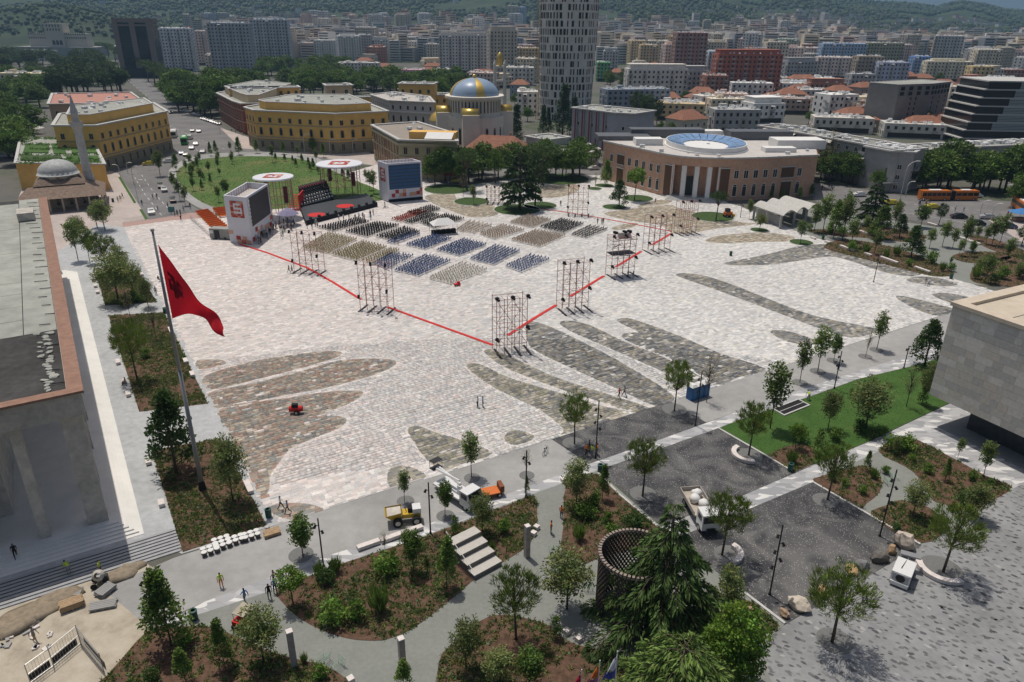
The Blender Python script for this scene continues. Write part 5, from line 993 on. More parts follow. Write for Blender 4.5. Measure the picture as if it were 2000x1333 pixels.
# ---------------------------------------------------------------- domed church with bell tower
def church():
    C = G(928, 300); O = Vector((C.x, C.y, 0)); t = thing('domed_church', 'cream church under a blue dome with golden ribs', 'church', O); mc = M('church_cream', (.68, .64, .56), var=.06, scale=.4); gold = M('gold_leaf', (.62, .43, .12), rough=.35, metal=.7, var=.1); blue = M('blue_dome', (.27, .36, .48), rough=.35, var=.1, scale=.2)
    k = (C-CAMP).dot(FW)/FPX                      # metres per photo pixel at the church
    zt = HT(C, 225); R = 50*k
    b = MB(); b.lathe([(R*1.12, 0), (R*1.12, zt)], 20, a0=0); b.prism([(R*1.12*math.cos(a), R*1.12*math.sin(a)) for a in np.linspace(0, 2*math.pi, 20, endpoint=False)], zt-.05, zt+.05); b.build('nave_wall', mc, t)
    zd = HT(C, 190); b = MB(); b.lathe([(R*.98, zt), (R*.98, zd), (R*1.12, zd), (R*1.12, zd+.8), (R*.9, zd+.9)], 40); b.build('drum', mc, t)
    for i in range(44):
        a = 2*math.pi*i/44; link('drum_window', win_mesh(.55, (zd-zt)*.62, 'plain', mc), t, (R*.985*math.sin(a), -R*.985*math.cos(a), zt+(zd-zt)*.25), a)
    zc = HT(C, 152); prof = [(R*.93*math.cos(a), zd+.8+(zc-zd-.8)*math.sin(a)) for a in np.linspace(0, math.pi/2*.985, 10)]
    b = MB(); b.lathe(prof, 40); b.build('dome', blue, t, True)
    for i in range(4):
        a = math.pi/2*i+R_(-72); w_ = R_(10); b = MB(); b.lathe([(r*1.006+.02, z+.03) for r, z in prof], 4, a0=a-w_, a1=a+w_); b.build('dome_rib', gold, t, True)
    b = MB(); b.blob((0, 0, zc+.5), (.8, .8, .8), 1, 0, 0, 2); b.build('lantern', gold, t, True)
    for i in range(20):
        a = 2*math.pi*i/20+.157
        if math.cos(a) > -.2: link('nave_window', win_mesh(1.1, zt*.42, 'arch', mc), t, (R*1.107*math.sin(a), -R*1.107*math.cos(a), zt*.33), a)
    for sx, sy in ((-1.12, -.3), (-.1, -1.17), (1.12, .3), (.1, 1.17)):
        b = MB(); b.box((R*sx, R*sy, zt*.55), (6.5, 6.5, zt*1.1), .15); b.build('pier', mc, t); b = MB(); b.tube((R*sx-3.2, R*sy, zt*1.1), (R*sx+3.2, R*sy, zt*1.1), 2.4, n=12); b.build('pier_vault', gold, t, True)
    q = G(863, 275); q = q-O; b = MB(); b.lathe([(5.2, 0), (5.2, 9)], 12, (q.x, q.y, 0)); b.build('chapel_wall', mc, t); b = MB(); b.lathe([(5.6, 9), (4.4, 11.4), (2, 13), (.05, 13.8)], 14, (q.x, q.y, 0)); b.build('chapel_dome', gold, t, True)
    for i in range(5): a = -.9+.45*i; link('chapel_window', win_mesh(.8, 3., 'arch', mc), t, (q.x+5.22*math.sin(a), q.y-5.22*math.cos(a), 3.5), a)
    B = G(976, 240); H = HT(B, 102); t2 = thing('bell_tower', 'slim four-columned cream bell tower with golden cap', 'tower', (B.x, B.y, 0))
    for sx in (-1, 1):
        for sy in (-1, 1): b = MB(); b.tube((2.6*sx, 2.6*sy, 0), (2.6*sx, 2.6*sy, H*.84), .95, .8, 8); b.build('column', mc, t2); b = MB(); b.lathe([(.8, H*.84), (.05, H*.9)], 8, (2.6*sx, 2.6*sy, 0)); b.build('pinnacle', mc, t2)
    for z in (.18, .4, .6, .8): b = MB(); b.box((0, 0, H*z), (5.6, 5.6, .8)); b.build('platform', mc, t2)
    b = MB(); b.lathe([(1.2, H*.8), (1.6, H*.9), (1.7, H*.93), (1.1, H*.975), (.05, H)], 10); b.build('cap', gold, t2, True)
    # presbytery and tiled house before it
    block('church_house', 'pink-roofed low house at the foot of the domed church', [(912, 262), (968, 256)], 8, 12, (.55, .45, .42), [(4.5, 1, 1.4, 5, 'plain')], roofm=M('red_metal_roof', (.42, .14, .11), var=.08), junk=0)
church()
def gable(name, label, x, y, w_, d_, h_, rh, rz, wallc, roofm=m_tile):
    P = G(x, y); t = thing(name, label, 'house', P, rz); b = MB(); b.box((0, 0, h_/2), (w_, d_, h_)); b.build('wall', m_fac, t).color = (*wallc, 1)
    e = .5; A = [(-w_/2-e, -d_/2-e, h_), (w_/2+e, -d_/2-e, h_), (w_/2+e, d_/2+e, h_), (-w_/2-e, d_/2+e, h_), (-w_/2+d_*.35, 0, h_+rh), (w_/2-d_*.35, 0, h_+rh)]
    b = MB(); b.add(A, [(0, 1, 5, 4), (1, 2, 5), (2, 3, 4, 5), (3, 0, 4), (3, 2, 1, 0)]); rf = b.build('roof', roofm, t)
    b = MB(); b.box((w_*.2, d_*.2, h_+rh), (.7, .7, 1.6)); b.build('chimney', m_fac, rf).color = (.4, .25, .2, 1)
    n = max(2, int(w_/3.5)); fl = max(1, int(h_/3.2))
    for f in range(fl): wins(t, (0, 0, 0), (-w_/2, -d_/2), (w_/2, -d_/2), 1+f*3.2, n, 1, 1.4); wins(t, (0, 0, 0), (w_/2, -d_/2), (w_/2, d_/2), 1+f*3.2, max(1, int(d_/4)), 1, 1.4)
    return t
gable('tiled_house', 'brown-tiled house in the trees before the domed church', 972, 320, 22, 13, 6, 4.5, -.25, (.42, .33, .25))
gable('tiled_house', 'orange-tiled cream house behind the brick bank', 1338, 262, 16, 12, 7.5, 4, .55, (.55, .50, .40))
# ---------------------------------------------------------------- tall faceted tower, cut off by the frame
def tower():
    B = G(1104, 232); k = (B-CAMP).dot(FW)/FPX; H = 86.; O = Vector((B.x, B.y, 0)); t = thing('faceted_tower', 'tall faceted grey concrete tower with slit windows', 'tower', O); mt = M('tower_panel', (.62, .60, .565), var=.14, scale=.25, big=.08); n = 10
    def ring(z):
        u = z/H; g_ = 1+.12*math.sin(min(1, u*1.25)*math.pi*.5)+.0*u; pts = []
        for i in range(n):
            a = 2*math.pi*i/n+.31; r = (51*k)*g_*(1-(.05 if i % 2 else 0)*(1-u)); pts.append((r*math.cos(a), r*.92*math.sin(a)))
        return pts
    NF = 22; b = MB()
    rows = [ring(H*i/NF) for i in range(NF+1)]; vs = [(p[0], p[1], H*i/NF) for i, r in enumerate(rows) for p in r]
    b.add(vs, [(j*n+i, j*n+(i+1) % n, (j+1)*n+(i+1) % n, (j+1)*n+i) for j in range(NF) for i in range(n)]); b.add([(p[0], p[1], H) for p in rows[-1]], [tuple(range(n))]); b.build('tower_wall', mt, t)
    r = random.Random(8); rec = M('window_reveal', (.10, .10, .10), var=0)
    for j in range(NF):
        z0 = H*j/NF; fh = H/NF
        for i in range(n):
            a0 = Vector(rows[j][i]); a1 = Vector(rows[j][(i+1) % n]); m_ = (a0+a1)/2; nr = Vector((a1.y-a0.y, a0.x-a1.x)).normalized()
            if (m_+Vector((B.x, B.y))).dot(nr) > 0: continue
            L = (a1-a0).length; nw = 5; tilt = math.atan2((Vector(rows[j+1][i])+Vector(rows[j+1][(i+1) % n])).length/2-m_.length, fh)
            for w_ in range(nw):
                if r.random() < .22: continue
                u = (w_+.5+r.uniform(-.25, .25))/nw; p = a0.lerp(a1, u)+nr*.02; wd = r.choice([.7, .7, .7, 1.3])
                if (wd, 'tw') not in WM:
                    q = MB(); q.box((0, -.03, fh*.37), (wd, .12, fh*.74), m=1); q.box((-wd/2-.05, -.08, fh*.37), (.1, .22, fh*.76)); q.box((wd/2+.05, -.08, fh*.37), (.1, .22, fh*.76)); WM[(wd, 'tw')] = q.mesh('window', [mt, m_glass])
                o = link('window', WM[(wd, 'tw')], t, (p.x, p.y, z0+fh*.12), math.atan2(a1.y-a0.y, a1.x-a0.x)); o.rotation_euler = (tilt, 0, o.rotation_euler[2])
    for i in (7,):
        a = 2*math.pi*i/n+.31; b = MB()
    # builder's hoist on its left flank
    hb = MB(); x0 = -56*k
    for z in np.arange(0, H, 2.2): hb.box((x0, -4, z), (1.6, 1.6, .12)); hb.tube((x0-.7, -4.7, z), (x0+.7, -4.7, z+2.2), .06, n=4)
    for sx in (-.75, .75):
        for sy in (-.75, .75): hb.tube((x0+sx, -4+sy, 0), (x0+sx, -4+sy, H), .1, n=4)
    hb.build('construction_hoist', M('hoist_ochre', (.42, .27, .11), var=.1), t)
tower()
# ================================================================ city blocks
m_balc = M('balcony_paint', (.40, .39, .375), var=.15, scale=.6)
m_awn = M('awning_white', (.60, .58, .54), var=.1)
APT = {}
def apt_meshes(fl, bays, st):
    k = (fl, bays, st)
    if k in APT: return APT[k]
    r = random.Random(fl*100+bays*7+st); bw = 3.2; fh = 3.1; W = bays*bw; D = 13.; H = fl*fh
    wl = MB(); wl.box((0, 0, H/2), (W, D, H)); wl.box((0, 0, H+.35), (W-.01, D-.01, .7-.02))
    if st == 1: wl.box((0, 2, H+1.5), (W*.7, D*.5, 3.))
    if st == 2: wl.box((-W*.25, 0, H+1.3), (3.5, 4, 2.6))
    if st == 3: wl.box((0, .5, H+1.5), (W-3, D-3, 3.)); wl.box((0, .5, H+3.3), (W-2, D-2, .3))
    wn = MB(); bl = MB()
    for side in range(4):
        if side in (1, 3): n = 3; L = D
        else: n = bays; L = W
        for f in range(fl):
            if f == 0 and side == 0 and st != 2:
                wn.box((0, -D/2-.02, 1.5), (W*.86, .06, 2.2)); continue
            for i in range(n):
                u = -L/2+L*(i+.5)/n; w_ = 1.25; z = f*fh+1.75
                kind = (i*7+side*3+st) % 3
                if side == 0: c = (u, -D/2-.02, z); s = (w_, .07, 1.45)
                elif side == 2: c = (u, D/2+.02, z); s = (w_, .07, 1.45)
                elif side == 1: c = (W/2+.02, u, z); s = (.07, w_, 1.45)
                else: c = (-W/2-.02, u, z); s = (.07, w_, 1.45)
                if kind != 0 or side in (0, 2): wn.box(c, s)
                if kind == 0 and side in (0, 2) and f > 0:
                    sg = -1 if side == 0 else 1
                    bl.box((u, sg*(D/2+.65), f*fh+.1), (2.7, 1.3, .16)); bl.box((u, sg*(D/2+1.27), f*fh+.62), (2.7, .08, .9))
                    if r.random() < .22: bl.box((u, sg*(D/2+.75), f*fh+2.5), (2.5, 1.4, .06), rx=-sg*.45)
                elif kind == 0 and f > 0:
                    sg = 1 if side == 1 else -1
                    bl.box((sg*(W/2+.6), u, f*fh+.1), (1.2, 2.7, .16)); bl.box((sg*(W/2+1.17), u, f*fh+.62), (.08, 2.7, .9))
    rf = MB(); zr = H+.71
    for i in range(int(W*D/11)):
        s = r.uniform(.5, 1.4); x = r.uniform(-W*.44, W*.44); y = r.uniform(-D*.42, D*.42)
        if r.random() < .5: rf.tube((x-s*.6, y, zr+.8), (x+s*.6, y, zr+.8), .42, n=6); rf.box((x, y-.55, zr+.45), (s*1.5, .9, .06), rx=.7)
        else: rf.box((x, y, zr+s*.35), (s, s, s*.7))
    mr = m_roofgrey
    APT[k] = (W, D, H, wl.mesh('wall', m_fac), wn.mesh('windows', m_glass), bl.mesh('balconies', m_balc) if bl.v else None, rf.mesh('roof_equipment', m_junk)); return APT[k]
def apt(P, W, D, H, color, label, rz=0., st=0, name='apartment_building', group=None, cat='building', parts=True):
    fl = min(16, max(2, round(H/3.1))); bays = min(16, max(2, round(W/3.2))); mW, mD, mH, wl, wn, bl, rf = apt_meshes(fl, bays, st)
    t = thing(name, label, cat, P, rz, group); s = (W/mW, D/mD, H/mH)
    link('wall', wl, t, scale=s, color=tuple(min(.78, c*1.45+.02) for c in color)); tag(link('windows', wn, t, scale=s), kind='stuff')
    if parts:
        if bl: tag(link('balconies', bl, t, scale=s), kind='stuff')
        tag(link('roof_equipment', rf, t, scale=s), kind='stuff')
    return t
def apx(x, yb, wpx, yt, color, label, rz=None, st=0, D=13., **k):
    P = G(x, yb); m_ = (P-CAMP).dot(FW)/FPX; P.y += D*.5
    return apt(P, wpx*m_, D, HT(G(x, yb), yt), color, label, TH-R_(31)+random.uniform(-.12, .12) if rz is None else rz, st, **k)
PLACED = []
def reg(x, yb, w): PLACED.append((x, yb, w))
W_ = (.50, .48, .45); CR = (.48, .42, .32); PK = (.47, .36, .32); GR = (.30, .30, .30); BL = (.20, .27, .38); BR = (.24, .115, .085); OC = (.42, .31, .15); OL = (.27, .26, .17)
NAMED = [
 (350, 140, 62, 57, (.44, .45, .46), 'white high-rise beside the dark twin-shaft tower', 0, .05), (456, 143, 78, 47, (.29, .30, .32), 'grey slab tower block, left of the two grey slabs', 0, .08), (534, 138, 70, 40, (.34, .36, .38), 'pale grey tower block with round roof pavilion', 1, .08),
 (588, 118, 26, 84, W_, 'cream gabled block right of the grey tower', 1, 0), (642, 120, 52, 80, W_, 'white block with stepped balconies above the park', 0, 0), (655, 110, 110, 68, BR, 'wide dark red block with flat projecting roof', 3, 0), (735, 100, 36, 58, (.19, .31, .27), 'sea-green block beside a brick one', 0, 0), (787, 102, 38, 66, PK, 'salmon brick tower with loggias', 0, 0),
 (905, 143, 92, 70, (.46, .44, .41), 'pale curved-looking block with many balconies left of the bell tower', 3, 0), (880, 140, 24, 70, OL, 'narrow olive block with yellow balconies', 0, 0), (810, 120, 30, 82, W_, 'slim white block with stacked balconies', 0, 0), (845, 122, 34, 88, GR, 'grey block with dark balconies behind the ministries', 0, 0), (700, 148, 80, 124, (.42, .40, .37), 'grey mansion with dormer roof above the park', 2, 0), (790, 160, 96, 138, (.44, .26, .28), 'pink three-storey block among the trees', 2, -.15), (800, 118, 76, 100, (.15, .24, .19), 'low dark green building with long front', 2, 0),
 (1342, 168, 60, 66, (.23, .13, .115), 'tall dark red apartment tower on the right of the grey tower', 0, .1), (1218, 112, 40, 82, PK, 'pink mid-rise right of the grey tower', 0, 0), (1258, 118, 28, 96, OC, 'ochre yellow block in the middle distance', 0, 0), (1235, 105, 40, 80, BL, 'blue-grey slab right of the grey tower', 0, 0), (1300, 118, 44, 90, W_, 'pale block with green balconies', 0, 0), (1280, 195, 118, 137, (.44, .42, .39), 'cream and brick apartment house with glazed top floor', 3, .1), (1398, 150, 36, 102, (.36, .41, .46), 'pale blue block left of the red-brown complex', 0, 0),
 (1455, 190, 128, 108, (.27, .085, .055), 'large red-brown apartment complex with white awnings', 3, .1), (1395, 195, 44, 150, BR, 'lower red-brown stepped block of the complex', 2, .1), (1468, 205, 78, 165, (.45, .45, .44), 'white panel block in front of the red-brown complex', 0, -.15), (1430, 225, 90, 196, CR, 'cream corner building with small square windows', 2, .05), (1386, 218, 52, 190, (.47, .44, .40), 'pale stained wall block behind the tiled house', 0, .3), (1435, 262, 90, 218, (.26, .26, .255), 'grey modern office with ribbon windows', 2, .05),
 (1240, 228, 130, 177, (.17, .20, .24), 'long dark slate hall with green roof edge', 2, .25), (1640, 150, 84, 87, (.24, .33, .45), 'blue slab block, tallest of the coloured row', 0, 0), (1716, 150, 76, 86, OL, 'olive green block in the coloured row', 0, 0), (1630, 155, 72, 114, (.50, .41, .37), 'pink and white block before the blue slab', 0, -.1), (1692, 170, 50, 112, (.24, .20, .15), 'brown block with dark balconies in the coloured row', 0, 0), (1738, 172, 60, 124, (.31, .33, .42), 'lilac block with white balconies', 0, 0), (1795, 156, 32, 112, (.14, .23, .42), 'deep blue block beside the concrete shell', 0, 0), (1850, 160, 86, 122, (.47, .43, .32), 'long cream block behind the concrete shell', 1, -.1), (1912, 178, 40, 132, (.44, .34, .17), 'yellow block with awnings', 0, -.1), (1965, 165, 60, 138, BR, 'dark red block at the right edge', 0, -.1),
 (1570, 225, 90, 196, (.26, .20, .17), 'brown apartment house with mixed windows', 0, -.15), (1610, 230, 40, 195, (.30, .22, .17), 'dark brown block beside the pink gabled house', 0, -.2), (1520, 222, 56, 192, PK, 'pinkish block right of the cream corner building', 0, -.1), (1705, 240, 80, 212, (.27, .17, .12), 'low brick house with white shutters', 2, -.1), (1775, 200, 40, 165, (.36, .32, .28), 'grey-beige block left of the concrete shell', 0, 0), (1880, 255, 90, 238, (.26, .18, .13), 'low brick range before the glass office', 2, -.15), (1850, 245, 20, 172, (.52, .49, .40), 'narrow cream block right of the concrete shell', 0, 0), (1550, 190, 50, 165, W_, 'white house with orange roof terrace', 2, 0), (1790, 272, 110, 246, (.38, .37, .34), 'pale terrace house range with roof tanks', 0, -.25), (1650, 262, 110, 234, (.40, .37, .33), 'flat-roofed houses crowded with solar tanks', 0, -.2), (1720, 222, 50, 190, (.40, .35, .29), 'beige house wall right of the brick house', 2, 0), (1590, 205, 60, 178, (.38, .36, .34), 'low grey terrace with roof tanks', 2, 0),
 (52, 188, 104, 146, (.42, .37, .25), 'three-storey cream and grey block at the left edge', 2, 0), (60, 120, 90, 100, (.40, .38, .34), 'low pale building behind the conifers', 2, 0), (240, 118, 30, 92, (.45, .41, .35), 'pale low block left of the twin-shaft tower', 2, 0), (395, 128, 22, 62, PK, 'pinkish block between the white and grey towers', 0, 0), (423, 132, 40, 108, (.48, .40, .34), 'low house with orange roof between the towers', 2, 0), (1012, 168, 60, 134, (.45, .43, .39), 'pale block left of the grey tower base', 0, 0), (1018, 118, 24, 76, (.20, .34, .14), 'lime green block left of the grey tower', 0, 0), (1040, 120, 50, 78, (.25, .27, .24), 'grey-green block behind the grey tower', 0, 0), (1178, 160, 26, 124, (.09, .25, .10), 'bright green block right of the grey tower', 0, 0), (1030, 225, 40, 182, (.48, .46, .43), 'pale columned hall at the foot of the grey tower', 2, 0), (940, 122, 40, 84, W_, 'white block left of the bell tower', 0, 0)]
for x, yb, w_, yt, c_, lb, st, rz in NAMED: apx(x, yb, w_, yt, c_, lb, rz, st); reg(x, yb, w_)
# red-striped grey block right of the church
def striped():
    tS = block('striped_building', 'grey office with red vertical stripes and ivy near the brick bank', [(1118, 212), (1200, 222), (1238, 224)], 15.5, 16, (.37, .38, .41), [(9, 1., 1.4, 9, 'plain')], junk=12); a, b = G(1118, 212, 15.5), G(1200, 222, 15.5); O = tS.location; mr = M('red_stripe', (.30, .06, .09), var=.12)
    for i in range(5):
        for j in range(2):
            p = a.lerp(b, .1+.17*i+.035*j); k = MB(); k.box((0, -.3, 7.6), (.55, .6, 15.2)); o = k.build('fin', mr if j == 0 else m_conc, tS); o.location = (p.x-O.x, p.y-O.y, 0); o.rotation_euler[2] = ang(a, b)
striped()
block('low_pavilion', 'low white flat-roofed pavilion between the trees and the brick bank', [(1062, 296), (1150, 300), (1170, 293)], 5.5, 14, (.60, .58, .56), [(1.6, 1.6, 2.2, 4, 'plain')], junk=6)
block('louvred_hall', 'long grey louvred hall left of the low pavilion', [(1028, 268), (1068, 275)], 8, 12, (.42, .42, .41), [], junk=4)
# twin-shaft dark tower
def twin():
    P = G(275, 152); k = (P-CAMP).dot(FW)/FPX; H = HT(P, 36); t = thing('twin_shaft_tower', 'dark glass office tower in a brown stone portal frame', 'tower', (P.x, P.y+8, 0), .08); W = 74*k; st = M('brown_stone', (.24, .19, .175), var=.08)
    for x in (-.42, 0, .42):
        b = MB(); b.box((x*W, -8, H/2), (W*.13, 1.8, H)); b.build('pier', st, t)
    b = MB(); b.box((0, 0, H*.965), (W*.97, 17.5, H*.07)); b.build('crown_beam', st, t); b = MB(); b.box((0, -.2, H*.885), (W*.97, 17, H*.03)); b.build('crown_beam', st, t)
    b = MB(); b.box((0, 0, H*.47), (W*.94, 15, H*.94)); b.build('glass_shaft', M('dark_curtain_glass', (.02, .028, .036), rough=.12, var=.3, scale=.1, spec=.6), t)
    for x in (-.21, .21):
        for i in range(14): b = MB(); b.box((x*W, -7.6, H*(.08+.056*i)), (W*.28, .25, .22)); b.build('spandrel', m_darkmetal, t)
    b = MB(); b.box((0, -1, 4), (W*1.15, 22, 8)); b.build('podium', m_darkmetal, t)
    for x in (-.1, 0, .1, .16): b = MB(); b.tube((x*W, 0, H), (x*W, 0, H+random.uniform(6, 11)), .15, .05, 5); b.build('mast', m_darkmetal, t)
twin()
def university():
    P = G(122, 92); P = AT(122, 90, 1080); z = terr(P.x, P.y); P.z = max(0, 50-1080*.033); k = (P-CAMP).dot(FW)/FPX; t = thing('university_building', 'long pale stone university with square central tower below the wooded hill', 'building', (P.x, P.y, P.z)); c = M('travertine', (.54, .49, .41), var=.06)
    b = MB(); b.box((0, 0, 9*k*1.1-4), (112*k, 16, 22*k+8)); b.build('wing', c, t); b = MB(); b.box((-2*k, -2, 18*k-4), (34*k, 18, 42*k+8)); b.build('central_tower', c, t)
    wins(t, (0, 0, 0), (-56*k, -8), (56*k, -8), [8, 13], 26, 1.6, 2.4); wins(t, (0, 0, 0), (-16*k, -11), (12*k, -11), [18, 23, 28], 5, 1.8, 3.)
    for i in range(3): link('arched_door', win_mesh(4, 6, 'arch'), t, ((-6+7*i)*k*1.0, -11.05, .5))
    b = MB(); b.box((0, 0, -12), (150*k, 40, 20)); b.build('terrace', m_conc, t)
university()
# unfinished concrete shell
def shell():
    zr = 26; F = [(1757, 166), (1822, 164), (1858, 160)]; P0 = G(1745, 262); zr = HT(P0, 166)
    t = block('concrete_shell', 'unfinished bare concrete block with empty window holes', F, zr, 16, (.22, .21, .205), [], junk=0, ch=.2, cor=.3); F = [G(x, y, zr) for x, y in F]; O = t.location; hole = M('hole_shade', (.012, .012, .012), var=0)  # near-black panels paint the unlit inside of window holes on a solid wall
    for a, c, n in ((F[0], F[1], 2), (F[1], F[2], 3)):
        for fl in range(9):
            for i in range(n*(2 if fl > 6 else 1)):
                nn = n*(2 if fl > 6 else 1); p = a.lerp(c, (i+.5)/nn if fl > 6 else .35+.3*(i+.5)/nn if n == 2 else (i+.5)/nn); k = MB(); k.box((0, -.04, 0), (2.6 if fl > 6 else .8, .1, 1.7 if fl > 6 else 1.3)); o = k.build('hole_shade_panel', hole, t); o.location = (p.x-O.x, p.y-O.y, 2+fl*zr/9.6); o.rotation_euler[2] = ang(a, c)
shell()
# glass office with slanting louvred prow
def glassoffice():
    P0 = G(1915, 285); zr = HT(P0, 158); A = G(1938, 158, zr); B = G(2080, 160, zr); O = Vector((A.x, A.y, 0)); t = thing('glass_office', 'grey louvred glass office building with slanting prow at right edge', 'building', O); d = Vector((B.x-A.x, B.y-A.y)).normalized(); nr = Vector((-d.y, d.x)); lv = M('louvre_grey', (.36, .40, .41), var=.06, rough=.5)
    for i in range(8):
        z0 = zr*i/8; z1 = zr*(i+1)/8; s0 = -7.5+7.5*i/8; a = Vector((A.x, A.y))+d*s0
        P = [tuple(a), tuple(a+d*70), tuple(a+d*70+nr*26), tuple(a+nr*26)]
        b = MB(); b.prism(P, z0, z1-.5, bottom=False); wob(b.build('glass_storey', m_glass, t), O)
        b = MB(); b.prism(grow(P, .5), z1-.5, z1); wob(b.build('floor_slab', m_kerb, t), O)
        for j in range(5):
            if i > 1: b = MB(); q0 = a+d*(9+i*.6); q1 = a+d*70; m_ = (q0+q1)/2; b.box((m_.x-nr.x*.55, m_.y-nr.y*.55, z0+.25+j*.62), ((q1-q0).length, .1, .42), ang(q0, q1)); wob(b.build('louvre', lv, t), O)
glassoffice()
# grey panel apartment blocks behind the avenue
def panelblock(label, F, zr, depth, seed):
    t = block('panel_block', label, F, zr, depth, (.36, .355, .34), [], junk=60, cor=.6, roofm=M('lichen_roof', (.27, .27, .235), var=.2, scale=.5)); Fw = [G(x, y, zr) for x, y in F]; O = t.location; r = random.Random(seed); bm_ = M('enclosed_balcony', (.42, .41, .39), var=.2)
    for a, c in zip(Fw[:-1], Fw[1:]):
        L = (c-a).length; n = int(L/3.4); rz = ang(a, c); fl = int(zr/3.2)
        for f in range(fl):
            for i in range(n):
                p = a.lerp(c, (i+.5)/n); q = (p.x-O.x, p.y-O.y, .9+f*3.2)
                if i % 4 == 1 and f > 0:
                    k = MB(); k.box((0, -.75, -.5), (3.1, 1.5, .18)); k.box((0, -1.45, .05), (3.1, .1, 1.0)); k.box((0, -.05, 1.), (2.6, .06, 1.6), m=1)
                    if r.random() < .5: k.box((0, -1.4, 1.9), (3., 1.5, .06), rx=.5, m=2)
                    k.build('balcony', [bm_, m_glass, m_awn], t, loc=q, rz=rz)
                elif r.random() < .85: link('window', win_mesh(1.2, 1.4), t, q, rz)
    return t
panelblock('long grey panel apartment block right behind the bank, roof full of tanks', [(1482, 247), (1600, 268), (1757, 296)], 13, 12, 1)
panelblock('grey panel apartment block behind the orange bus', [(1785, 297), (1850, 291), (2040, 283)], 10.5, 12, 2)
panelblock('narrow grey corner block with shop awning at its foot', [(1740, 297), (1786, 300), (1800, 292)], 12.6, 10, 3)
# procedural infill of the housing quarters; every house stands on its own plot
def infill():
    r = random.Random(77); pal = [('white', (.50, .49, .47)), ('cream', (.47, .41, .31)), ('pink', (.46, .35, .31)), ('grey', (.31, .31, .31)), ('brick-red', (.27, .13, .09)), ('ochre', (.42, .32, .18)), ('blue-grey', (.27, .32, .39)), ('pale green', (.31, .36, .28)), ('beige', (.41, .37, .31))]
    wts = [5, 4, 3, 3, 1.4, 1.4, 1.2, .8, 4]
    zones = [([(560, 100), (900, 98), (1045, 100), (1045, 150), (930, 158), (880, 132), (600, 126)], 56, 17, 32), ([(330, 88), (1045, 84), (1045, 104), (560, 104), (420, 112)], 64, 18, 36), ([(1175, 92), (1640, 88), (1560, 135), (1480, 160), (1180, 140)], 66, 17, 34), ([(1500, 100), (2010, 100), (2010, 150), (1580, 160)], 64, 12, 28), ([(1480, 165), (1990, 160), (1990, 232), (1800, 235), (1500, 235)], 52, 7, 14), ([(1290, 205), (1500, 215), (1500, 245), (1320, 245)], 8, 6, 10), ([(1190, 130), (1340, 130), (1500, 160), (1500, 205), (1290, 200), (1190, 160)], 16, 6, 13), ([(1640, 245), (2000, 240), (2000, 275), (1800, 280)], 12, 6, 9), ([(880, 150), (1045, 140), (1045, 200), (990, 200)], 10, 7, 14), ([(700, 120), (900, 130), (900, 165), (700, 160)], 10, 7, 11)]
    got = []
    n_ = 0
    for Z, n, hl, hh in zones:
        tries = 0; c = 0; xs = [p[0] for p in Z]; ys = [p[1] for p in Z]
        while c < n and tries < 3000:
            tries += 1; x = r.uniform(min(xs), max(xs)); y = r.uniform(min(ys), max(ys))
            if not inpoly(np.array([x]), np.array([y]), Z)[0]: continue
            P = G(x, y)
            if any(abs(x-a) < (w_*.5+8) and abs(y-b) < 3.5 for a, b, w_ in PLACED): continue
            if any((P-g_).length < 16.5 for g_ in got): continue
            if any(abs(x-a) < w_*.5+4 and 0 < y-b < 16 and w_ > 50 for a, b, w_ in PLACED): continue
            if P.y > 1000: P.z = max(0., float(terr(P.x, P.y)))
            got.append(P); c += 1; nm, col = r.choices(pal, wts)[0]; H = r.uniform(hl, hh) if r.random() > .12 else r.uniform(hh, hh*1.4); W = r.uniform(13, 30); k = r.uniform(.85, 1.1); col = tuple(v*k for v in col)
            fl = round(H/3.1); size = 'low' if fl <= 4 else 'mid-rise' if fl <= 7 else 'tall'
            if size == 'low' and r.random() < .65 and P.y < 900: t = gable('tiled_house', '%s house with tiled roof %s' % (nm, where(P)), x, y, W*.7, 11, H*.75, 3.2, r.uniform(-.5, .5), col)
            else: apt(P, W, r.uniform(11, 15), H, col, '%s %s apartment building %s' % (size, nm, where(P)), r.choice([0, .15, -.2, .5, -.45, .3])+r.uniform(-.08, .08), r.choice([0, 0, 1, 2, 3]))
infill()
# the remaining far town, too small to pick apart
def far_town():
    r = random.Random(9); b = MB(); n = 0; mats = [M('far_wall_%d' % i, c, var=.05) for i, c in enumerate([(.66, .64, .60), (.62, .54, .42), (.60, .46, .40), (.44, .44, .45), (.55, .49, .41)])]+[m_glass, m_tile]
    for i in range(2900):
        px = r.uniform(380, 2100) if r.random() < .94 else r.uniform(-60, 380); d = 1020+r.random()**1.5*1350
        if px < 380 and d < 1700: continue
        if 600 < px < 1450 and d > 1750 and r.random() < .85: continue
        if px < 1100 and d > 1500 and r.random() < .6: continue
        x = (px-1000)/1556*d; z = float(terr(x, d)); small = d > 1450 and px > 1650 or d > 1700; W = r.uniform(12, 26) if not small else r.uniform(8, 14); H = r.uniform(15, 38) if not small else r.uniform(5, 9); rz = r.uniform(-.6, .6); D = r.uniform(11, 15); m_ = r.choice([0, 0, 1, 2, 3, 4, 4])
        b.box((x, d, z+H/2-1), (W, D, H+2), rz, m_)
        fl = int(H/3.1); c, s = math.cos(rz), math.sin(rz)
        if small: b.box((x, d, z+H+.4), (W+.6, D+.6, .8), rz, 6 if r.random() < .6 else m_)
        else:
            for f in range(fl): b.box((x+s*(D/2), d-c*(D/2), z+1.9+3.1*f), (W*.82, .3, 1.1), rz, 5)
    tag(b.build('far_town', mats), 'far mass of small pale houses spreading up to the hills', 'town', kind='stuff')
far_town()
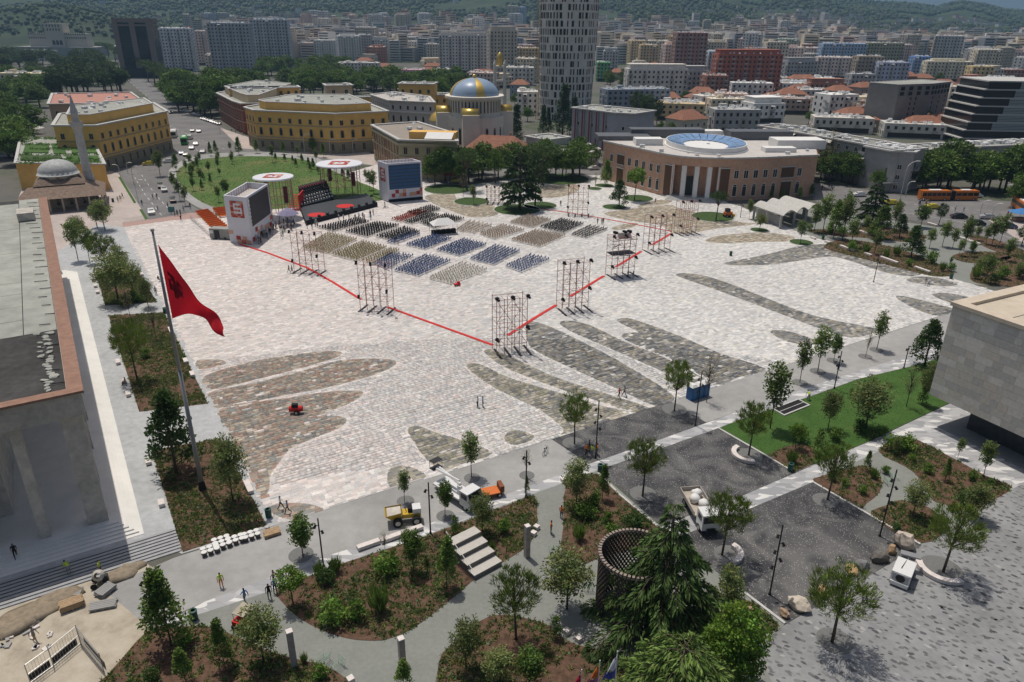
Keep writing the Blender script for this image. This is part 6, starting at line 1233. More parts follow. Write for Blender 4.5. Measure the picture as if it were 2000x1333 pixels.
# quarry scar on the hill
def scar():
    m_ = mixmat('quarry_earth', [(.3, (.36, .29, .21)), (.7, (.52, .45, .36))], .03)
    for k, (x0, x1, ya, yb) in enumerate([(1480, 1560, 20, 34), (1535, 1650, 48, 58), (1560, 1610, 30, 42)]):
        N = 40; K_ = 9; vs = []; rr = random.Random(k)
        for i in range(N+1):
            px = x0+(x1-x0)*i/N
            wv = math.sin(math.pi*(i+.5)/(N+1))*(.55+.45*math.sin(i*1.1+k*2))+.05
            for j in range(K_):
                d = 2080-60*k+(j/(K_-1)-.5)*230*wv+30*math.sin(i*.5+k)+rr.uniform(-4, 4); x = (px-1000)/1556*d; vs.append((x, d, float(terr(x, d))+.8))
        b = MB(); b.add(vs, [(K_*i+j, K_*(i+1)+j, K_*(i+1)+j+1, K_*i+j+1) for i in range(N) for j in range(K_-1)]); tag(b.build('quarry_ground', m_), kind='structure')
scar()
# ================================================================ event stage, seating, scaffolds
m_tube = M('scaffold_tube', (.42, .22, .19), rough=.45, var=.15, scale=.6, metal=.3)
m_tubew = M('scaffold_board', (.50, .46, .43), var=.15, scale=1.)
m_black = M('black_cloth', (.018, .018, .02), var=.2, scale=2)
m_red = M('stage_red', (.55, .035, .035), var=.08, scale=1.)
m_wall = M('banner_white', (.66, .66, .70), var=.04, scale=.6)
m_green = M('bin_green', (.03, .09, .07), var=.1, rough=.5)
m_marb = M('bench_marble', (.68, .62, .585), var=.12, scale=2.5)
m_wood = M('pallet_wood', (.40, .28, .17), var=.2, scale=3)
m_rub = M('tyre_rubber', (.02, .02, .021), var=.1)
m_orange = M('orange_paint', (.62, .17, .04), rough=.45, var=.06)
m_yellow = M('machine_yellow', (.55, .36, .04), rough=.5, var=.12, scale=2)
m_vwhite = M('vehicle_white', (.70, .70, .69), rough=.3, var=.03, coat=.3)
m_screen = M('led_screen_dark', (.045, .045, .048), rough=.5, var=.1, scale=.7)
m_blue_s = M('led_screen_blue', (.035, .10, .22), rough=.5, var=.08)
def kpx(P): return (Vector(P)-CAMP).dot(FW)/FPX
def scaffold(x, yb, yt, wpx, label, rz=.1, deck=False, dens=5):
    P = G(x, yb); k = kpx(P); W = wpx*k*.92; H = HT(P, yt); D = 2.6; t = thing('scaffold_tower', label, 'scaffold', P, rz, 'scaffold towers standing round the seating')
    r = .055; n = dens; nz = max(4, int(H/1.9))
    for i in range(n):
        for sy in (-1, 1):
            b = MB(); b.tube((-W/2+W*i/(n-1), sy*D/2, 0), (-W/2+W*i/(n-1), sy*D/2, H*(1 if (i in (0, n-1) or sy < 0) else .93)), r, n=5); b.build('post', m_tube, t)
    for j in range(1, nz+1):
        z = H*j/nz-.25
        for sy in (-1, 1):
            b = MB(); b.tube((-W/2, sy*D/2, z), (W/2, sy*D/2, z), r*.8, n=4); b.build('ledger', m_tube, t)
        for i in range(n):
            b = MB(); b.tube((-W/2+W*i/(n-1), -D/2, z), (-W/2+W*i/(n-1), D/2, z), r*.8, n=4); b.build('transom', m_tube, t)
        if j < nz:
            for i in range(n-1):
                s = 1 if (i+j) % 2 else -1; b = MB(); b.tube((-W/2+W*(i+(s < 0))/(n-1), -D/2, z), (-W/2+W*(i+(s > 0))/(n-1), -D/2, z+H/nz), r*.6, n=4); b.build('brace', m_tube, t)
    for j in (2, 3, 4):
        if j < nz: b = MB(); b.box((W*.2*(-1)**j, 0, H*j/nz-.2), (W*.45, .35, .06), .5 if j % 2 else -.3); b.build('board', m_tubew, t)
    for i in range(4):
        b = MB(); b.box((-W/2+W*i/3+.3, -D*.3, .07), (.35, D*1.5, .14)); b.build('ballast_beam', m_darkmetal, t)
    for (u, z) in ((-.5, 1), (0, 1), (.5, 1), (.5, .45), (-.5, .28)):
        b = MB(); b.box((u*W, -D/2-.3, H*z+.2), (.45, .45, .45), .4); b.tube((u*W, -D/2-.3, H*z+.1), (u*W+.15, -D/2-.75, H*z), .18, .22, 8); b.build('spotlight', m_black, t)
    if deck:
        b = MB(); b.box((0, 0, H*.9), (W*1.1, D*1.15, .15)); b.box((W*.1, .2, H*.9+.8), (W*.5, .8, .9)); b.build('camera_deck', m_tubew, t)
        for u in (-.3, .1, .3): b = MB(); b.box((u*W, 0, H+.5), (.5, 1., .5), .3); b.tube((u*W, 0, H*.9), (u*W, 0, H+.4), .07); b.build('camera', m_black, t)
        b = MB(); b.prism([(-W*.5, -D*.55), (W*.5, -D*.55), (W*.5, D*.55), (-W*.5, D*.55)], H*.55, H*.56); b.build('shade_cloth', m_darkmetal, t)
for a in [(605, 530, 452, 58, 'scaffold tower nearest the left screen tower', -.25), (737, 603, 512, 64, 'scaffold tower beside the white and blue seats, second from the left', -.25), (995, 685, 577, 66, 'scaffold tower nearest the viewer, at the front corner of the red line', .3), (1117, 605, 508, 60, 'scaffold tower up the right red line from the nearest one', .35), (1281, 490, 420, 52, 'scaffold tower on the right red line beyond the camera platform', .35), (1337, 456, 392, 40, 'scaffold tower farthest right, before the brick bank', .35), (1128, 420, 362, 42, 'scaffold tower in front of the round grass discs', -.1), (967, 397, 364, 34, 'scaffold frame among the trees left of the big cedar', -.1)]: scaffold(*a)
scaffold(1210, 538, 458, 54, 'scaffold tower carrying a camera platform on the right red line', .35, True)
def strip(px, label, w_=.7):
    P = [G(x, y) for x, y in px]; b = MB()
    for a, c in zip(P[:-1], P[1:]): m_ = (a+c)/2; b.box((m_.x, m_.y, .085), ((c-a).length+.1, w_*.8, .09), ang(a, c)); b.box((m_.x, m_.y, .145), ((c-a).length, w_*.3, .03), ang(a, c))
    tag(b.build('red_cable_ramp', M('ramp_red', (.62, .05, .045), var=.06, scale=.4)), label, 'cable ramp', 'red cable ramps outlining the seating area')
strip([(468, 478), (520, 494), (600, 524), (650, 552), (705, 586)], 'red cable ramp from the left screen tower to the second scaffold')
strip([(757, 601), (860, 638), (962, 675)], 'red cable ramp between the second scaffold and the nearest one')
strip([(992, 656), (1040, 625), (1086, 597)], 'red cable ramp right of the nearest scaffold', .8); strip([(1114, 580), (1179, 540)], 'red cable ramp between the two front right scaffolds', .8); strip([(1203, 522), (1252, 492)], 'red cable ramp past the camera platform scaffold', .8); strip([(1274, 479), (1311, 457)], 'red cable ramp under the farthest right line scaffold', .8)
strip([(1058, 409), (1110, 416), (1180, 428), (1250, 441), (1311, 453)], 'thin red cable ramp behind the seating near the grass discs', .5)
# --- chairs
def chair_builder():
    b = MB(); b.box((0, 0, .45), (.44, .42, .05)); b.box((0, .20, .70), (.42, .04, .42), rx=-.12)
    for sx in (-1, 1):
        for sy in (-1, 1): b.box((sx*.19, sy*.18, .22), (.035, .035, .44))
    return b
CB = chair_builder(); CH = {}
for nm, c in dict(white=(.60, .57, .50), blue=(.09, .14, .28), cream=(.42, .36, .22), black=(.02, .02, .022), beige=(.45, .36, .28), red=(.40, .08, .05)).items(): CH[nm] = (M('chair_'+nm, c, rough=.5, var=.05), CB.mesh('event_chair', M('chair_'+nm)))
BLK = [('cream', [(588, 487), (640, 457), (700, 470), (642, 498)]), ('cream', [(645, 500), (708, 474), (758, 486), (697, 512)]), ('cream', [(705, 512), (762, 488), (782, 492), (728, 520)]), ('black', [(620, 447), (700, 428), (722, 437), (650, 454)]), ('black', [(672, 455), (735, 437), (782, 443), (717, 466)]), ('black', [(731, 465), (790, 446), (822, 456), (772, 473)]), ('black', [(792, 418), (840, 404), (862, 412), (815, 425)]), ('red', [(762, 431), (815, 413), (835, 417), (782, 436)]), ('black', [(786, 436), (840, 418), (860, 423), (805, 440)]), ('black', [(818, 438), (870, 421), (908, 430), (850, 449)]), ('blue', [(752, 476), (800, 455), (824, 461), (772, 479)]), ('blue', [(790, 481), (845, 461), (885, 469), (830, 490)]), ('blue', [(850, 491), (905, 469), (952, 481), (898, 503)]), ('blue', [(915, 509), (965, 481), (1018, 493), (965, 520)]), ('blue', [(985, 522), (1035, 500), (1075, 510), (1018, 535)]), ('blue', [(728, 517), (765, 497), (810, 502), (757, 531)]), ('blue', [(768, 531), (830, 500), (882, 513), (818, 542)]), ('white', [(835, 546), (900, 515), (955, 530), (880, 558)]), ('beige', [(888, 452), (915, 433), (965, 443), (925, 458)]), ('beige', [(935, 459), (980, 441), (1028, 452), (965, 470)]), ('beige', [(995, 471), (1045, 452), (1106, 462), (1055, 485)]), ('beige', [(993, 437), (1030, 422), (1078, 432), (1040, 447)]), ('black', [(1052, 446), (1095, 430), (1141, 440), (1100, 458)]), ('black', [(1112, 461), (1150, 443), (1190, 450), (1145, 467)])]
def seating():
    al = []
    for c, px in BLK:
        A, B, C, D = (G(x, y) for x, y in px); n1 = max(3, int((B-A).length/.82)); n2 = max(3, int((D-A).length/.86)); rz = ang(A, B)-math.pi/2+random.uniform(-.02, .02)
        for i in range(n1):
            for j in range(n2):
                u = (i+.5)/n1; v = (j+.5)/n2; p = A.lerp(B, u).lerp(D.lerp(C, u), v); al.append((p.length, c, p.x+random.gauss(0, .05), p.y+random.gauss(0, .05), rz-math.pi*.5+random.gauss(0, .08)))
    al.sort(); per = dict(white='white', blue='blue', cream='cream yellow', black='black', beige='beige', red='red')
    st = {}; near = {}
    for k, (d, c, x, y, rz) in enumerate(al):
        if k < 300: tag(link('event_chair', CH[c][1], None, (x, y, .035), rz), '%s event chair in the rows nearest the viewer' % per[c], 'chair', '%s event chairs in the nearest seating blocks' % per[c])
        else: st.setdefault(c, []).append((x, y, rz))
    cols = ['white', 'blue', 'cream', 'black', 'beige', 'red']; bv = np.array(CB.v); bf = np.array(CB.f); V = []; F = []; MI = []
    o = 0
    for ci, c in enumerate(cols):
        for (x, y, rz) in st.get(c, []):
            cs, sn = math.cos(rz), math.sin(rz); V.append(np.stack([bv[:, 0]*cs-bv[:, 1]*sn+x, bv[:, 0]*sn+bv[:, 1]*cs+y, bv[:, 2]+.035], 1)); F.append(bf+o); MI += [ci]*len(bf); o += len(bv)
    tag(link('event_chairs', fast_mesh('event_chairs', np.concatenate(V), np.concatenate(F), [CH[c][0] for c in cols], midx=MI)), 'massed rows of event chairs farther back before the stage', 'chairs', kind='stuff')
seating()
# --- screen towers
LOGO = ['RRRRRRRR', 'RWWWWWWR', 'RWRRRRWR', 'RWRWWWWR', 'RWRRRRRR', 'RWWWWWWR', 'RRRRRRWR', 'RRRRRRRR']
LOGO = ['11111111', '10000001', '10111101', '10100001', '10000101', '10111101', '10000001', '11111111']
LG = ['rrrrrrrr', 'rwwwwwwr', 'rwrrrrrr', 'rwwwwwwr', 'rrrrrrwr', 'rwwwwwwr', 'rrrrrrrr', 'rrrrrrrr']
m_logo = [M('logo_red%d' % i, c, var=.05) for i, c in enumerate([(.40, .06, .05), (.52, .15, .10), (.34, .05, .04), (.58, .30, .22)])]
m_tan = M('square_tan', (.60, .36, .25), var=.06)
def face_frame(A, B): d = (B-A); L = d.length; d = d/L; return d, L, Vector((d.y, -d.x, 0))
def panel(parent, O, A, B, u0, u1, z0, z1, mat, name, out=.04, th=.06):
    d, L, n = face_frame(A, B); p = A+d*(L*(u0+u1)/2)+n*(out); b = MB(); b.box((0, 0, 0), (L*(u1-u0), th, z1-z0)); o = b.build(name, mat, parent); o.location = (p.x-O.x, p.y-O.y, (z0+z1)/2); o.rotation_euler[2] = ang(A, B); return o
def logo_on(parent, O, A, B, u0, u1, z0, z1, out=.05):
    r = random.Random(1); n = 8
    base = panel(parent, O, A, B, u0, u1, z0, z1, m_logo[0], 'logo', out)
    for j, row in enumerate(['rrrrrrrr', 'rrwwwwrr', 'rrwrrrrr', 'rrwwwwwr', 'rrrrrrwr', 'rrwwwwwr', 'rrrrrrrr', 'rrrrrrrr']):
        for i, ch in enumerate(row):
            mt = m_wall if ch == 'w' else r.choice(m_logo)
            a = u0+(u1-u0)*i/n; c = u0+(u1-u0)*(i+1)/n; zt = z1-(z1-z0)*j/n; o = panel(parent, O, A, B, a, c, zt-(z1-z0)/n, zt, mt, 'logo_square', out+.04, .03)
def screen_tower(A, B, C, H, label, facescreen, mats, sq1, sq2):
    O = Vector((B.x, B.y, 0)); D = A+C-B; t = thing('screen_tower', label, 'screen tower', O); foot = [(p.x, p.y) for p in (A, B, C, D)]
    w = MB()
    inner = grow(foot, -.35)
    for i in range(4):
        j = (i+1) % 4; w.prism([foot[i], foot[j], inner[j], inner[i]], 0, H)
    wob(w.build('banner_wall', m_wall, t), O)
    lid = MB(); lid.prism(inner, H*.86, H*.87); wob(lid.build('inner_deck', m_tubew, t), O)
    for i in range(10):
        u = (i+.5)/10; p = A.lerp(B, .2).lerp(D.lerp(C, .2), u); b = MB(); b.tube((p.x, p.y, H*.87), (p.x, p.y, H+.5), .05, n=4); wob(b.build('inner_post', m_tube, t), O)
    return t, O, D
A, B, C = G(450, 474), G(493, 479), G(534, 446); H = HT(B, 386); t, O, D = screen_tower(A, B, C, H, 'white screen tower with dark screen left of the stage', 1, None, None, None)
panel(t, O, B, C, .10, .94, H*.36, H*.955, m_screen, 'screen', .08, .12); logo_on(t, O, A, B, .24, .82, H*.56, H*.90)
r = random.Random(5)
for u, z, m_ in ((.0, .19, m_tan), (.32, .08, m_logo[0]), (.60, .08, m_tan), (.35, .005, m_tan), (.55, .005, m_logo[1]), (.78, .005, m_tan)): panel(t, O, A, B, u, u+.2, H*z+.02, H*z+1.0, m_, 'banner_square')
for u, z, m_ in ((.05, .04, m_logo[0]), (.2, .2, m_logo[0]), (.28, .1, m_tan), (.38, .04, m_logo[2]), (.42, .16, m_tan), (.62, .1, m_tan), (.72, .1, m_tan), (.84, .08, m_logo[0]), (.9, .22, m_logo[1]), (.9, .0, m_tan)): panel(t, O, B, C, u, u+.1, H*z+.02, H*z+1.1, m_, 'banner_square')
for i in range(7): p = B.lerp(C, .08); b = MB(); b.box((p.x, p.y-.3, H*(.42+.08*i)), (.5, .4, .45)); wob(b.build('side_lamp', m_white, t), O)
A, B, C = G(742, 389), G(759, 396), G(826, 390); H = HT(B, 320); t, O, D = screen_tower(A, B, C, H, 'white screen tower with blue screen right of the stage', 1, None, None, None)
panel(t, O, B, C, .05, .95, H*.33, H*.95, m_blue_s, 'screen', .08, .12)
for i in range(7): panel(t, O, B, C, .05, .95, H*(.40+.085*i), H*(.40+.085*i)+.16, m_screen, 'screen_seam', .16, .05)
logo_on(t, O, A, B, .25, .8, H*.52, H*.86)
panel(t, O, B, C, .0, 1., .02, .9, m_black, 'dark_skirt', .06)
for u, z, m_ in ((.1, .1, m_logo[0]), (.21, .19, m_logo[0]), (.32, .1, m_tan), (.42, .1, m_logo[1]), (.42, .2, m_tan), (.62, .1, m_tan), (.72, .1, m_tan), (.82, .12, m_logo[0]), (.92, .2, m_logo[1]), (.92, .1, m_tan)): panel(t, O, B, C, u, min(1, u+.1), H*z+.3, H*z+1.4, m_, 'banner_square')
# --- stage canopies
def canopy(cx, cy, rx, gy, label, seed):
    P = G(cx, gy); H = HT(P, cy); R = rx*kpx(Vector((P.x, P.y, H))); t = thing('stage_canopy', label, 'canopy', P, 0, 'round stage canopies')
    b = MB(); b.lathe([(.01, H+.35), (R*.98, H+.3), (R, H+.1), (R, H-.1), (.01, H-.1)], 40); b.build('disc', m_wall, t)
    n = 9; s = R*.62; rd = random.Random(seed)
    for j in range(4):
        for i in range(n):
            if (j in (1, 2) and 2 <= i <= 6 and not (j == 1 and i in (4,))): continue
            k = MB(); k.box((-s/2*1.3+s*1.3*(i+.5)/n, s*.35*(1.5-j), H+.40), (s*1.3/n, s*.35, .03)); k.build('logo_square', rd.choice(m_logo), t)
    for i in range(16):
        a = 2*math.pi*i/16; b = MB(); b.tube((R*.85*math.cos(a), R*.85*math.sin(a), 0), (R*.85*math.cos(a), R*.85*math.sin(a), H), .09, n=4); b.build('post', m_tube, t)
    for j in range(1, 5):
        for i in range(16):
            a = 2*math.pi*i/16; a2 = 2*math.pi*(i+1)/16; z = H*j/5; b = MB(); b.tube((R*.85*math.cos(a), R*.85*math.sin(a), z), (R*.85*math.cos(a2), R*.85*math.sin(a2), z), .05, n=4)
            if (i+j) % 3 == 0: b.tube((R*.85*math.cos(a), R*.85*math.sin(a), z), (R*.85*math.cos(a2), R*.85*math.sin(a2), z-H/5), .04, n=4)
            b.build('ledger', m_tube, t)
    for a in (-.6, 2.4): b = MB(); b.box((R*.8*math.cos(a), R*.8*math.sin(a), H*.62), (1., 1., H*.4)); b.build('speaker_stack', M('speaker_maroon', (.12, .03, .03)), t)
canopy(543, 347, 39, 424, 'round white stage canopy behind the left screen tower', 1); canopy(668, 321, 45, 385, 'round white stage canopy left of the right screen tower', 2)
def stage():
    P = [G(x, y) for x, y in [(598, 441), (737, 404), (716, 386), (588, 414)]]; O = Vector((P[0].x, P[0].y, 0)); t = thing('stage', 'long low black stage with two red circles', 'stage', O)
    b = MB(); b.prism([(p.x, p.y) for p in P], 0, 1.3); wob(b.build('deck', M('stage_deck', (.055, .058, .062), rough=.45, var=.15), t), O); b = MB(); b.prism(grow([(p.x, p.y) for p in P], .08), 0, 1.25); wob(b.build('skirt', m_black, t), O)
    for x, y, rx in ((618, 420, 17), (674, 403, 17)):
        c = G(x, y, 1.3); R = rx*kpx(c); b = MB(); b.lathe([(R, 1.3), (R, 1.36), (.01, 1.36)], 28, (c.x, c.y, 0)); wob(b.build('red_circle', m_red, t), O)
    rs = [G(x, y) for x, y in [(588, 414), (652, 396), (636, 378), (585, 392)]]
    for i in range(6):
        q = [Vector(p) for p in rs]; u = i*.13; q[0] = rs[0].lerp(rs[3], u); q[1] = rs[1].lerp(rs[2], u); b = MB(); b.prism([(p.x, p.y) for p in (q[0], q[1], q[2], q[3])], 0, 1.6+i*.55, bottom=False); wob(b.build('riser', m_black, t), O)
        for j in range(12): p = q[0].lerp(q[1], (j+.5)/12)+(q[3]-q[0])*.03; k = MB(); k.box((p.x, p.y+.25, 1.6+i*.55+.28), (.35, .35, .5)); wob(k.build('seat', m_red if i == 5 else m_darkmetal if i > 2 else m_white, t), O)
    for i in range(9): p = P[0].lerp(P[1], (i+.5)/9); b = MB(); b.box((p.x, p.y+.7, 1.55), (.8, .55, .45), .3, rx=.4); wob(b.build('stage_monitor', m_black, t), O)
    s = G(573, 412)
    for i in range(9): b = MB(); b.box((s.x+.1*i, s.y+.5*i, .45+.4*i), (3.2, .55, .12)); wob(b.build('red_stair', m_red, t), O)
    b = MB(); b.box((s.x+2.2, s.y+1.5, 2.6), (.3, 5, 4.6), rx=.1); wob(b.build('stair_cheek', m_red, t), O)
    p = P[1]+Vector((2.5, -1.5, 0)); t2 = thing('camera_crane', 'camera crane with long boom at the right end of the stage', 'crane', p)
    b = MB(); b.tube((0, 0, 0), (0, 0, 1.8), .12); b.build('pedestal', m_darkmetal, t2); b = MB(); b.tube((-4, 1.5, 3.2), (5, -2.2, .9), .1, .07); b.build('boom', m_darkmetal, t2); b = MB(); b.box((-4, 1.5, 3.2), (.7, .5, .6)); b.build('counterweight', m_darkmetal, t2)
    for a in (0, 2.1, 4.2): b = MB(); b.tube((0, 0, .6), (math.cos(a), math.sin(a), .08), .06); b.build('leg', m_darkmetal, t2)
    u = G(565, 440); t3 = thing('parasol', 'purple-grey parasol beside the red stage stairs', 'parasol', u); b = MB(); b.lathe([(2.9, 3.0), (1.6, 3.9), (.05, 4.7)], 8); b.build('canopy', M('parasol_lilac', (.26, .24, .36), var=.08), t3); b = MB(); b.tube((0, 0, 0), (0, 0, 4.6), .05); b.build('pole', m_steel, t3)
stage()
def tent():
    P = G(866, 456); t = thing('event_tent', 'white pop-up tent over the sound desk among the seats', 'tent', P, .35); W, D = 6.2, 4.2
    for sx in (-1, 1):
        for sy in (-1, 1): b = MB(); b.tube((sx*W/2, sy*D/2, 0), (sx*W/2, sy*D/2, 2.6), .05); b.build('leg', m_steel, t)
    b = MB(); b.add([(-W/2, -D/2, 2.6), (W/2, -D/2, 2.6), (W/2, D/2, 2.6), (-W/2, D/2, 2.6), (-W*.2, 0, 4.0), (W*.2, 0, 4.0)], [(0, 1, 5, 4), (1, 2, 5), (2, 3, 4, 5), (3, 0, 4)]); b.build('canopy', m_white, t)
    for i in range(5): b = MB(); b.box((-2.6+1.3*i, -.3, .55), (1.1, 1., 1.1)); b.build('sound_desk', m_black, t)
    for x, y in ((60, 262), (76, 262), (43, 258)):
        p = G(x, y); t = thing('pagoda_tent', 'small white pagoda tent at the left edge of town', 'tent', p); b = MB(); b.lathe([(2.9, 2.6), (1.2, 3.5), (.05, 5.6)], 4, a0=.6, a1=.6+2*math.pi); b.build('canopy', m_white, t)
        for a in range(4): c = (2.6*math.cos(.6+a*1.571), 2.6*math.sin(.6+a*1.571)); b = MB(); b.tube((*c, 0), (*c, 2.6), .05); b.build('leg', m_steel, t)
tent()
def orange_rows():
    for k, (q, n) in enumerate((([(383, 418), (408, 414), (448, 448), (420, 455)], 11), ([(415, 412), (440, 410), (446, 425), (430, 428)], 5))):
        A, B, C, D = (G(x, y) for x, y in q)
        for i in range(n):
            a = A.lerp(D, (i+.5)/n); c = B.lerp(C, (i+.5)/n); t = thing('seat_row', 'row of orange seats stacked left of the screen tower', 'seats', ((a+c)/2), ang(a, c), 'orange seat rows behind the crowd barrier'); L = (c-a).length
            b = MB(); b.box((0, 0, .5), (L, .9, .22)); b.build('seat', m_orange, t); b = MB(); b.box((0, .45, .8), (L, .12, .5)); b.build('back', m_orange, t)
            for s in (-1, 1): b = MB(); b.box((s*L*.4, 0, .2), (.1, .7, .4)); b.build('leg', m_steel, t)
orange_rows()
def barrier(a, c, label='crowd control barrier of grey steel bars', name='crowd_barrier', h=1.1, gap=2.2, nb=9, mat=None, group='crowd barriers by the stage'):
    a = G(*a); c = G(*c); n = max(1, int((c-a).length/gap)); mt = mat or m_steel
    for i in range(n):
        p = a.lerp(c, (i+.5)/n); t = thing(name, label+' '+where(p), 'barrier', p, ang(a, c), group); w_ = (c-a).length/n*.94
        b = MB()
        for z in (h*.15, h): b.tube((-w_/2, 0, z), (w_/2, 0, z), .025, n=4)
        b.build('rail', mt, t); b = MB()
        for j in range(nb): x = -w_/2+w_*j/(nb-1); b.tube((x, 0, h*.15), (x, 0, h), .012, n=3)
        b.build('bars', mt, t)
        for s in (-1, 1): b = MB(); b.box((s*w_*.4, 0, .03), (.06, .6, .06)); b.tube((s*w_*.4, 0, 0), (s*w_*.4, 0, h*.2), .025, n=4); b.build('foot', mt, t)
barrier((372, 428), (398, 452)); barrier((398, 452), (418, 470)); barrier((240, 436), (300, 428)); barrier((300, 428), (365, 420))
barrier((268, 340), (305, 332), h=2.0); barrier((395, 312), (520, 300), h=2.0, gap=4.5)
def container():
    P = G(436, 466); t = thing('generator_trailer', 'grey generator trailer behind the left screen tower', 'trailer', P, -.15); b = MB(); b.box((0, 0, 1.5), (5.5, 2.4, 2.4)); b.build('body', M('trailer_grey', (.30, .30, .28), var=.1), t); b = MB(); b.box((-.8, -1.23, 1.4), (1.4, .08, 1.9)); b.build('door', m_darkmetal, t); b = MB(); b.box((-2.2, -1.23, 1.9), (.9, .08, .8)); b.build('vent', m_white, t)
    for sx in (-1.2, 1.2):
        for sy in (-1, 1): b = MB(); b.tube((sx, sy*1.05, .35), (sx, sy*1.2, .35), .35, n=12); b.build('wheel', m_rub, t)
container()
# ================================================================ street furniture
def lamp(x, yb, yt, heads=2, side=1):
    P = G(x, yb); H = HT(P, yt); t = thing('lamp_post', 'black lamp post with %s %s' % (['', 'a single spotlight', 'two spotlights', 'three spotlights', 'four spotlights', 'five spotlights'][heads], where(P)), 'lamp post', P); b = MB(); b.tube((0, 0, 0), (0, 0, H), .085, .07, 8); b.build('pole', m_darkmetal, t); b = MB(); b.tube((0, 0, 0), (0, 0, .25), .16, .12, 8); b.build('foot', m_darkmetal, t)
    for i in range(heads):
        s = -1 if (i+side) % 2 else 1; z = H*(.86-.11*i); b = MB(); b.tube((0, 0, z), (s*.28, -.1, z), .035, n=5); b.tube((s*.26, -.05, z+.12), (s*.40, -.22, z-.18), .10, .15, 8); b.build('spotlight', m_black, t)
for a in [(632, 1108, 1013, 2), (841, 1043, 943, 2), (1027, 972, 880, 2), (1163, 895, 783, 4), (1358, 832, 725, 3), (1503, 1162, 1026, 5), (1718, 1048, 918, 5), (308, 1232, 1122, 3), (1629, 760, 686, 3), (1765, 720, 676, 1), (1446, 425, 394, 2), (1706, 552, 500, 2)]: lamp(*a)
def street_lamp(x, yb, yt, dx):
    P = G(x, yb); H = HT(P, yt); t = thing('street_lamp', 'tall grey street lamp with curved arm '+where(P), 'street lamp', P); b = MB(); pts = [(0, 0, 0), (0, 0, H*.75)]+[(dx*H*.22*(1-math.cos(u)), 0, H*.75+H*.25*math.sin(u)) for u in (.5, 1., 1.57)]
    for a, c in zip(pts[:-1], pts[1:]): b.tube(a, c, .11, .09, 6)
    b.build('mast', M('lamp_galvanised', (.55, .55, .54), rough=.5), t); p = pts[-1]; b = MB(); b.box((p[0]+dx*.5, 0, p[2]), (1.2, .35, .18)); b.build('head', m_white, t)
for a in [(1758, 388, 315, 1), (1606, 352, 322, 1), (1768, 385, 355, 1), (1912, 425, 392, 1), (1935, 430, 398, 1), (1975, 395, 362, -1), (262, 362, 325, 1), (270, 395, 352, 1), (595, 300, 262, 1), (645, 302, 272, 1), (690, 300, 272, 1), (1175, 335, 290, -1), (235, 345, 322, -1), (250, 340, 318, 1), (430, 262, 236, -1), (775, 305, 272, 1)]: street_lamp(*a)
def bin_(x, y, z=0):
    P = G(x, y, z); P.z = z; t = thing('litter_bin', 'dark green cylindrical litter bin '+where(P), 'bin', P); b = MB(); b.lathe([(.30, 0), (.33, .05), (.33, .95)], 14); b.build('drum', m_green, t); b = MB(); b.lathe([(.35, .93), (.36, 1.05), (.2, 1.08), (.18, .9)], 14); b.build('rim', m_green, t)
for a in [(525, 1010), (380, 1210), (1543, 920), (1172, 922), (1857, 545), (323, 612), (1607, 468), (1427, 500), (221, 395)]: bin_(*a)
def bench(x, y, L, rz, label=None, z=.02):
    P = G(x, y); P.z = z; t = thing('stone_bench', label or 'pale marble block bench '+where(P), 'bench', P, rz, 'marble block benches'); b = MB(); b.box((0, 0, .27), (L, .62, .38)); b.build('seat_block', m_marb, t); b = MB(); b.box((0, 0, .04), (L-.16, .5, .08)); b.build('plinth', m_darkmetal, t)
for x, y, L in [(183, 550, 1.2), (187, 561, 1.2), (191, 573, 1.2), (216, 661, 1.6), (222, 680, 1.), (231, 710, 1.6), (243, 748, 1.), (251, 773, 1.3), (291, 908, 1.2), (317, 991, 1.2), (277, 538, 1.8), (334, 648, 2.6), (363, 708, 1.6), (376, 734, 1.6), (486, 955, 2.6)]: bench(x, y, L, TH+math.pi/2, z=.32 if (x, y) == (317, 991) else .21 if x == 291 else .02)
for x, y, L in [(1654, 487, 4.6), (1695, 499, 2.), (1736, 510, 5), (1801, 529, 4.), (1588, 467, 1.6), (1616, 475, 1.6), (1690, 457, 4), (1880, 468, 4), (1900, 475, 4), (1820, 440, 3)]: bench(x, y, L, R_(-68)+math.pi/2*0+R_(180-2))
for x, y in [(720, 1068), (765, 1054), (805, 1040)]: bench(x, y, 2.4, TH)
bench(1112, 938, 2.2, TH)
def arc_bench(x, y, rpx, a0, a1, label):
    c = G(x, y); R = rpx*kpx(c); t = thing('curved_bench', label, 'bench', c); b = MB(); b.lathe([(R, .10), (R, .48), (R+.6, .48), (R+.6, .10), (R, .10)], 18, a0=a0, a1=a1)
    n = len(b.v)//5; 
    for e in (0, 18): b.f.append(tuple(e+19*i for i in range(4))); b.m.append(0)
    b.build('seat', m_marb, t)
    for i in range(8):
        a = a0+(a1-a0)*(i+.5)/8; b = MB(); b.box(((R+.3)*math.cos(a), (R+.3)*math.sin(a), .06), (.3, .55, .12), a); b.build('foot', m_darkmetal, t)
arc_bench(1462, 890, 24, R_(120), R_(275), 'curved white marble bench round the pine by the lawn'); arc_bench(1415, 1083, 24, R_(-75), R_(45), 'curved white marble bench half hidden by the pine near the truck'); arc_bench(1840, 1112, 36, R_(155), R_(290), 'curved white marble bench round the pine on the mosaic court')
def boulder(x, y, w_, h_, c, label, s):
    P = G(x, y); k = kpx(P); b = MB(); b.blob((0, 0, h_*k*.34), (w_*k*.5, w_*k*.36, h_*k*.5), s, .2, 0, 2); bm_ = M('rock_%d' % s, c, var=.3, scale=1.6, bump=.6, big=.2); tag(link('boulder', b.mesh('boulder', bm_), None, P, random.uniform(0, 3)), label, 'boulder', 'boulders along the terrazzo edge')
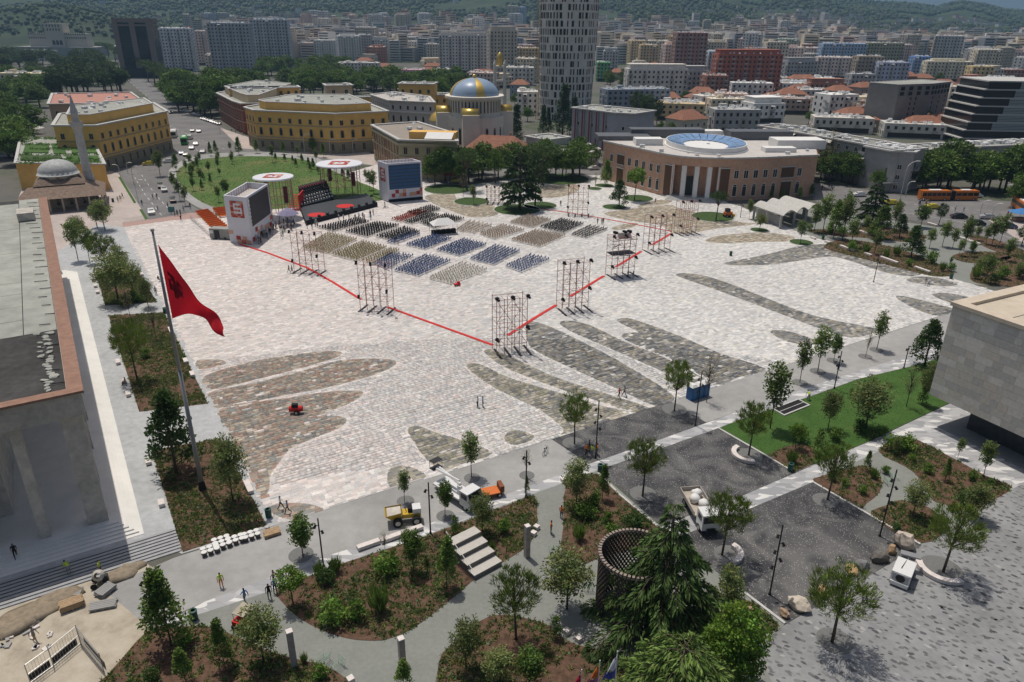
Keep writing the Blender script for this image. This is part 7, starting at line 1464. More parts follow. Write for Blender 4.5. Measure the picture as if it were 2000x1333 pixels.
for i, a in enumerate([(1560, 1188, 44, 30, (.52, .46, .38), 'large pale boulder beside the mosaic court edge'), (1531, 1203, 24, 18, (.36, .25, .17), 'brown rounded boulder beside the large pale one'), (1465, 1195, 18, 13, (.34, .24, .17), 'small brown boulder in the mulch corner'), (1604, 1160, 26, 22, (.50, .33, .17), 'ochre boulder half hidden by the front pine'), (1662, 1118, 30, 16, (.52, .35, .18), 'flat ochre boulder behind the front pine'), (1682, 1110, 32, 22, (.22, .22, .22), 'grey boulder between ochre and black ones'), (1716, 1095, 36, 24, (.12, .11, .10), 'blackish boulder near the white machine'), (1741, 1080, 22, 24, (.33, .22, .13), 'brown upright boulder near the white machine'), (1764, 1068, 42, 38, (.50, .43, .36), 'big cream boulder pile behind the white machine'), (522, 1032, 10, 6, (.5, .48, .45), 'small pale stone at the bed corner'), (1128, 918, 14, 12, (.5, .45, .4), 'small pale rock beside the small conifer')]): boulder(*a[:5], a[5], i)
def pillar(x, yb, yt, label):
    P = G(x, yb); H = HT(P, yt); t = thing('stone_pillar', label, 'pillar', P, .5); b = MB(); b.box((0, 0, H/2), (.5, .5, H)); b.build('shaft', M('pink_marble', (.36, .31, .29), var=.25, scale=2.5), t); b = MB(); b.box((0, 0, H+.05), (.52, .52, .1)); b.build('cap', m_marb, t)
pillar(575, 1302, 1234, 'square marble pillar left of the wire seats'); pillar(786, 1292, 1248, 'square marble pillar with a dark knob at bottom centre'); pillar(1029, 1088, 1028, 'square marble pillar beside the bleachers')
for i, (x, y) in enumerate([(1048, 1034), (1042, 1046), (1090, 1226), (1107, 1238), (1130, 1252), (685, 1332), (930, 1122)]):
    P = G(x, y); tag(link('stone_cube', MB().box((0, 0, .24), (.55, .55, .48)).mesh('stone_cube', m_marb), None, P, random.uniform(0, 1)), 'small pink marble cube seat '+where(P), 'stool', 'marble cube seats')
def bleachers():
    A, B, C = G(927, 1134), G(980, 1105), G(897, 1088); O = A; d1 = (B-A); d2 = (C-A); t = thing('stepped_bleachers', 'pale wooden stepped bleachers with side rail', 'bleachers', O); mt = M('bleacher_board', (.50, .475, .43), var=.08, scale=2)
    L1 = d1.length; rz = ang(A, B); dep = 1.15
    for i in range(4):
        b = MB(); b.box((L1/2, dep*(i+.5), .25*(i+1)), (L1, dep, .5*(i+1)-.01)); o = b.build('tier', M('bleacher_side', (.17, .16, .15), var=.1), t, rz=rz); b = MB(); b.box((L1/2, dep*(i+.5), .5*(i+1)+.03), (L1+.05, dep, .06)); b.build('tread', mt, t, rz=rz)
    b = MB(); b.tube((-.1, 0, 1.2), (-.1, dep*4, 3.1), .04); 
    for i in range(4): b.tube((-.1, dep*(i+.5), .5*(i+1)), (-.1, dep*(i+.5), 1.35+.5*i), .03, n=4)
    b.build('handrail', m_white, t, rz=rz)
bleachers()
def wire_seat(x, y):
    P = G(x, y); t = thing('wire_chair', 'pale green wire lounge chair '+where(P), 'chair', P, random.uniform(0, 6), 'green wire chairs on the garden path'); m_ = M('wire_green', (.32, .48, .36), rough=.5)
    b = MB()
    for i in range(7): u = -.5+i/6; b.tube((u*.9, -.4, .4), (u*.9, .35, .36), .014, n=3); b.tube((u*.9, .35, .36), (u*.9, .55, .95), .014, n=3)
    for z0, y0, z1, y1 in ((.4, -.4, .4, -.4), (.36, .35, .36, .35), (.95, .55, .95, .55), (.65, .45, .65, .45)): b.tube((-.45, y0, z0), (.45, y1, z1), .02, n=4)
    b.build('basket', m_, t)
    for sx in (-.4, .4):
        for sy in (-.35, .35): b = MB(); b.tube((sx, sy, 0), (sx, sy, .4), .02, n=4); b.build('leg', m_, t)
for q in [(632, 1292), (660, 1305), (1083, 1078), (1086, 1112), (1148, 1150), (1735, 945), (1745, 935)]: wire_seat(*q)
# --- great flagpole
def flagpole():
    P = G(396, 957); H = HT(P, 452); t = thing('flagpole', 'tall grey flagpole flying a big red flag beside the palace path', 'flagpole', P); b = MB(); b.tube((0, 0, 0), (0, 0, H*.5), .26, .2, 12); b.tube((0, 0, H*.5), (0, 0, H), .2, .11, 12); b.build('pole', M('pole_grey', (.26, .26, .27), rough=.4, var=.05), t, True); b = MB(); b.tube((0, 0, 0), (0, 0, 1.2), .42, .34, 12); b.build('base', m_darkmetal, t); b = MB(); b.blob((0, 0, H+.1), (.2, .2, .2), 1, 0, 0, 2); b.build('finial', m_steel, t)
    m_f = M('flag_red', (.62, .015, .03), rough=.7, var=.05, transl=.35)
    # cloth hangs from hoist, folded towards the fly: grid bent in space
    NU, NV = 26, 18; top = H-1.3; hoist = 8.6; V = []
    for j in range(NV+1):
        v = j/NV
        for i in range(NU+1):
            u = i/NU; L = 7.2
            x = .3+5.2*u-.9*v*u*(1-u); z = top-9.0*u**.92-v*(7.0*(1-u)**1.9+1.0); y = .6*math.sin(u*9+v*3.2)*u+.3*math.sin(u*17-v*4)*u
            V.append((x, y, z))
    b = MB(); b.add(V, [(j*(NU+1)+i, j*(NU+1)+i+1, (j+1)*(NU+1)+i+1, (j+1)*(NU+1)+i) for j in range(NV) for i in range(NU)]); f = b.build('flag', m_f, t, True)
    # black double-headed bird in the middle of the cloth
    pat = ['0110000110', '1111001111', '0011111100', '1101111011', '1111111111', '1110110111', '0100110010', '0001111000', '0000110000']; eb = MB()
    for r_, row in enumerate(pat):
        for c_, ch in enumerate(row):
            if ch == '1': i = int(2+c_*.7); j = int(5+r_*.8); o = j*(NU+1)+i; q = [V[o], V[o+1], V[o+NU+2], V[o+NU+1]]; eb.add([(x, y-.03, z) for x, y, z in q], [(0, 1, 2, 3)])
    eb.build('emblem', M('emblem_black', (.26, .008, .016)), f)
flagpole()
def small_flags():
    for k, (x, yt, cs, nm) in enumerate([(1128, 1308, [(.40, .03, .06), (.20, .05, .20)], 'red and purple'), (1160, 1290, [(.55, .16, .04), (.24, .12, .25)], 'orange and mauve'), (1191, 1272, [(.62, .62, .72), (.06, .07, .28)], 'white and blue')]):
        P = G(x-2, 1470); H = HT(P, yt); t = thing('small_flagpole', 'thin flagpole with furled %s flag at the bottom edge' % nm, 'flagpole', P); b = MB(); b.tube((0, 0, 0), (0, 0, H), .05, .04, 6); b.build('pole', m_white, t)
        for c_, z0, z1 in ((0, .97, .84), (1, .84, .76)):
            vs = []
            for j in range(9):
                v = j/8; z = H*(z0+(z1-z0)*v); w_ = .15+.95*((.97-z/H)/.21)
                for i in range(6): u = i/5; vs.append((-u*w_, .16*math.sin(u*9+v*2), z-u*.5))
            b = MB(); b.add(vs, [(j*6+i, j*6+i+1, j*6+i+7, j*6+i+6) for j in range(8) for i in range(5)]); b.build('flag', M('flag_%d%d' % (k, c_), cs[c_], transl=.3), t, True)
    for x, yb, yt, nm in ((1352, 378, 330, 'before the brick bank portico'), (270, 300, 266, 'on the front of the yellow ministry')):
        P = G(x, yb); H = HT(P, yt); t = thing('flagpole', 'small red flag on a thin pole '+nm, 'flagpole', P); b = MB(); b.tube((0, 0, 0), (0, 0, H), .07, .05, 6); b.build('pole', m_white, t); b = MB(); b.add([(0, 0, H), (-1.9, -.3, H-.8), (-1.7, .1, H-3), (0, 0, H-2.3)], [(0, 1, 2, 3)]); b.build('flag', M('flag_red'), t)
small_flags()
# --- perforated brick cylinder
def cylinder():
    c = G(1232, 1195); k = kpx(c); H = HT(G(1180, 1185), 1066); R = 68*k; t = thing('brick_cylinder', 'open-topped cylinder of perforated dark brick behind the cedar', 'pavilion', c); mb1 = M('dark_brick', (.085, .068, .058), var=.2, scale=3); mb2 = M('pale_brick', (.30, .245, .21), var=.15, scale=3)
    n = 56; rows = int(H/.30); ub = MB(); w_ = 2*math.pi*R/n; ub.box((0, 0, 0), (w_*.52, .2, .27)); me = ub.mesh('brick', mb1); ub = MB(); ub.box((0, 0, 0), (w_*.62, .3, .27)); me2 = ub.mesh('cap_brick', mb2)
    bt = MB(); cnt = 0; lst = []
    for j in range(rows):
        for i in range(n):
            a = 2*math.pi*(i+.5*(j % 2))/n; aa = (a-R_(250)) % (2*math.pi)
            if aa > math.pi: aa -= 2*math.pi
            z = .16+.30*j
            if abs(aa+R_(28)) < R_(19)*(1-z/H*.9) or abs(aa-R_(75)) < R_(16)*(1-z/H*.8): continue          # tapering entrance slits
            p = (R*math.cos(a), R*math.sin(a), z); lst.append((p, a, j == rows-1))
    lst.sort(key=lambda q: -q[0][2]-(.3 if q[0][1] < 0 else 0))
    for q, (p, a, cap) in enumerate(lst):
        if q < 300: link('brick' if not cap else 'cap_brick', me2 if cap else me, t, p, a+math.pi/2)
        else: bt.box(p, (w_*.52, .2, .27), a+math.pi/2)
    tag(bt.build('bricks', mb1, t), kind='stuff')
cylinder()
# --- lawn basin
def basin():
    P = [G(x, y) for x, y in [(1512, 801), (1559, 783), (1578, 793), (1531, 812)]]; t = thing('steel_basin', 'sunken dark rectangular grating with pale rim at the lawn edge', 'grating', P[0]); O = P[0]; f = [(p.x, p.y) for p in P]
    b = MB(); b.prism(f, .05, .10, bottom=False); wob(b.build('grating', m_black, t), O); g_ = grow(f, .22)
    for i in range(4): j = (i+1) % 4; b = MB(); b.prism([g_[i], g_[j], f[j], f[i]], .0, .2); wob(b.build('rim', m_kerb, t), O)
    m1 = (P[0]+P[3])/2; m2 = (P[1]+P[2])/2; mm = (m1+m2)/2; b = MB(); b.box((mm.x, mm.y, .13), ((m2-m1).length, .1, .05), ang(m1, m2)); wob(b.build('crossbar', m_kerb, t), O)
basin()
# --- vaulted station canopy
def vaults():
    for k, (px, nm) in enumerate((([(1472, 402), (1530, 422), (1556, 416), (1496, 398)], 'front'), ([(1497, 396), (1556, 416), (1578, 410), (1520, 393)], 'middle'), ([(1520, 392), (1580, 410), (1602, 404), (1545, 388)], 'rear'))):
        A, B, C, D = (G(x, y, 3.6) for x, y in px); t = thing('vaulted_canopy', '%s concrete barrel-vault canopy right of the square' % nm, 'canopy', (A.x, A.y, 0), 0, 'barrel-vault canopies over the underpass'); O = Vector((A.x, A.y, 0)); n = 8; vs = []
        for i in range(n+1):
            u = i/n; h_ = 1.1*math.sin(math.pi*u)
            for (p, q) in ((A, D), (B, C)): r_ = p.lerp(q, u); vs += [(r_.x, r_.y, 3.6+h_), (r_.x, r_.y, 3.4+h_)]
        b = MB(); b.add(vs, [f for i in range(n) for f in ((4*i, 4*i+4, 4*i+6, 4*i+2), (4*i+1, 4*i+3, 4*i+7, 4*i+5), (4*i+2, 4*i+6, 4*i+7, 4*i+3), (4*i, 4*i+1, 4*i+5, 4*i+4))]); wob(b.build('vault', M('vault_concrete', (.50, .485, .45), var=.12), t), O)
        for (p, q) in ((A, B), (D, C)):
            for u in (.05, .5, .95): r_ = p.lerp(q, u); b = MB(); b.box((r_.x, r_.y, 1.75), (.5, .5, 3.5)); wob(b.build('pier', m_conc, t), O)
        if k == 0: m_ = (A+B)/2; b = MB(); b.box((m_.x+1, m_.y+2, 1.3), ((B-A).length*.8, .3, 2.6), ang(A, B)); wob(b.build('stair_wall', m_conc, t), O)
vaults()
def kerbs():
    for px, nm in ([(1404, 838), (1470, 876), (1540, 917), (1548, 922)], 'lawn'), ([(1168, 925), (1209, 966), (1283, 1028)], 'terrazzo'), ([(1440, 1148), (1533, 1219)], 'mulch'), ([(1588, 943), (1674, 993), (1797, 1064)], 'beds'):
        for a, c in zip(px[:-1], px[1:]): a = G(*a); c = G(*c); m_ = (a+c)/2; tag(MB().box((m_.x, m_.y, .06), ((c-a).length, .28, .13), ang(a, c)).build('kerb', m_kerb), kind='structure')
kerbs()
# --- building site by the palace steps
def site():
    for gi, (x, y, nx) in enumerate([(412, 1083, 3), (436, 1072, 3), (461, 1063, 3), (492, 1054, 3)]):
        for i in range(nx):
            for j in range(2 if gi != 1 else 3):
                p = G(x, y)+E1*(i*.62-.6)+E2*(j*.62); t = thing('white_drum', 'small round drum with white lid standing in rows below the big flower bed', 'drum', p, 0, 'white-lidded drums in rows'); b = MB(); b.lathe([(.22, 0), (.25, .5)], 12); b.build('body', M('drum_dark', (.10, .085, .08)), t); b = MB(); b.lathe([(.29, .5), (.29, .57), (.01, .58)], 14); b.build('lid', m_white, t)
    def pallet(x, y, n, label, mat, rz=0, w_=1.6):
        p = G(x, y); t = thing('stacked_pallet', label, 'pallet', p, rz)
        for i in range(3): b = MB(); b.box((-.6+.6*i, 0, .07), (.12, 1.1, .14)); b.build('runner', m_wood, t)
        for j in range(n):
            for i in range(5): b = MB(); b.box((random.uniform(-.08, .08), -.46+.23*i, .19+.1*j), (w_, .2, .085)); b.build('plank', mat, t)
    pallet(531, 1044, 3, 'wooden pallet stacked with planks at the bed corner', m_wood, TH); pallet(142, 1186, 6, 'leaning stack of wooden pallets on the dug-up yard', m_wood, .6, 1.9); pallet(207, 1158, 4, 'pallet of grey kerb stones beside the cement mixer', m_conc, 1.2); pallet(203, 1185, 2, 'low stack of grey stone slabs on the yard', m_conc, .3, 2.2); pallet(135, 1160, 1, 'single pallet of grey slabs near the palace steps', m_conc, .2, 2.2)
    p = G(197, 1142); t = thing('cement_mixer', 'cement mixer with tilted drum beside the palace steps', 'cement mixer', p, .4); b = MB(); b.lathe([(.3, -.55), (.55, -.25), (.55, .2), (.28, .6)], 14); o = b.build('drum', m_oldconc, t); o.location = (0, 0, 1.1); o.rotation_euler = (.9, 0, 0)
    b = MB(); b.tube((-.6, -.5, .3), (.6, .5, 1.), .05); b.tube((-.6, .5, .3), (.6, -.5, 1.), .05); b.box((.5, 0, .7), (.5, .5, .6)); b.build('frame', m_darkmetal, t)
    for s in (-1, 1): b = MB(); b.tube((-.5, s*.5, .3), (-.5, s*.6, .3), .3, n=12); b.build('wheel', m_rub, t)
    for i, (x, y, r) in enumerate([(60, 1200, 2.6), (110, 1170, 2.2), (230, 1125, 1.9), (255, 1112, 1.4), (20, 1225, 2.4)]): q = G(x, y); b = MB(); b.blob((0, 0, 0), (r, r*.6, .45), i, .2, 0, 2); o = link('soil_heap', b.mesh('soil_heap', M('soil', (.27, .22, .16), var=.25, scale=2, bump=.5), True), None, q, TH); tag(o, 'grey-brown heap of dug soil '+where(q), 'soil heap', 'soil heaps along the palace steps')
    r = random.Random(3)
    for i in range(26): q = G(r.uniform(0, 100), r.uniform(1215, 1270)); tag(link('stone_fragment', MB().box((0, 0, .08), (r.uniform(.2, .6), r.uniform(.15, .4), .16)).mesh('stone_fragment', m_conc if i % 2 else m_marb), None, q, r.uniform(0, 3)), 'loose stone fragment scattered on the dug-up yard', 'rubble', 'stone fragments on the yard')
    # site hoarding, bottom left
    for (a, c) in (((60, 1335), (105, 1302)), ((105, 1302), (158, 1258)), ((158, 1258), (203, 1312))):
        a = G(*a); c = G(*c); m_ = (a+c)/2; L = (c-a).length; t = thing('site_fence_panel', 'wire site fence panel with rails at bottom left', 'fence', m_, ang(a, c), 'site fence panels'); b = MB()
        for z in (.1, 1.0, 2.0): b.tube((-L/2, 0, z), (L/2, 0, z), .035, n=5)
        b.build('rail', m_steel, t)
        for i in range(int(L/.25)): b = MB(); x = -L/2+.25*i; b.tube((x, 0, .1), (x, 0, 2.), .012, n=3); b.build('wire', m_steel, t)
        for s in (-1, 1): b = MB(); b.tube((s*L/2, 0, 0), (s*L/2, 0, 2.1), .045, n=6); b.build('post', m_steel, t)
        b = MB(); b.box((0, .25, .35), (L*.9, .05, .6)); b.build('dark_mesh', m_darkmetal, t)
site()
def toilets():
    P = G(1362, 776); d = E1; rz = ang(G(1345, 781), G(1386, 768)); m_b = M('toilet_blue', (.03, .12, .30), rough=.4, var=.06)
    for i in range(3):
        p = P+Vector((math.cos(rz), math.sin(rz), 0))*(i-1)*1.18; t = thing('portable_toilet', 'blue portable toilet cabin with white roof at the square edge', 'toilet', p, rz, 'blue portable toilets in a row'); b = MB(); b.box((0, 0, 1.05), (1.12, 1.15, 2.1)); b.build('cabin', m_b, t); b = MB(); b.add([(-.58, -.6, 2.1), (.58, -.6, 2.1), (.58, .6, 2.1), (-.58, .6, 2.1), (-.3, -.3, 2.42), (.3, -.3, 2.42), (.3, .3, 2.42), (-.3, .3, 2.42)], [(0, 1, 5, 4), (1, 2, 6, 5), (2, 3, 7, 6), (3, 0, 4, 7), (4, 5, 6, 7)]); b.build('roof', m_white, t); b = MB(); b.box((0, -.59, 1.0), (.75, .04, 1.8)); b.build('door', M('toilet_blue2', (.04, .16, .36), rough=.4), t)
toilets()
# ================================================================ vehicles
def wheel(t, x, y, r, w_=.25):
    b = MB(); b.tube((x, y-w_/2, r), (x, y+w_/2, r), r, n=14); o = b.build('wheel', m_rub, t); b = MB(); b.tube((x, y-w_/2-.01, r), (x, y+w_/2+.01, r), r*.55, n=10); b.build('rim', m_steel, o)
CARM = {}
def car(x, y, rz, col, cname, label=None, taxi=False, van=False):
    P = G(x, y); t = thing('parked_car', label or '%s car %s' % (cname, where(P)), 'car', P, rz); k = ('van' if van else 'car')
    if k not in CARM:
        L, W = (4.9, 1.95) if van else (4.3, 1.75); prof = [(-L/2, .35), (-L/2, .85), (-L/2+.25, 1.0), (-L*.30, 1.05), (-L*.16, 1.45), (L*.22, 1.48), (L*.36, 1.02), (L/2-.1, .88), (L/2, .6), (L/2, .35)]
        if van: prof = [(-L/2, .35), (-L/2, 1.9), (-L/2+.2, 2.05), (L*.18, 2.05), (L*.33, 1.35), (L/2, 1.1), (L/2, .35)]
        n = len(prof); b = MB(); b.add([(px, s*W/2*(.86 if pz > 1.1 else 1), pz) for s in (-1, 1) for px, pz in prof], [tuple(range(n))[::-1] if 0 else tuple(range(n)), tuple(range(2*n-1, n-1, -1))]+[(i, n+i, n+(i+1) % n, (i+1) % n) for i in range(n)])
        g_ = MB()
        for s in (-1, 1): g_.box((-L*.02, s*(W/2*.90), 1.23 if not van else 1.6), (L*.40, .05, .30))
        g_.box((L*.29, 0, 1.25 if not van else 1.7), (.05, W*.72, .5), ry=-.9); g_.box((-L*.235, 0, 1.25), (.05, W*.72, .42), ry=.5)
        CARM[k] = (b, g_.mesh('glazing', m_glass), L, W)
    b, gm, L, W = CARM[k]; mm = M('car_paint_'+cname.replace(' ', '_'), col, rough=.25, var=.02, coat=.6)
    if (k, cname) not in CARM: CARM[(k, cname)] = b.mesh('body', mm)
    link('body', CARM[(k, cname)], t); link('glazing', gm, t)
    for sx in (-.31, .31):
        for sy in (-1, 1): wheel(t, L*sx, sy*(W/2-.12), .33, .22)
    for s in (-1, 1):
        h = MB(); h.box((L/2+.0, s*W*.35, .72), (.08, .3, .16)); h.build('headlight', m_white, t); h = MB(); h.box((-L/2-.0, s*W*.37, .8), (.08, .25, .16)); h.build('tail_light', m_red, t)
WH = (.68, .68, .67); BK = (.02, .021, .023); SV = (.38, .39, .40); YL = (.62, .50, .05); DB = (.04, .06, .12)
a1 = R_(118)
for x, y, rz, c_, n_ in [(314, 367, a1, BK, 'black'), (321, 374, a1, SV, 'silver'), (338, 395, a1, BK, 'black'), (296, 418, a1, WH, 'white'), (376, 258, R_(110), BK, 'black'), (389, 259, R_(105), DB, 'dark blue'), (355, 302, R_(110), DB, 'dark blue'), (363, 305, R_(110), BK, 'black'), (397, 299, R_(100), SV, 'silver'), (291, 323, R_(15), YL, 'yellow'), (1150, 328, R_(20), WH, 'white'), (1160, 332, R_(20), WH, 'white'), (893, 357, R_(20), YL, 'yellow'), (1045, 338, R_(15), BK, 'black'), (1678, 384, R_(5), WH, 'white'), (1742, 400, R_(-15), YL, 'yellow'), (1872, 427, R_(-8), BK, 'black'), (1929, 428, R_(-10), SV, 'silver'), (1907, 440, R_(-15), BK, 'black'), (1968, 446, R_(-20), DB, 'dark blue'), (1904, 386, R_(2), WH, 'white'), (1820, 408, R_(0), YL, 'yellow'), (334, 222, R_(110), BK, 'black'), (383, 284, R_(105), WH, 'white'), (375, 292, R_(105), SV, 'silver'), (335, 352, a1, SV, 'silver'), (330, 318, R_(30), WH, 'white'), (10, 308, 0, SV, 'silver'), (26, 308, 0, WH, 'white')]: car(x, y, rz, c_, n_)
for i in range(8): car(396+i*4.6, 234+i*1.5, R_(100), [WH, SV, BK, DB][i % 4], ['white', 'silver', 'black', 'dark blue'][i % 4])
for i in range(7): car(352+i*6, 214+i*2.2, R_(150), [SV, BK, WH][i % 3], ['silver', 'black', 'white'][i % 3])
car(372, 272, R_(105), WH, 'white', 'white van behind the green bus', van=True)
def bus(x, y, rz, col, label, L=11.5, artic=False, cab='city_bus'):
    P = G(x, y); t = thing(cab, label, 'bus', P, rz); mm = M('bus_'+label.split()[0], col, rough=.35, var=.04); secs = [(0, L)] if not artic else [(-L*.27, L*.52), (L*.29, L*.42)]
    for cx, l_ in secs:
        b = MB(); b.box((cx, 0, 1.65), (l_, 2.5, 2.7)); b.box((cx, 0, 3.02), (l_*.97, 2.2, .12)); b.build('body', mm, t)
        n = int(l_/1.5)
        for s in (-1, 1):
            for i in range(n): b = MB(); b.box((cx-l_/2+l_*(i+.5)/n, s*1.26, 2.0), (l_/n*.86, .06, .95)); b.build('window', m_glass, t)
        for sx in (-.36, .32):
            for sy in (-1, 1): wheel(t, cx+l_*sx, sy*1.1, .48, .3)
        b = MB(); b.box((cx, 0, 3.15), (l_*.4, 1.4, .22)); b.build('roof_unit', m_white, t)
    if artic: b = MB(); b.box((L*.035, 0, 1.65), (L*.09, 2.3, 2.6)); b.build('bellows', m_rub, t)
    b = MB(); b.box((-L/2-.02, 0, 1.95), (.06, 2.2, 1.3)); b.build('windscreen', m_glass, t)
bus(1851, 391, R_(3), (.50, .16, .035), 'orange articulated bus on the avenue', 17.5, True); bus(1995, 412, R_(75), (.52, .17, .04), 'orangish bus partly out of frame at right', 11); bus(361, 281, R_(110), (.06, .32, .07), 'green city bus on the boulevard', 10); bus(340, 268, R_(110), (.62, .62, .60), 'white city bus in front of the green one', 9)
def lift_truck():
    a, c = G(872, 958), G(915, 985); t = thing('lift_truck', 'white cherry-picker truck with folded boom at the square edge', 'truck', G(895, 975), ang(a, c)); L = 6.4
    b = MB(); b.box((-.9, 0, .75), (4.6, 1.0, .3)); b.build('chassis', m_darkmetal, t); b = MB(); b.box((-1.0, 0, 1.02), (4.4, 2.1, .2)); b.build('bed', m_vwhite, t)
    b = MB(); P_ = [(-.85, .55), (-.85, 2.35), (.45, 2.35), (.8, 1.45), (.88, .55)]; n = len(P_); b.add([(2.2+x, s*1.02, z) for s in (-1, 1) for x, z in P_], [tuple(range(n)), tuple(range(2*n-1, n-1, -1))]+[(i, n+i, n+(i+1) % n, (i+1) % n) for i in range(n)]); cb = b.build('cab', m_vwhite, t)
    b = MB(); b.box((2.86, 0, 1.92), (.06, 1.8, .8), ry=-.37); b.build('windscreen', m_glass, cb)
    for s in (-1, 1): b = MB(); b.box((2.1, s*1.03, 1.85), (.9, .05, .6)); b.build('side_window', m_glass, cb); b = MB(); b.box((3.06, s*.75, .85), (.08, .35, .22)); b.build('headlight', m_steel, cb)
    b = MB(); b.box((3.1, 0, .6), (.12, 2.0, .3)); b.build('bumper', m_darkmetal, t)
    for x in (-2.2, 2.2):
        for s in (-1, 1): wheel(t, x, s*.85, .42, .28)
    b = MB(); b.tube((.3, 0, 1.1), (.3, 0, 2.0), .35, .3, 10); b.build('turret', m_vwhite, t); b = MB(); b.tube((.3, .1, 2.1), (-3.6, .2, 2.6), .2, .16, 6); b.tube((-3.4, -.25, 2.6), (.6, -.3, 2.9), .15, .13, 6); b.build('boom', m_vwhite, t)
    b = MB(); b.box((-4.0, .2, 2.3), (.8, 1.3, .1)); 
    for s in (-1, 1): b.tube((-4.4, .2+s*.6, 2.3), (-4.4, .2+s*.6, 3.3), .03, n=4); b.tube((-3.6, .2+s*.6, 2.3), (-3.6, .2+s*.6, 3.3), .03, n=4)
    b.box((-4., .2, 3.3), (.85, 1.3, .06)); b.build('basket', m_darkmetal, t)
lift_truck()
def flatbed():
    a, c = G(1345, 975), G(1385, 1045); t = thing('flatbed_truck', 'white flatbed truck loaded with bulk bags on the dark terrazzo', 'truck', G(1366, 1010), ang(a, c)); b = MB(); b.box((0, 0, .8), (6.6, 1.0, .3)); b.build('chassis', m_darkmetal, t)
    b = MB(); b.box((-1.1, 0, 1.1), (4.6, 2.3, .12)); b.build('bed', M('bed_dusty', (.42, .37, .31), var=.2), t)
    for s in (-1, 1): b = MB(); b.box((-1.1, s*1.17, 1.4), (4.6, .08, .5)); b.build('side_board', M('board_grey', (.40, .37, .33), var=.15), t)
    b = MB(); b.box((-3.42, 0, 1.4), (.08, 2.3, .5)); b.build('tail_board', MATS['board_grey'], t)
    b = MB(); b.box((2.35, 0, 1.6), (1.7, 2.05, 1.9)); cb = b.build('cab', m_vwhite, t); b = MB(); b.box((3.22, 0, 1.95), (.06, 1.8, .75)); b.build('windscreen', m_glass, cb)
    for s in (-1, 1): b = MB(); b.box((2.4, s*1.04, 1.95), (.9, .05, .6)); b.build('side_window', m_glass, cb)
    for x in (-2.2, 2.3):
        for s in (-1, 1): wheel(t, x, s*.9, .45, .28)
    for i, (x, y) in enumerate([(-2.2, .3), (-1.2, -.3), (-.2, .35)]): P = t.matrix_basis @ Vector((x, y, 1.16)); b = MB(); b.blob((0, 0, .45), (.6, .6, .5), i, .15, 0, 2); tag(link('bulk_bag', b.mesh('bulk_bag', m_white, True), None, P), 'white bulk bag on the flatbed truck', 'bag', 'bulk bags on the flatbed truck')
flatbed()
def dumper():
    t = thing('site_dumper', 'yellow site dumper with raised skip on the concrete strip', 'dumper', G(793, 1018), R_(12)); mt = m_yellow
    b = MB(); b.add([(-2.2, -.9, 1.5), (-2.2, .9, 1.5), (-.4, .8, 1.7), (-.4, -.8, 1.7), (-1.5, -.6, .7), (-1.5, .6, .7), (-.6, .6, .75), (-.6, -.6, .75)], [(0, 4, 5, 1), (1, 5, 6, 2), (2, 6, 7, 3), (3, 7, 4, 0), (4, 7, 6, 5)]); b.build('skip', mt, t); b = MB(); b.add([(-2.0, -.8, 1.42), (-2., .8, 1.42), (-.5, .7, 1.55), (-.5, -.7, 1.55)], [(0, 3, 2, 1)]); b.build('load', m_oldconc, t)
    b = MB(); b.box((.6, 0, 1.0), (2.0, 1.1, .5)); b.build('chassis', mt, t); b = MB(); b.box((1.2, 0, 1.5), (.9, 1.1, .6)); b.build('engine_hood', m_vwhite, t); b = MB(); b.box((.5, 0, 1.55), (.5, .6, .5)); b.tube((.1, 0, 1.3), (-.1, 0, 1.9), .04); b.build('seat', m_black, t)
    for x in (-.9, 1.1):
        for s in (-1, 1): wheel(t, x, s*.85, .52, .4)
dumper()
def orange_cart():
    t = thing('orange_trailer', 'small orange flat trailer with box beside the lift truck', 'trailer', G(963, 968), R_(20)); b = MB(); b.box((-.3, 0, .7), (1.9, 1.5, .1)); b.build('deck', m_orange, t); b = MB(); b.box((.95, .1, .95), (.5, 1.3, .8)); b.build('tool_box', M('box_brown', (.22, .08, .04)), t)
    for x in (-.7, .6):
        for s in (-1, 1): wheel(t, x, s*.6, .3, .2)
orange_cart()
def white_machine():
    t = thing('road_machine', 'white boxy road machine with rear fan grille beside the boulders', 'machine', G(1760, 1132), ang(G(1748, 1150), G(1775, 1085))); b = MB(); b.box((-.1, 0, 1.0), (2.6, 1.7, 1.3)); b.build('engine_box', m_vwhite, t); b = MB(); b.box((-1.43, 0, 1.05), (.06, 1.4, 1.0)); o = b.build('rear_panel', M('panel_grey', (.42, .42, .43)), t); b = MB(); b.tube((-1.45, 0, 1.1), (-1.48, 0, 1.1), .42, n=20); b.build('fan_grille', m_darkmetal, o)
    b = MB(); b.box((-1.35, 0, .45), (.5, 1.6, .4)); b.build('bumper', m_vwhite, t); b = MB(); b.box((1.7, 0, 1.1), (1.1, 1.2, .5)); b.box((2.1, -.1, 1.7), (.7, 1.8, .15), .2); b.tube((1.4, 0, 1.2), (2.1, 0, 1.7), .08); b.build('arm', m_steel, t); b = MB(); b.tube((1.5, 0, 1.6), (-.6, .2, 1.75), .03, n=5); b.build('hose', m_rub, t)
    for s in (-1, 1): b = MB(); b.box((.0, s*.7, .3), (2.4, .35, .55)); b.build('track', m_rub, t)
white_machine()
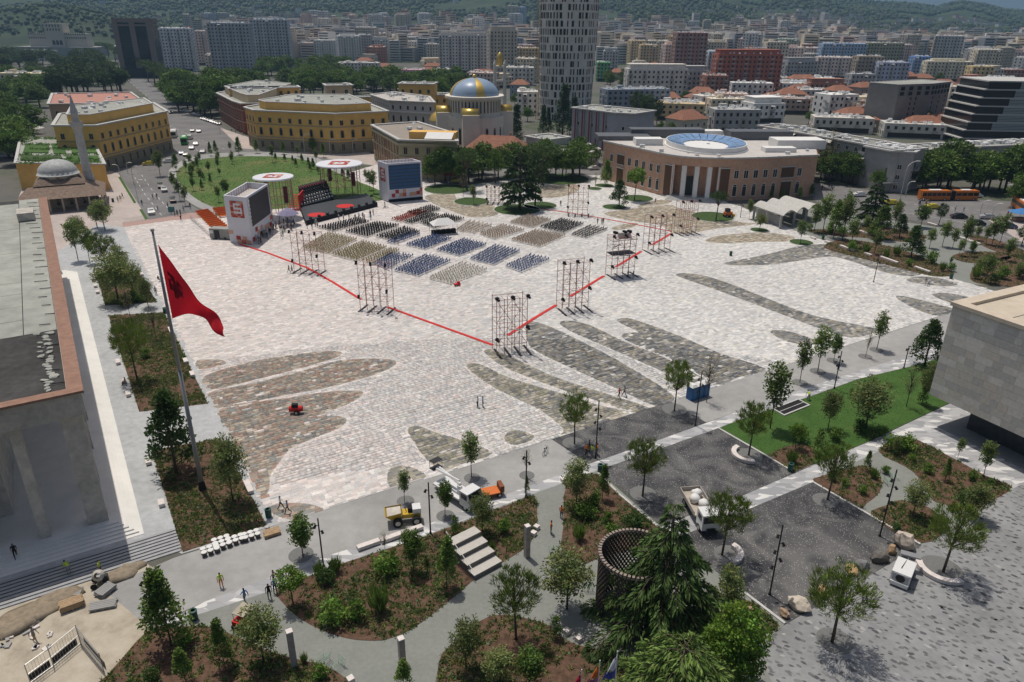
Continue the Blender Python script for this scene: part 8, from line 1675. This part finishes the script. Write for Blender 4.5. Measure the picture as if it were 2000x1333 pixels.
def buggy():
    t = thing('utility_buggy', 'small open red and black utility buggy with roof on the garden path', 'buggy', G(480, 1222), R_(70)); b = MB(); b.box((0, 0, .55), (2.2, 1.2, .35)); b.build('chassis', M('buggy_dark', (.06, .05, .05)), t); b = MB(); b.box((-.6, 0, .95), (.8, 1.1, .5)); b.build('rear_box', m_red, t); b = MB(); b.box((0, 0, 1.85), (1.5, 1.25, .06)); b.build('roof', M('canvas', (.40, .36, .28)), t)
    for sx in (-.7, .7):
        for sy in (-.55, .55): b = MB(); b.tube((sx, sy, .7), (sx, sy, 1.85), .025, n=5); b.build('roof_post', m_darkmetal, t); wheel(t, sx, sy, .3, .2)
buggy()
def small_machines():
    t = thing('red_compressor', 'small red towable compressor on the brown paving', 'compressor', G(579, 808), .1); b = MB(); b.tube((-.9, 0, .75), (.9, 0, .75), .42, n=14); b.build('tank', m_red, t); b = MB(); b.box((-.1, 0, 1.25), (.8, .6, .5)); b.build('motor', m_black, t)
    for s in (-1, 1): wheel(t, .1, s*.5, .35, .18)
    b = MB(); b.tube((.8, 0, .5), (1.7, 0, .4), .04); b.build('drawbar', m_darkmetal, t)
    t = thing('red_trolley', 'small red hand trolley beside the white chairs', 'trolley', G(893, 559), .4); b = MB(); b.box((0, 0, .4), (1.3, .7, .3)); b.box((.3, 0, .75), (.5, .5, .4)); b.build('tray', m_red, t)
    for s in (-1, 1): wheel(t, -.3, s*.35, .22, .12)
    b = MB(); b.tube((-.6, 0, .5), (-1.1, 0, 1.0), .03); b.build('handle', m_darkmetal, t)
    t = thing('bicycle', 'parked black bicycle on the concrete strip beside the terrazzo', 'bicycle', G(1065, 887), 1.1)
    for x in (-.5, .5):
        b = MB(); n = 20
        for i in range(n): a = 2*math.pi*i/n; a2 = 2*math.pi*(i+1)/n; b.tube((x+.34*math.cos(a), 0, .35+.34*math.sin(a)), (x+.34*math.cos(a2), 0, .35+.34*math.sin(a2)), .025, n=4)
        b.build('wheel', m_rub, t)
    b = MB(); 
    for p, q in (((-.5, 0, .35), (-.1, 0, .3)), ((-.1, 0, .3), (.38, 0, .85)), ((-.1, 0, .3), (-.22, 0, .85)), ((-.22, 0, .8), (.38, 0, .85)), ((.38, 0, .85), (.5, 0, .35)), ((-.5, 0, .35), (-.22, 0, .8))): b.tube(p, q, .025, n=5)
    b.build('frame', m_darkmetal, t); b = MB(); b.box((-.24, 0, .92), (.26, .14, .06)); b.build('saddle', m_black, t); b = MB(); b.tube((.36, -.28, 1.0), (.36, .28, 1.0), .02); b.build('handlebar', m_darkmetal, t)
    t = thing('yellow_loader', 'small yellow loader beside the grass disc before the bank', 'loader', G(1421, 424), .3); b = MB(); b.box((0, 0, 1.), (2.2, 1.3, .9)); b.build('body', m_orange, t); b = MB(); b.box((-.2, 0, 1.9), (1.1, 1.2, 1.)); b.build('cab', m_glass, t); b = MB(); b.box((1.6, 0, .5), (.6, 1.6, .6)); b.tube((.8, 0, 1.2), (1.5, 0, .7), .1); b.build('bucket', m_yellow, t)
    for x in (-.7, .7):
        for s in (-1, 1): wheel(t, x, s*.7, .4, .3)
    t = thing('market_parasol', 'blue market parasol at the street corner at right', 'parasol', G(1990, 432)); b = MB(); b.lathe([(3.2, 2.5), (.1, 3.6)], 8); b.build('canopy', M('parasol_blue', (.06, .20, .45)), t); b = MB(); b.tube((0, 0, 0), (0, 0, 3.5), .05); b.build('pole', m_steel, t); b = MB(); b.box((0, 0, .5), (3, 2, 1)); b.build('stall', m_brown, t)
    t = thing('wayfinding_sign', 'small teal sign board standing on the street', 'sign', G(336, 418)); b = MB(); b.box((0, 0, 1.2), (1.8, .1, 1.6)); b.build('board', M('sign_teal', (.10, .25, .24)), t); b = MB(); b.box((0, 0, .2), (.1, .4, .4)); b.build('foot', m_steel, t)
    t = thing('shop_awning', 'white shop awning with green and yellow sign at the corner block', 'awning', G(1728, 376)); b = MB(); b.box((0, 0, 3.), (6, 3, .1), .2, rx=-.2); b.build('canopy', m_white, t); b = MB(); b.box((1.5, 1.8, 5.5), (4, .15, 4)); b.build('sign', M('sign_green', (.10, .15, .03), var=.5, scale=2), t)
    for s in (-1, 1): b = MB(); b.tube((s*2.6, -1.2, 0), (s*2.6, -1.2, 2.8), .05); b.build('post', m_steel, t)
    for i, (x, y) in enumerate([(1237, 598), ]): pass
small_machines()
# ================================================================ people
def person_mesh(pose):
    J = {'pel': (0, 0, .95), 'wst': (0, 0, 1.1), 'chs': (0, 0, 1.33), 'nck': (0, .0, 1.5), 'hd0': (0, -.015, 1.58), 'hd1': (0, -.02, 1.68), 'hd2': (0, -.01, 1.75)}
    L = {'hl': (-.10, 0, .90), 'kl': (-.11, -.02, .50), 'al': (-.12, .02, .09), 'tl': (-.13, -.16, .04), 'hr': (.10, 0, .90), 'kr': (.11, -.02, .50), 'ar': (.12, .02, .09), 'tr': (.13, -.16, .04)}
    A = {'sl': (-.19, 0, 1.43), 'el': (-.26, .03, 1.15), 'wl': (-.27, -.06, .90), 'pl': (-.27, -.09, .82), 'sr': (.19, 0, 1.43), 'er': (.26, .03, 1.15), 'wr': (.27, -.06, .90), 'pr': (.27, -.09, .82)}
    if pose in ('walk', 'walk2'):
        s = 1 if pose == 'walk' else -1; f, g = ('l', 'r') if s > 0 else ('r', 'l'); sx = {'l': -1, 'r': 1}
        L.update({'k'+f: (.10*sx[f], -.20, .52), 'a'+f: (.10*sx[f], -.30, .10), 't'+f: (.10*sx[f], -.47, .06), 'k'+g: (.10*sx[g], .06, .51), 'a'+g: (.10*sx[g], .36, .16), 't'+g: (.11*sx[g], .26, .04)})
        A.update({'e'+f: (.25*sx[f], .16, 1.18), 'w'+f: (.25*sx[f], .20, .93), 'p'+f: (.25*sx[f], .20, .85), 'e'+g: (.25*sx[g], -.10, 1.18), 'w'+g: (.22*sx[g], -.28, .99), 'p'+g: (.21*sx[g], -.34, .94)})
    if pose == 'fold': A.update({'el': (-.27, -.02, 1.17), 'wl': (-.10, -.24, 1.14), 'pl': (-.02, -.26, 1.15), 'er': (.27, -.02, 1.17), 'wr': (.12, -.26, 1.20), 'pr': (.04, -.28, 1.21)})
    if pose == 'bend':
        for k, v in J.items():
            if k != 'pel': d = v[2]-.95; J[k] = (v[0], v[1]-d*.80, .95+d*.55)
        for k, v in A.items():
            d = v[2]-.95; A[k] = (v[0], -.38+.0*d if k[0] == 's' else -.45, {'s': 1.20, 'e': .92, 'w': .66, 'p': .58}[k[0]])
        L.update({'kl': (-.15, -.16, .50), 'kr': (.15, -.12, .5)})
    if pose == 'sit':
        dz = -.47
        J = {k: (v[0], v[1], v[2]+dz) for k, v in J.items()}; A = {k: (v[0], v[1]-(.25 if k[0] in 'wp' else 0), v[2]+dz+(.14 if k[0] in 'wp' else 0)) for k, v in A.items()}
        L = {'hl': (-.10, -.05, .47), 'kl': (-.13, -.45, .50), 'al': (-.13, -.42, .09), 'tl': (-.13, -.60, .04), 'hr': (.10, -.05, .47), 'kr': (.13, -.45, .50), 'ar': (.13, -.42, .09), 'tr': (.13, -.60, .04)}
    P = {**J, **L, **A}
    Rr = {'pel': .155, 'wst': .14, 'chs': .165, 'nck': .062, 'hd0': .075, 'hd1': .10, 'hd2': .085, 'hl': .095, 'hr': .095, 'kl': .065, 'kr': .065, 'al': .045, 'ar': .045, 'tl': .038, 'tr': .038, 'sl': .062, 'sr': .062, 'el': .047, 'er': .047, 'wl': .032, 'wr': .032, 'pl': .036, 'pr': .036}
    E = [('pel', 'wst'), ('wst', 'chs'), ('chs', 'nck'), ('nck', 'hd0'), ('hd0', 'hd1'), ('hd1', 'hd2'), ('pel', 'hl'), ('hl', 'kl'), ('kl', 'al'), ('al', 'tl'), ('pel', 'hr'), ('hr', 'kr'), ('kr', 'ar'), ('ar', 'tr'), ('chs', 'sl'), ('sl', 'el'), ('el', 'wl'), ('wl', 'pl'), ('chs', 'sr'), ('sr', 'er'), ('er', 'wr'), ('wr', 'pr')]
    for s in 'lr':          # five fingers off each palm
        w_ = Vector(P['w'+s]); p = Vector(P['p'+s]); d = (p-w_).normalized(); q = d.orthogonal().normalized()
        for i, (o_, ln) in enumerate(((-.028, .075), (-.010, .088), (.010, .083), (.027, .065))):
            P['f%d%s' % (i, s)] = tuple(p+q*o_*1.3+d*ln); Rr['f%d%s' % (i, s)] = .009; E.append(('p'+s, 'f%d%s' % (i, s)))
        P['th'+s] = tuple(p-q*.06+d*.01); Rr['th'+s] = .010; E.append(('p'+s, 'th'+s))
    ks = list(P); bm = bmesh.new(); lay = bm.verts.layers.skin.verify(); vs = {}
    for k in ks:
        v = bm.verts.new(P[k]); r = Rr[k]; ry = r*.68 if k in ('pel', 'wst', 'chs') else r; v[lay].radius = (r, ry); v[lay].use_root = (k == 'pel'); vs[k] = v
    for a, c in E: bm.edges.new((vs[a], vs[c]))
    me = bpy.data.meshes.new('person'); bm.to_mesh(me); bm.free(); o = bpy.data.objects.new('tmp', me); COL.objects.link(o)
    o.modifiers.new('s', 'SKIN'); sb = o.modifiers.new('d', 'SUBSURF'); sb.levels = 1; sb.render_levels = 1
    dg = bpy.context.evaluated_depsgraph_get(); ev = bpy.data.meshes.new_from_object(o.evaluated_get(dg)); bpy.data.objects.remove(o)
    # materials by nearest bone: 0 skin 1 top 2 trousers 3 hair 4 shoes
    zone = {('pel', 'wst'): 1, ('wst', 'chs'): 1, ('chs', 'nck'): 1, ('nck', 'hd0'): 0, ('hd0', 'hd1'): 0, ('hd1', 'hd2'): 3, ('chs', 'sl'): 1, ('chs', 'sr'): 1, ('sl', 'el'): 1, ('sr', 'er'): 1, ('el', 'wl'): 0, ('er', 'wr'): 0, ('pel', 'hl'): 2, ('pel', 'hr'): 2, ('hl', 'kl'): 2, ('hr', 'kr'): 2, ('kl', 'al'): 2, ('kr', 'ar'): 2, ('al', 'tl'): 4, ('ar', 'tr'): 4}
    idx = []
    h1 = Vector(P['hd1'])
    for f in ev.polygons:
        c = f.center; best = (9, 0)
        for (a, b_), z in list(zone.items())+[((e[0], e[1]), 0) for e in E if e not in zone]:
            pa, pb = Vector(P[a]), Vector(P[b_]); d = pb-pa; u = max(0, min(1, (c-pa).dot(d)/d.length_squared)); q = (c-pa-d*u).length/max(Rr[a], Rr[b_]); best = min(best, (q, z))
        z = best[1]
        if (c-h1).length < .16 and (c.y-h1.y > .02 or c.z-h1.z > .045): z = 3
        idx.append(z)
    for i in range(5): ev.materials.append(None)
    ev.polygons.foreach_set('material_index', idx); ev.polygons.foreach_set('use_smooth', [True]*len(idx))
    # face: nose, eyes, mouth, ears as small pieces of the same mesh
    bm = bmesh.new(); bm.from_mesh(ev)
    for (dx, dy, dz, s, mi) in ((0, -.105, -.01, .018, 0), (-.035, -.092, .015, .012, 3), (.035, -.092, .015, .012, 3), (0, -.095, -.05, .016, 3), (-.10, .0, -.01, .02, 0), (.10, .0, -.01, .02, 0)):
        g_ = bmesh.ops.create_cube(bm, size=s, matrix=Matrix.Translation(h1+Vector((dx, dy, dz))))
        for f in {f for v in g_['verts'] for f in v.link_faces}: f.material_index = mi
    bm.to_mesh(ev); bm.free(); ev.name = 'person'; return ev
PM = {}
CLO = dict(white=(.62, .62, .62), blue=(.18, .28, .48), black=(.02, .02, .022), navy=(.03, .04, .08), red=(.42, .04, .05), orange=(.68, .20, .04), lime=(.45, .60, .06), grey=(.24, .24, .25), teal=(.10, .30, .30), tan=(.38, .28, .18), striped=(.30, .32, .36), jeans=(.08, .11, .18))
m_skin = M('skin', (.42, .24, .16), var=.03, rough=.6); m_hair = M('hair_dark', (.025, .018, .014), var=.1); m_shoe = M('shoe', (.03, .028, .026), var=.05)
def person(x, y, pose, top, bot, label=None, rz=None, z=.035, P=None, group=None):
    k = (pose, top, bot)
    if pose not in PM: PM[pose] = person_mesh(pose)
    if k not in PM:
        me = PM[pose].copy()
        for i, mt in enumerate((m_skin, M('cloth_'+top, CLO[top]), M('cloth_'+bot, CLO[bot]), m_hair, m_shoe)): me.materials[i] = mt
        PM[k] = me
    if P is None: P = G(x, y, z)
    act = dict(stand='standing', walk='walking', walk2='walking', fold='standing with folded arms', bend='bending down', sit='sitting')[pose]
    return tag(link('person', PM[k], None, P, random.uniform(0, 6.28) if rz is None else rz), label or 'person in %s top and %s trousers %s %s' % (top, bot, act, where(P)), 'person', group)
for a in [(565, 533, 'walk', 'black', 'black'), (571, 534, 'walk2', 'black', 'navy'), (933, 796, 'stand', 'white', 'black'), (943, 796, 'stand', 'blue', 'jeans'), (1209, 779, 'walk', 'red', 'black'), (1219, 775, 'walk2', 'grey', 'black'), (1145, 890, 'stand', 'orange', 'black'), (1150, 883, 'stand', 'black', 'black'), (1156, 892, 'stand', 'lime', 'grey'), (1166, 889, 'stand', 'orange', 'black'), (1637, 722, 'stand', 'white', 'jeans'), (1579, 783, 'bend', 'lime', 'grey'), (549, 995, 'walk', 'white', 'black'), (563, 1003, 'walk', 'striped', 'navy'), (433, 1147, 'stand', 'lime', 'orange'), (480, 1178, 'walk', 'blue', 'grey'), (527, 1169, 'stand', 'black', 'black'), (538, 1158, 'stand', 'blue', 'black'), (536, 1142, 'walk', 'tan', 'black'), (1076, 1043, 'stand', 'orange', 'grey'), (1096, 1013, 'stand', 'orange', 'jeans'), (70, 1255, 'walk', 'grey', 'tan'), (1226, 543, 'stand', 'black', 'black'), (1236, 545, 'stand', 'navy', 'black'), (1167, 438, 'walk', 'black', 'black'), (1175, 439, 'walk2', 'grey', 'black'), (1178, 438, 'stand', 'black', 'navy'), (1095, 403, 'stand', 'black', 'black'), (1280, 398, 'walk', 'navy', 'black'), (246, 752, 'sit', 'black', 'black'), (236, 393, 'walk', 'grey', 'black'), (231, 395, 'walk2', 'white', 'black'), (240, 388, 'walk', 'black', 'black'), (299, 390, 'walk', 'navy', 'black'), (307, 389, 'stand', 'black', 'black'), (309, 414, 'walk', 'black', 'grey'), (278, 402, 'stand', 'black', 'jeans'), (328, 405, 'stand', 'white', 'black'), (342, 422, 'stand', 'grey', 'black'), (347, 422, 'stand', 'navy', 'black'), (353, 421, 'stand', 'black', 'black'), (354, 433, 'walk', 'black', 'black'), (359, 413, 'stand', 'white', 'jeans'), (372, 408, 'stand', 'black', 'grey'), (305, 576, 'stand', 'grey', 'black'), (310, 550, 'sit', 'black', 'navy'), (1806, 558, 'walk', 'grey', 'white'), (1813, 559, 'walk2', 'white', 'jeans'), (1865, 413, 'walk', 'white', 'jeans'), (1881, 416, 'walk', 'blue', 'grey'), (1967, 424, 'stand', 'red', 'black'), (1973, 424, 'stand', 'blue', 'black'), (778, 479, 'walk', 'white', 'grey'), (640, 425, 'stand', 'white', 'black'), (550, 467, 'walk', 'white', 'tan'), (553, 462, 'stand', 'teal', 'black')]: person(*a)
person(32, 1090, 'walk', 'black', 'black', 'person in black walking on the marble palace podium', P=G(32, 1090, .75)); person(137, 1122, 'bend', 'lime', 'grey', 'person in lime vest bending over the palace steps', P=G(137, 1122, .25)); person(198, 1118, 'stand', 'lime', 'navy', 'person in lime vest working beside the cement mixer', P=G(198, 1122, .12))
r = random.Random(21); tops = ['white', 'blue', 'grey', 'black', 'teal', 'navy', 'tan', 'white']
def crowd(poly, n, label, group):
    k = 0; xs = [p[0] for p in poly]; ys = [p[1] for p in poly]
    while k < n:
        x = r.uniform(min(xs), max(xs)); y = r.uniform(min(ys), max(ys))
        if inpoly(np.array([x]), np.array([y]), poly)[0]: k += 1; tp = r.choice(tops); person(x, y, r.choice(['stand', 'fold', 'walk', 'stand']), tp, r.choice(['black', 'jeans', 'grey', 'tan']), 'person in %s top in the crowd %s' % (tp, label), group=group)
crowd([(500, 480), (512, 478), (542, 452), (545, 440), (534, 448), (498, 475)], 26, 'in the shade of the left screen tower', 'people beside the left screen tower'); crowd([(538, 446), (560, 436), (578, 440), (580, 454), (560, 456), (542, 450)], 30, 'at the left end of the stage', 'people at the left end of the stage'); crowd([(598, 446), (620, 438), (622, 445), (602, 452)], 6, 'below the stage front', 'people below the stage front')
crowd([(660, 430), (720, 420), (760, 412), (745, 425), (690, 440)], 12, 'around the front seats', 'people around the front seats'); crowd([(1790, 398), (1815, 396), (1818, 402), (1795, 404)], 9, 'crossing beside the orange bus', 'people crossing beside the orange bus'); crowd([(480, 268), (470, 250), (450, 248), (455, 265)], 6, 'outside the corner ministry', 'people outside the corner ministry'); crowd([(1600, 372), (1630, 368), (1630, 376), (1605, 378)], 7, 'right of the brick bank', 'people right of the brick bank'); crowd([(720, 305), (745, 312), (760, 330), (740, 330)], 8, 'outside the small ministry', 'people outside the small ministry'); crowd([(868, 362), (900, 358), (905, 365), (870, 368)], 10, 'under the trees beside the right screen tower', 'people under the trees')
# ================================================================ haze and labels
hz = MB(); hz.box((0, 4250, 204.7), (12600, 9700, 414.6)); hm, n_, l_, b_ = _nodes('haze_air'); n_.remove(b_)
pv = n_.new('ShaderNodeVolumePrincipled'); pv.inputs['Color'].default_value = (.42, .70, 1., 1); pv.inputs['Density'].default_value = .00011; pv.inputs['Anisotropy'].default_value = .2
l_.new(pv.outputs[0], n_['Material Output'].inputs['Volume'])
HAZE = tag(hz.build('haze', hm), kind='stuff')
ORD = ['leftmost', 'second from left', 'third from left', 'fourth from left', 'fifth from left', 'sixth from left', 'seventh from left', 'eighth from left', 'ninth from left', 'tenth from left', 'eleventh from left']
NUM = ['', '', 'two', 'three', 'four', 'five', 'six', 'seven', 'eight', 'nine', 'ten', 'eleven', 'twelve']
bpy.context.view_layer.update()
byl = {}
for o in SC.objects:
    if o.parent is None and o.get('label') and o.get('kind') is None: byl.setdefault(o['label'], []).append(o)
for lb, L in byl.items():
    if len(L) < 2: continue
    if len(L) <= 12 and len(lb.split()) <= 13:
        L.sort(key=lambda o: proj(o.matrix_world.translation)[0])
        for i, o in enumerate(L):
            s = ORD[i] if i < len(L)-1 else ('right one' if len(L) == 2 else 'rightmost'); s = 'left one' if (len(L) == 2 and i == 0) else s
            o['label'] = lb+', '+s
            if len(L) > 2 and len(o['label'].split()) <= 13: o['label'] += ' of '+NUM[len(L)]
    for o in L:
        if not o.get('group'): o['group'] = 'alike: '+lb if False else lb.replace(' with ', ' ').split(',')[0]
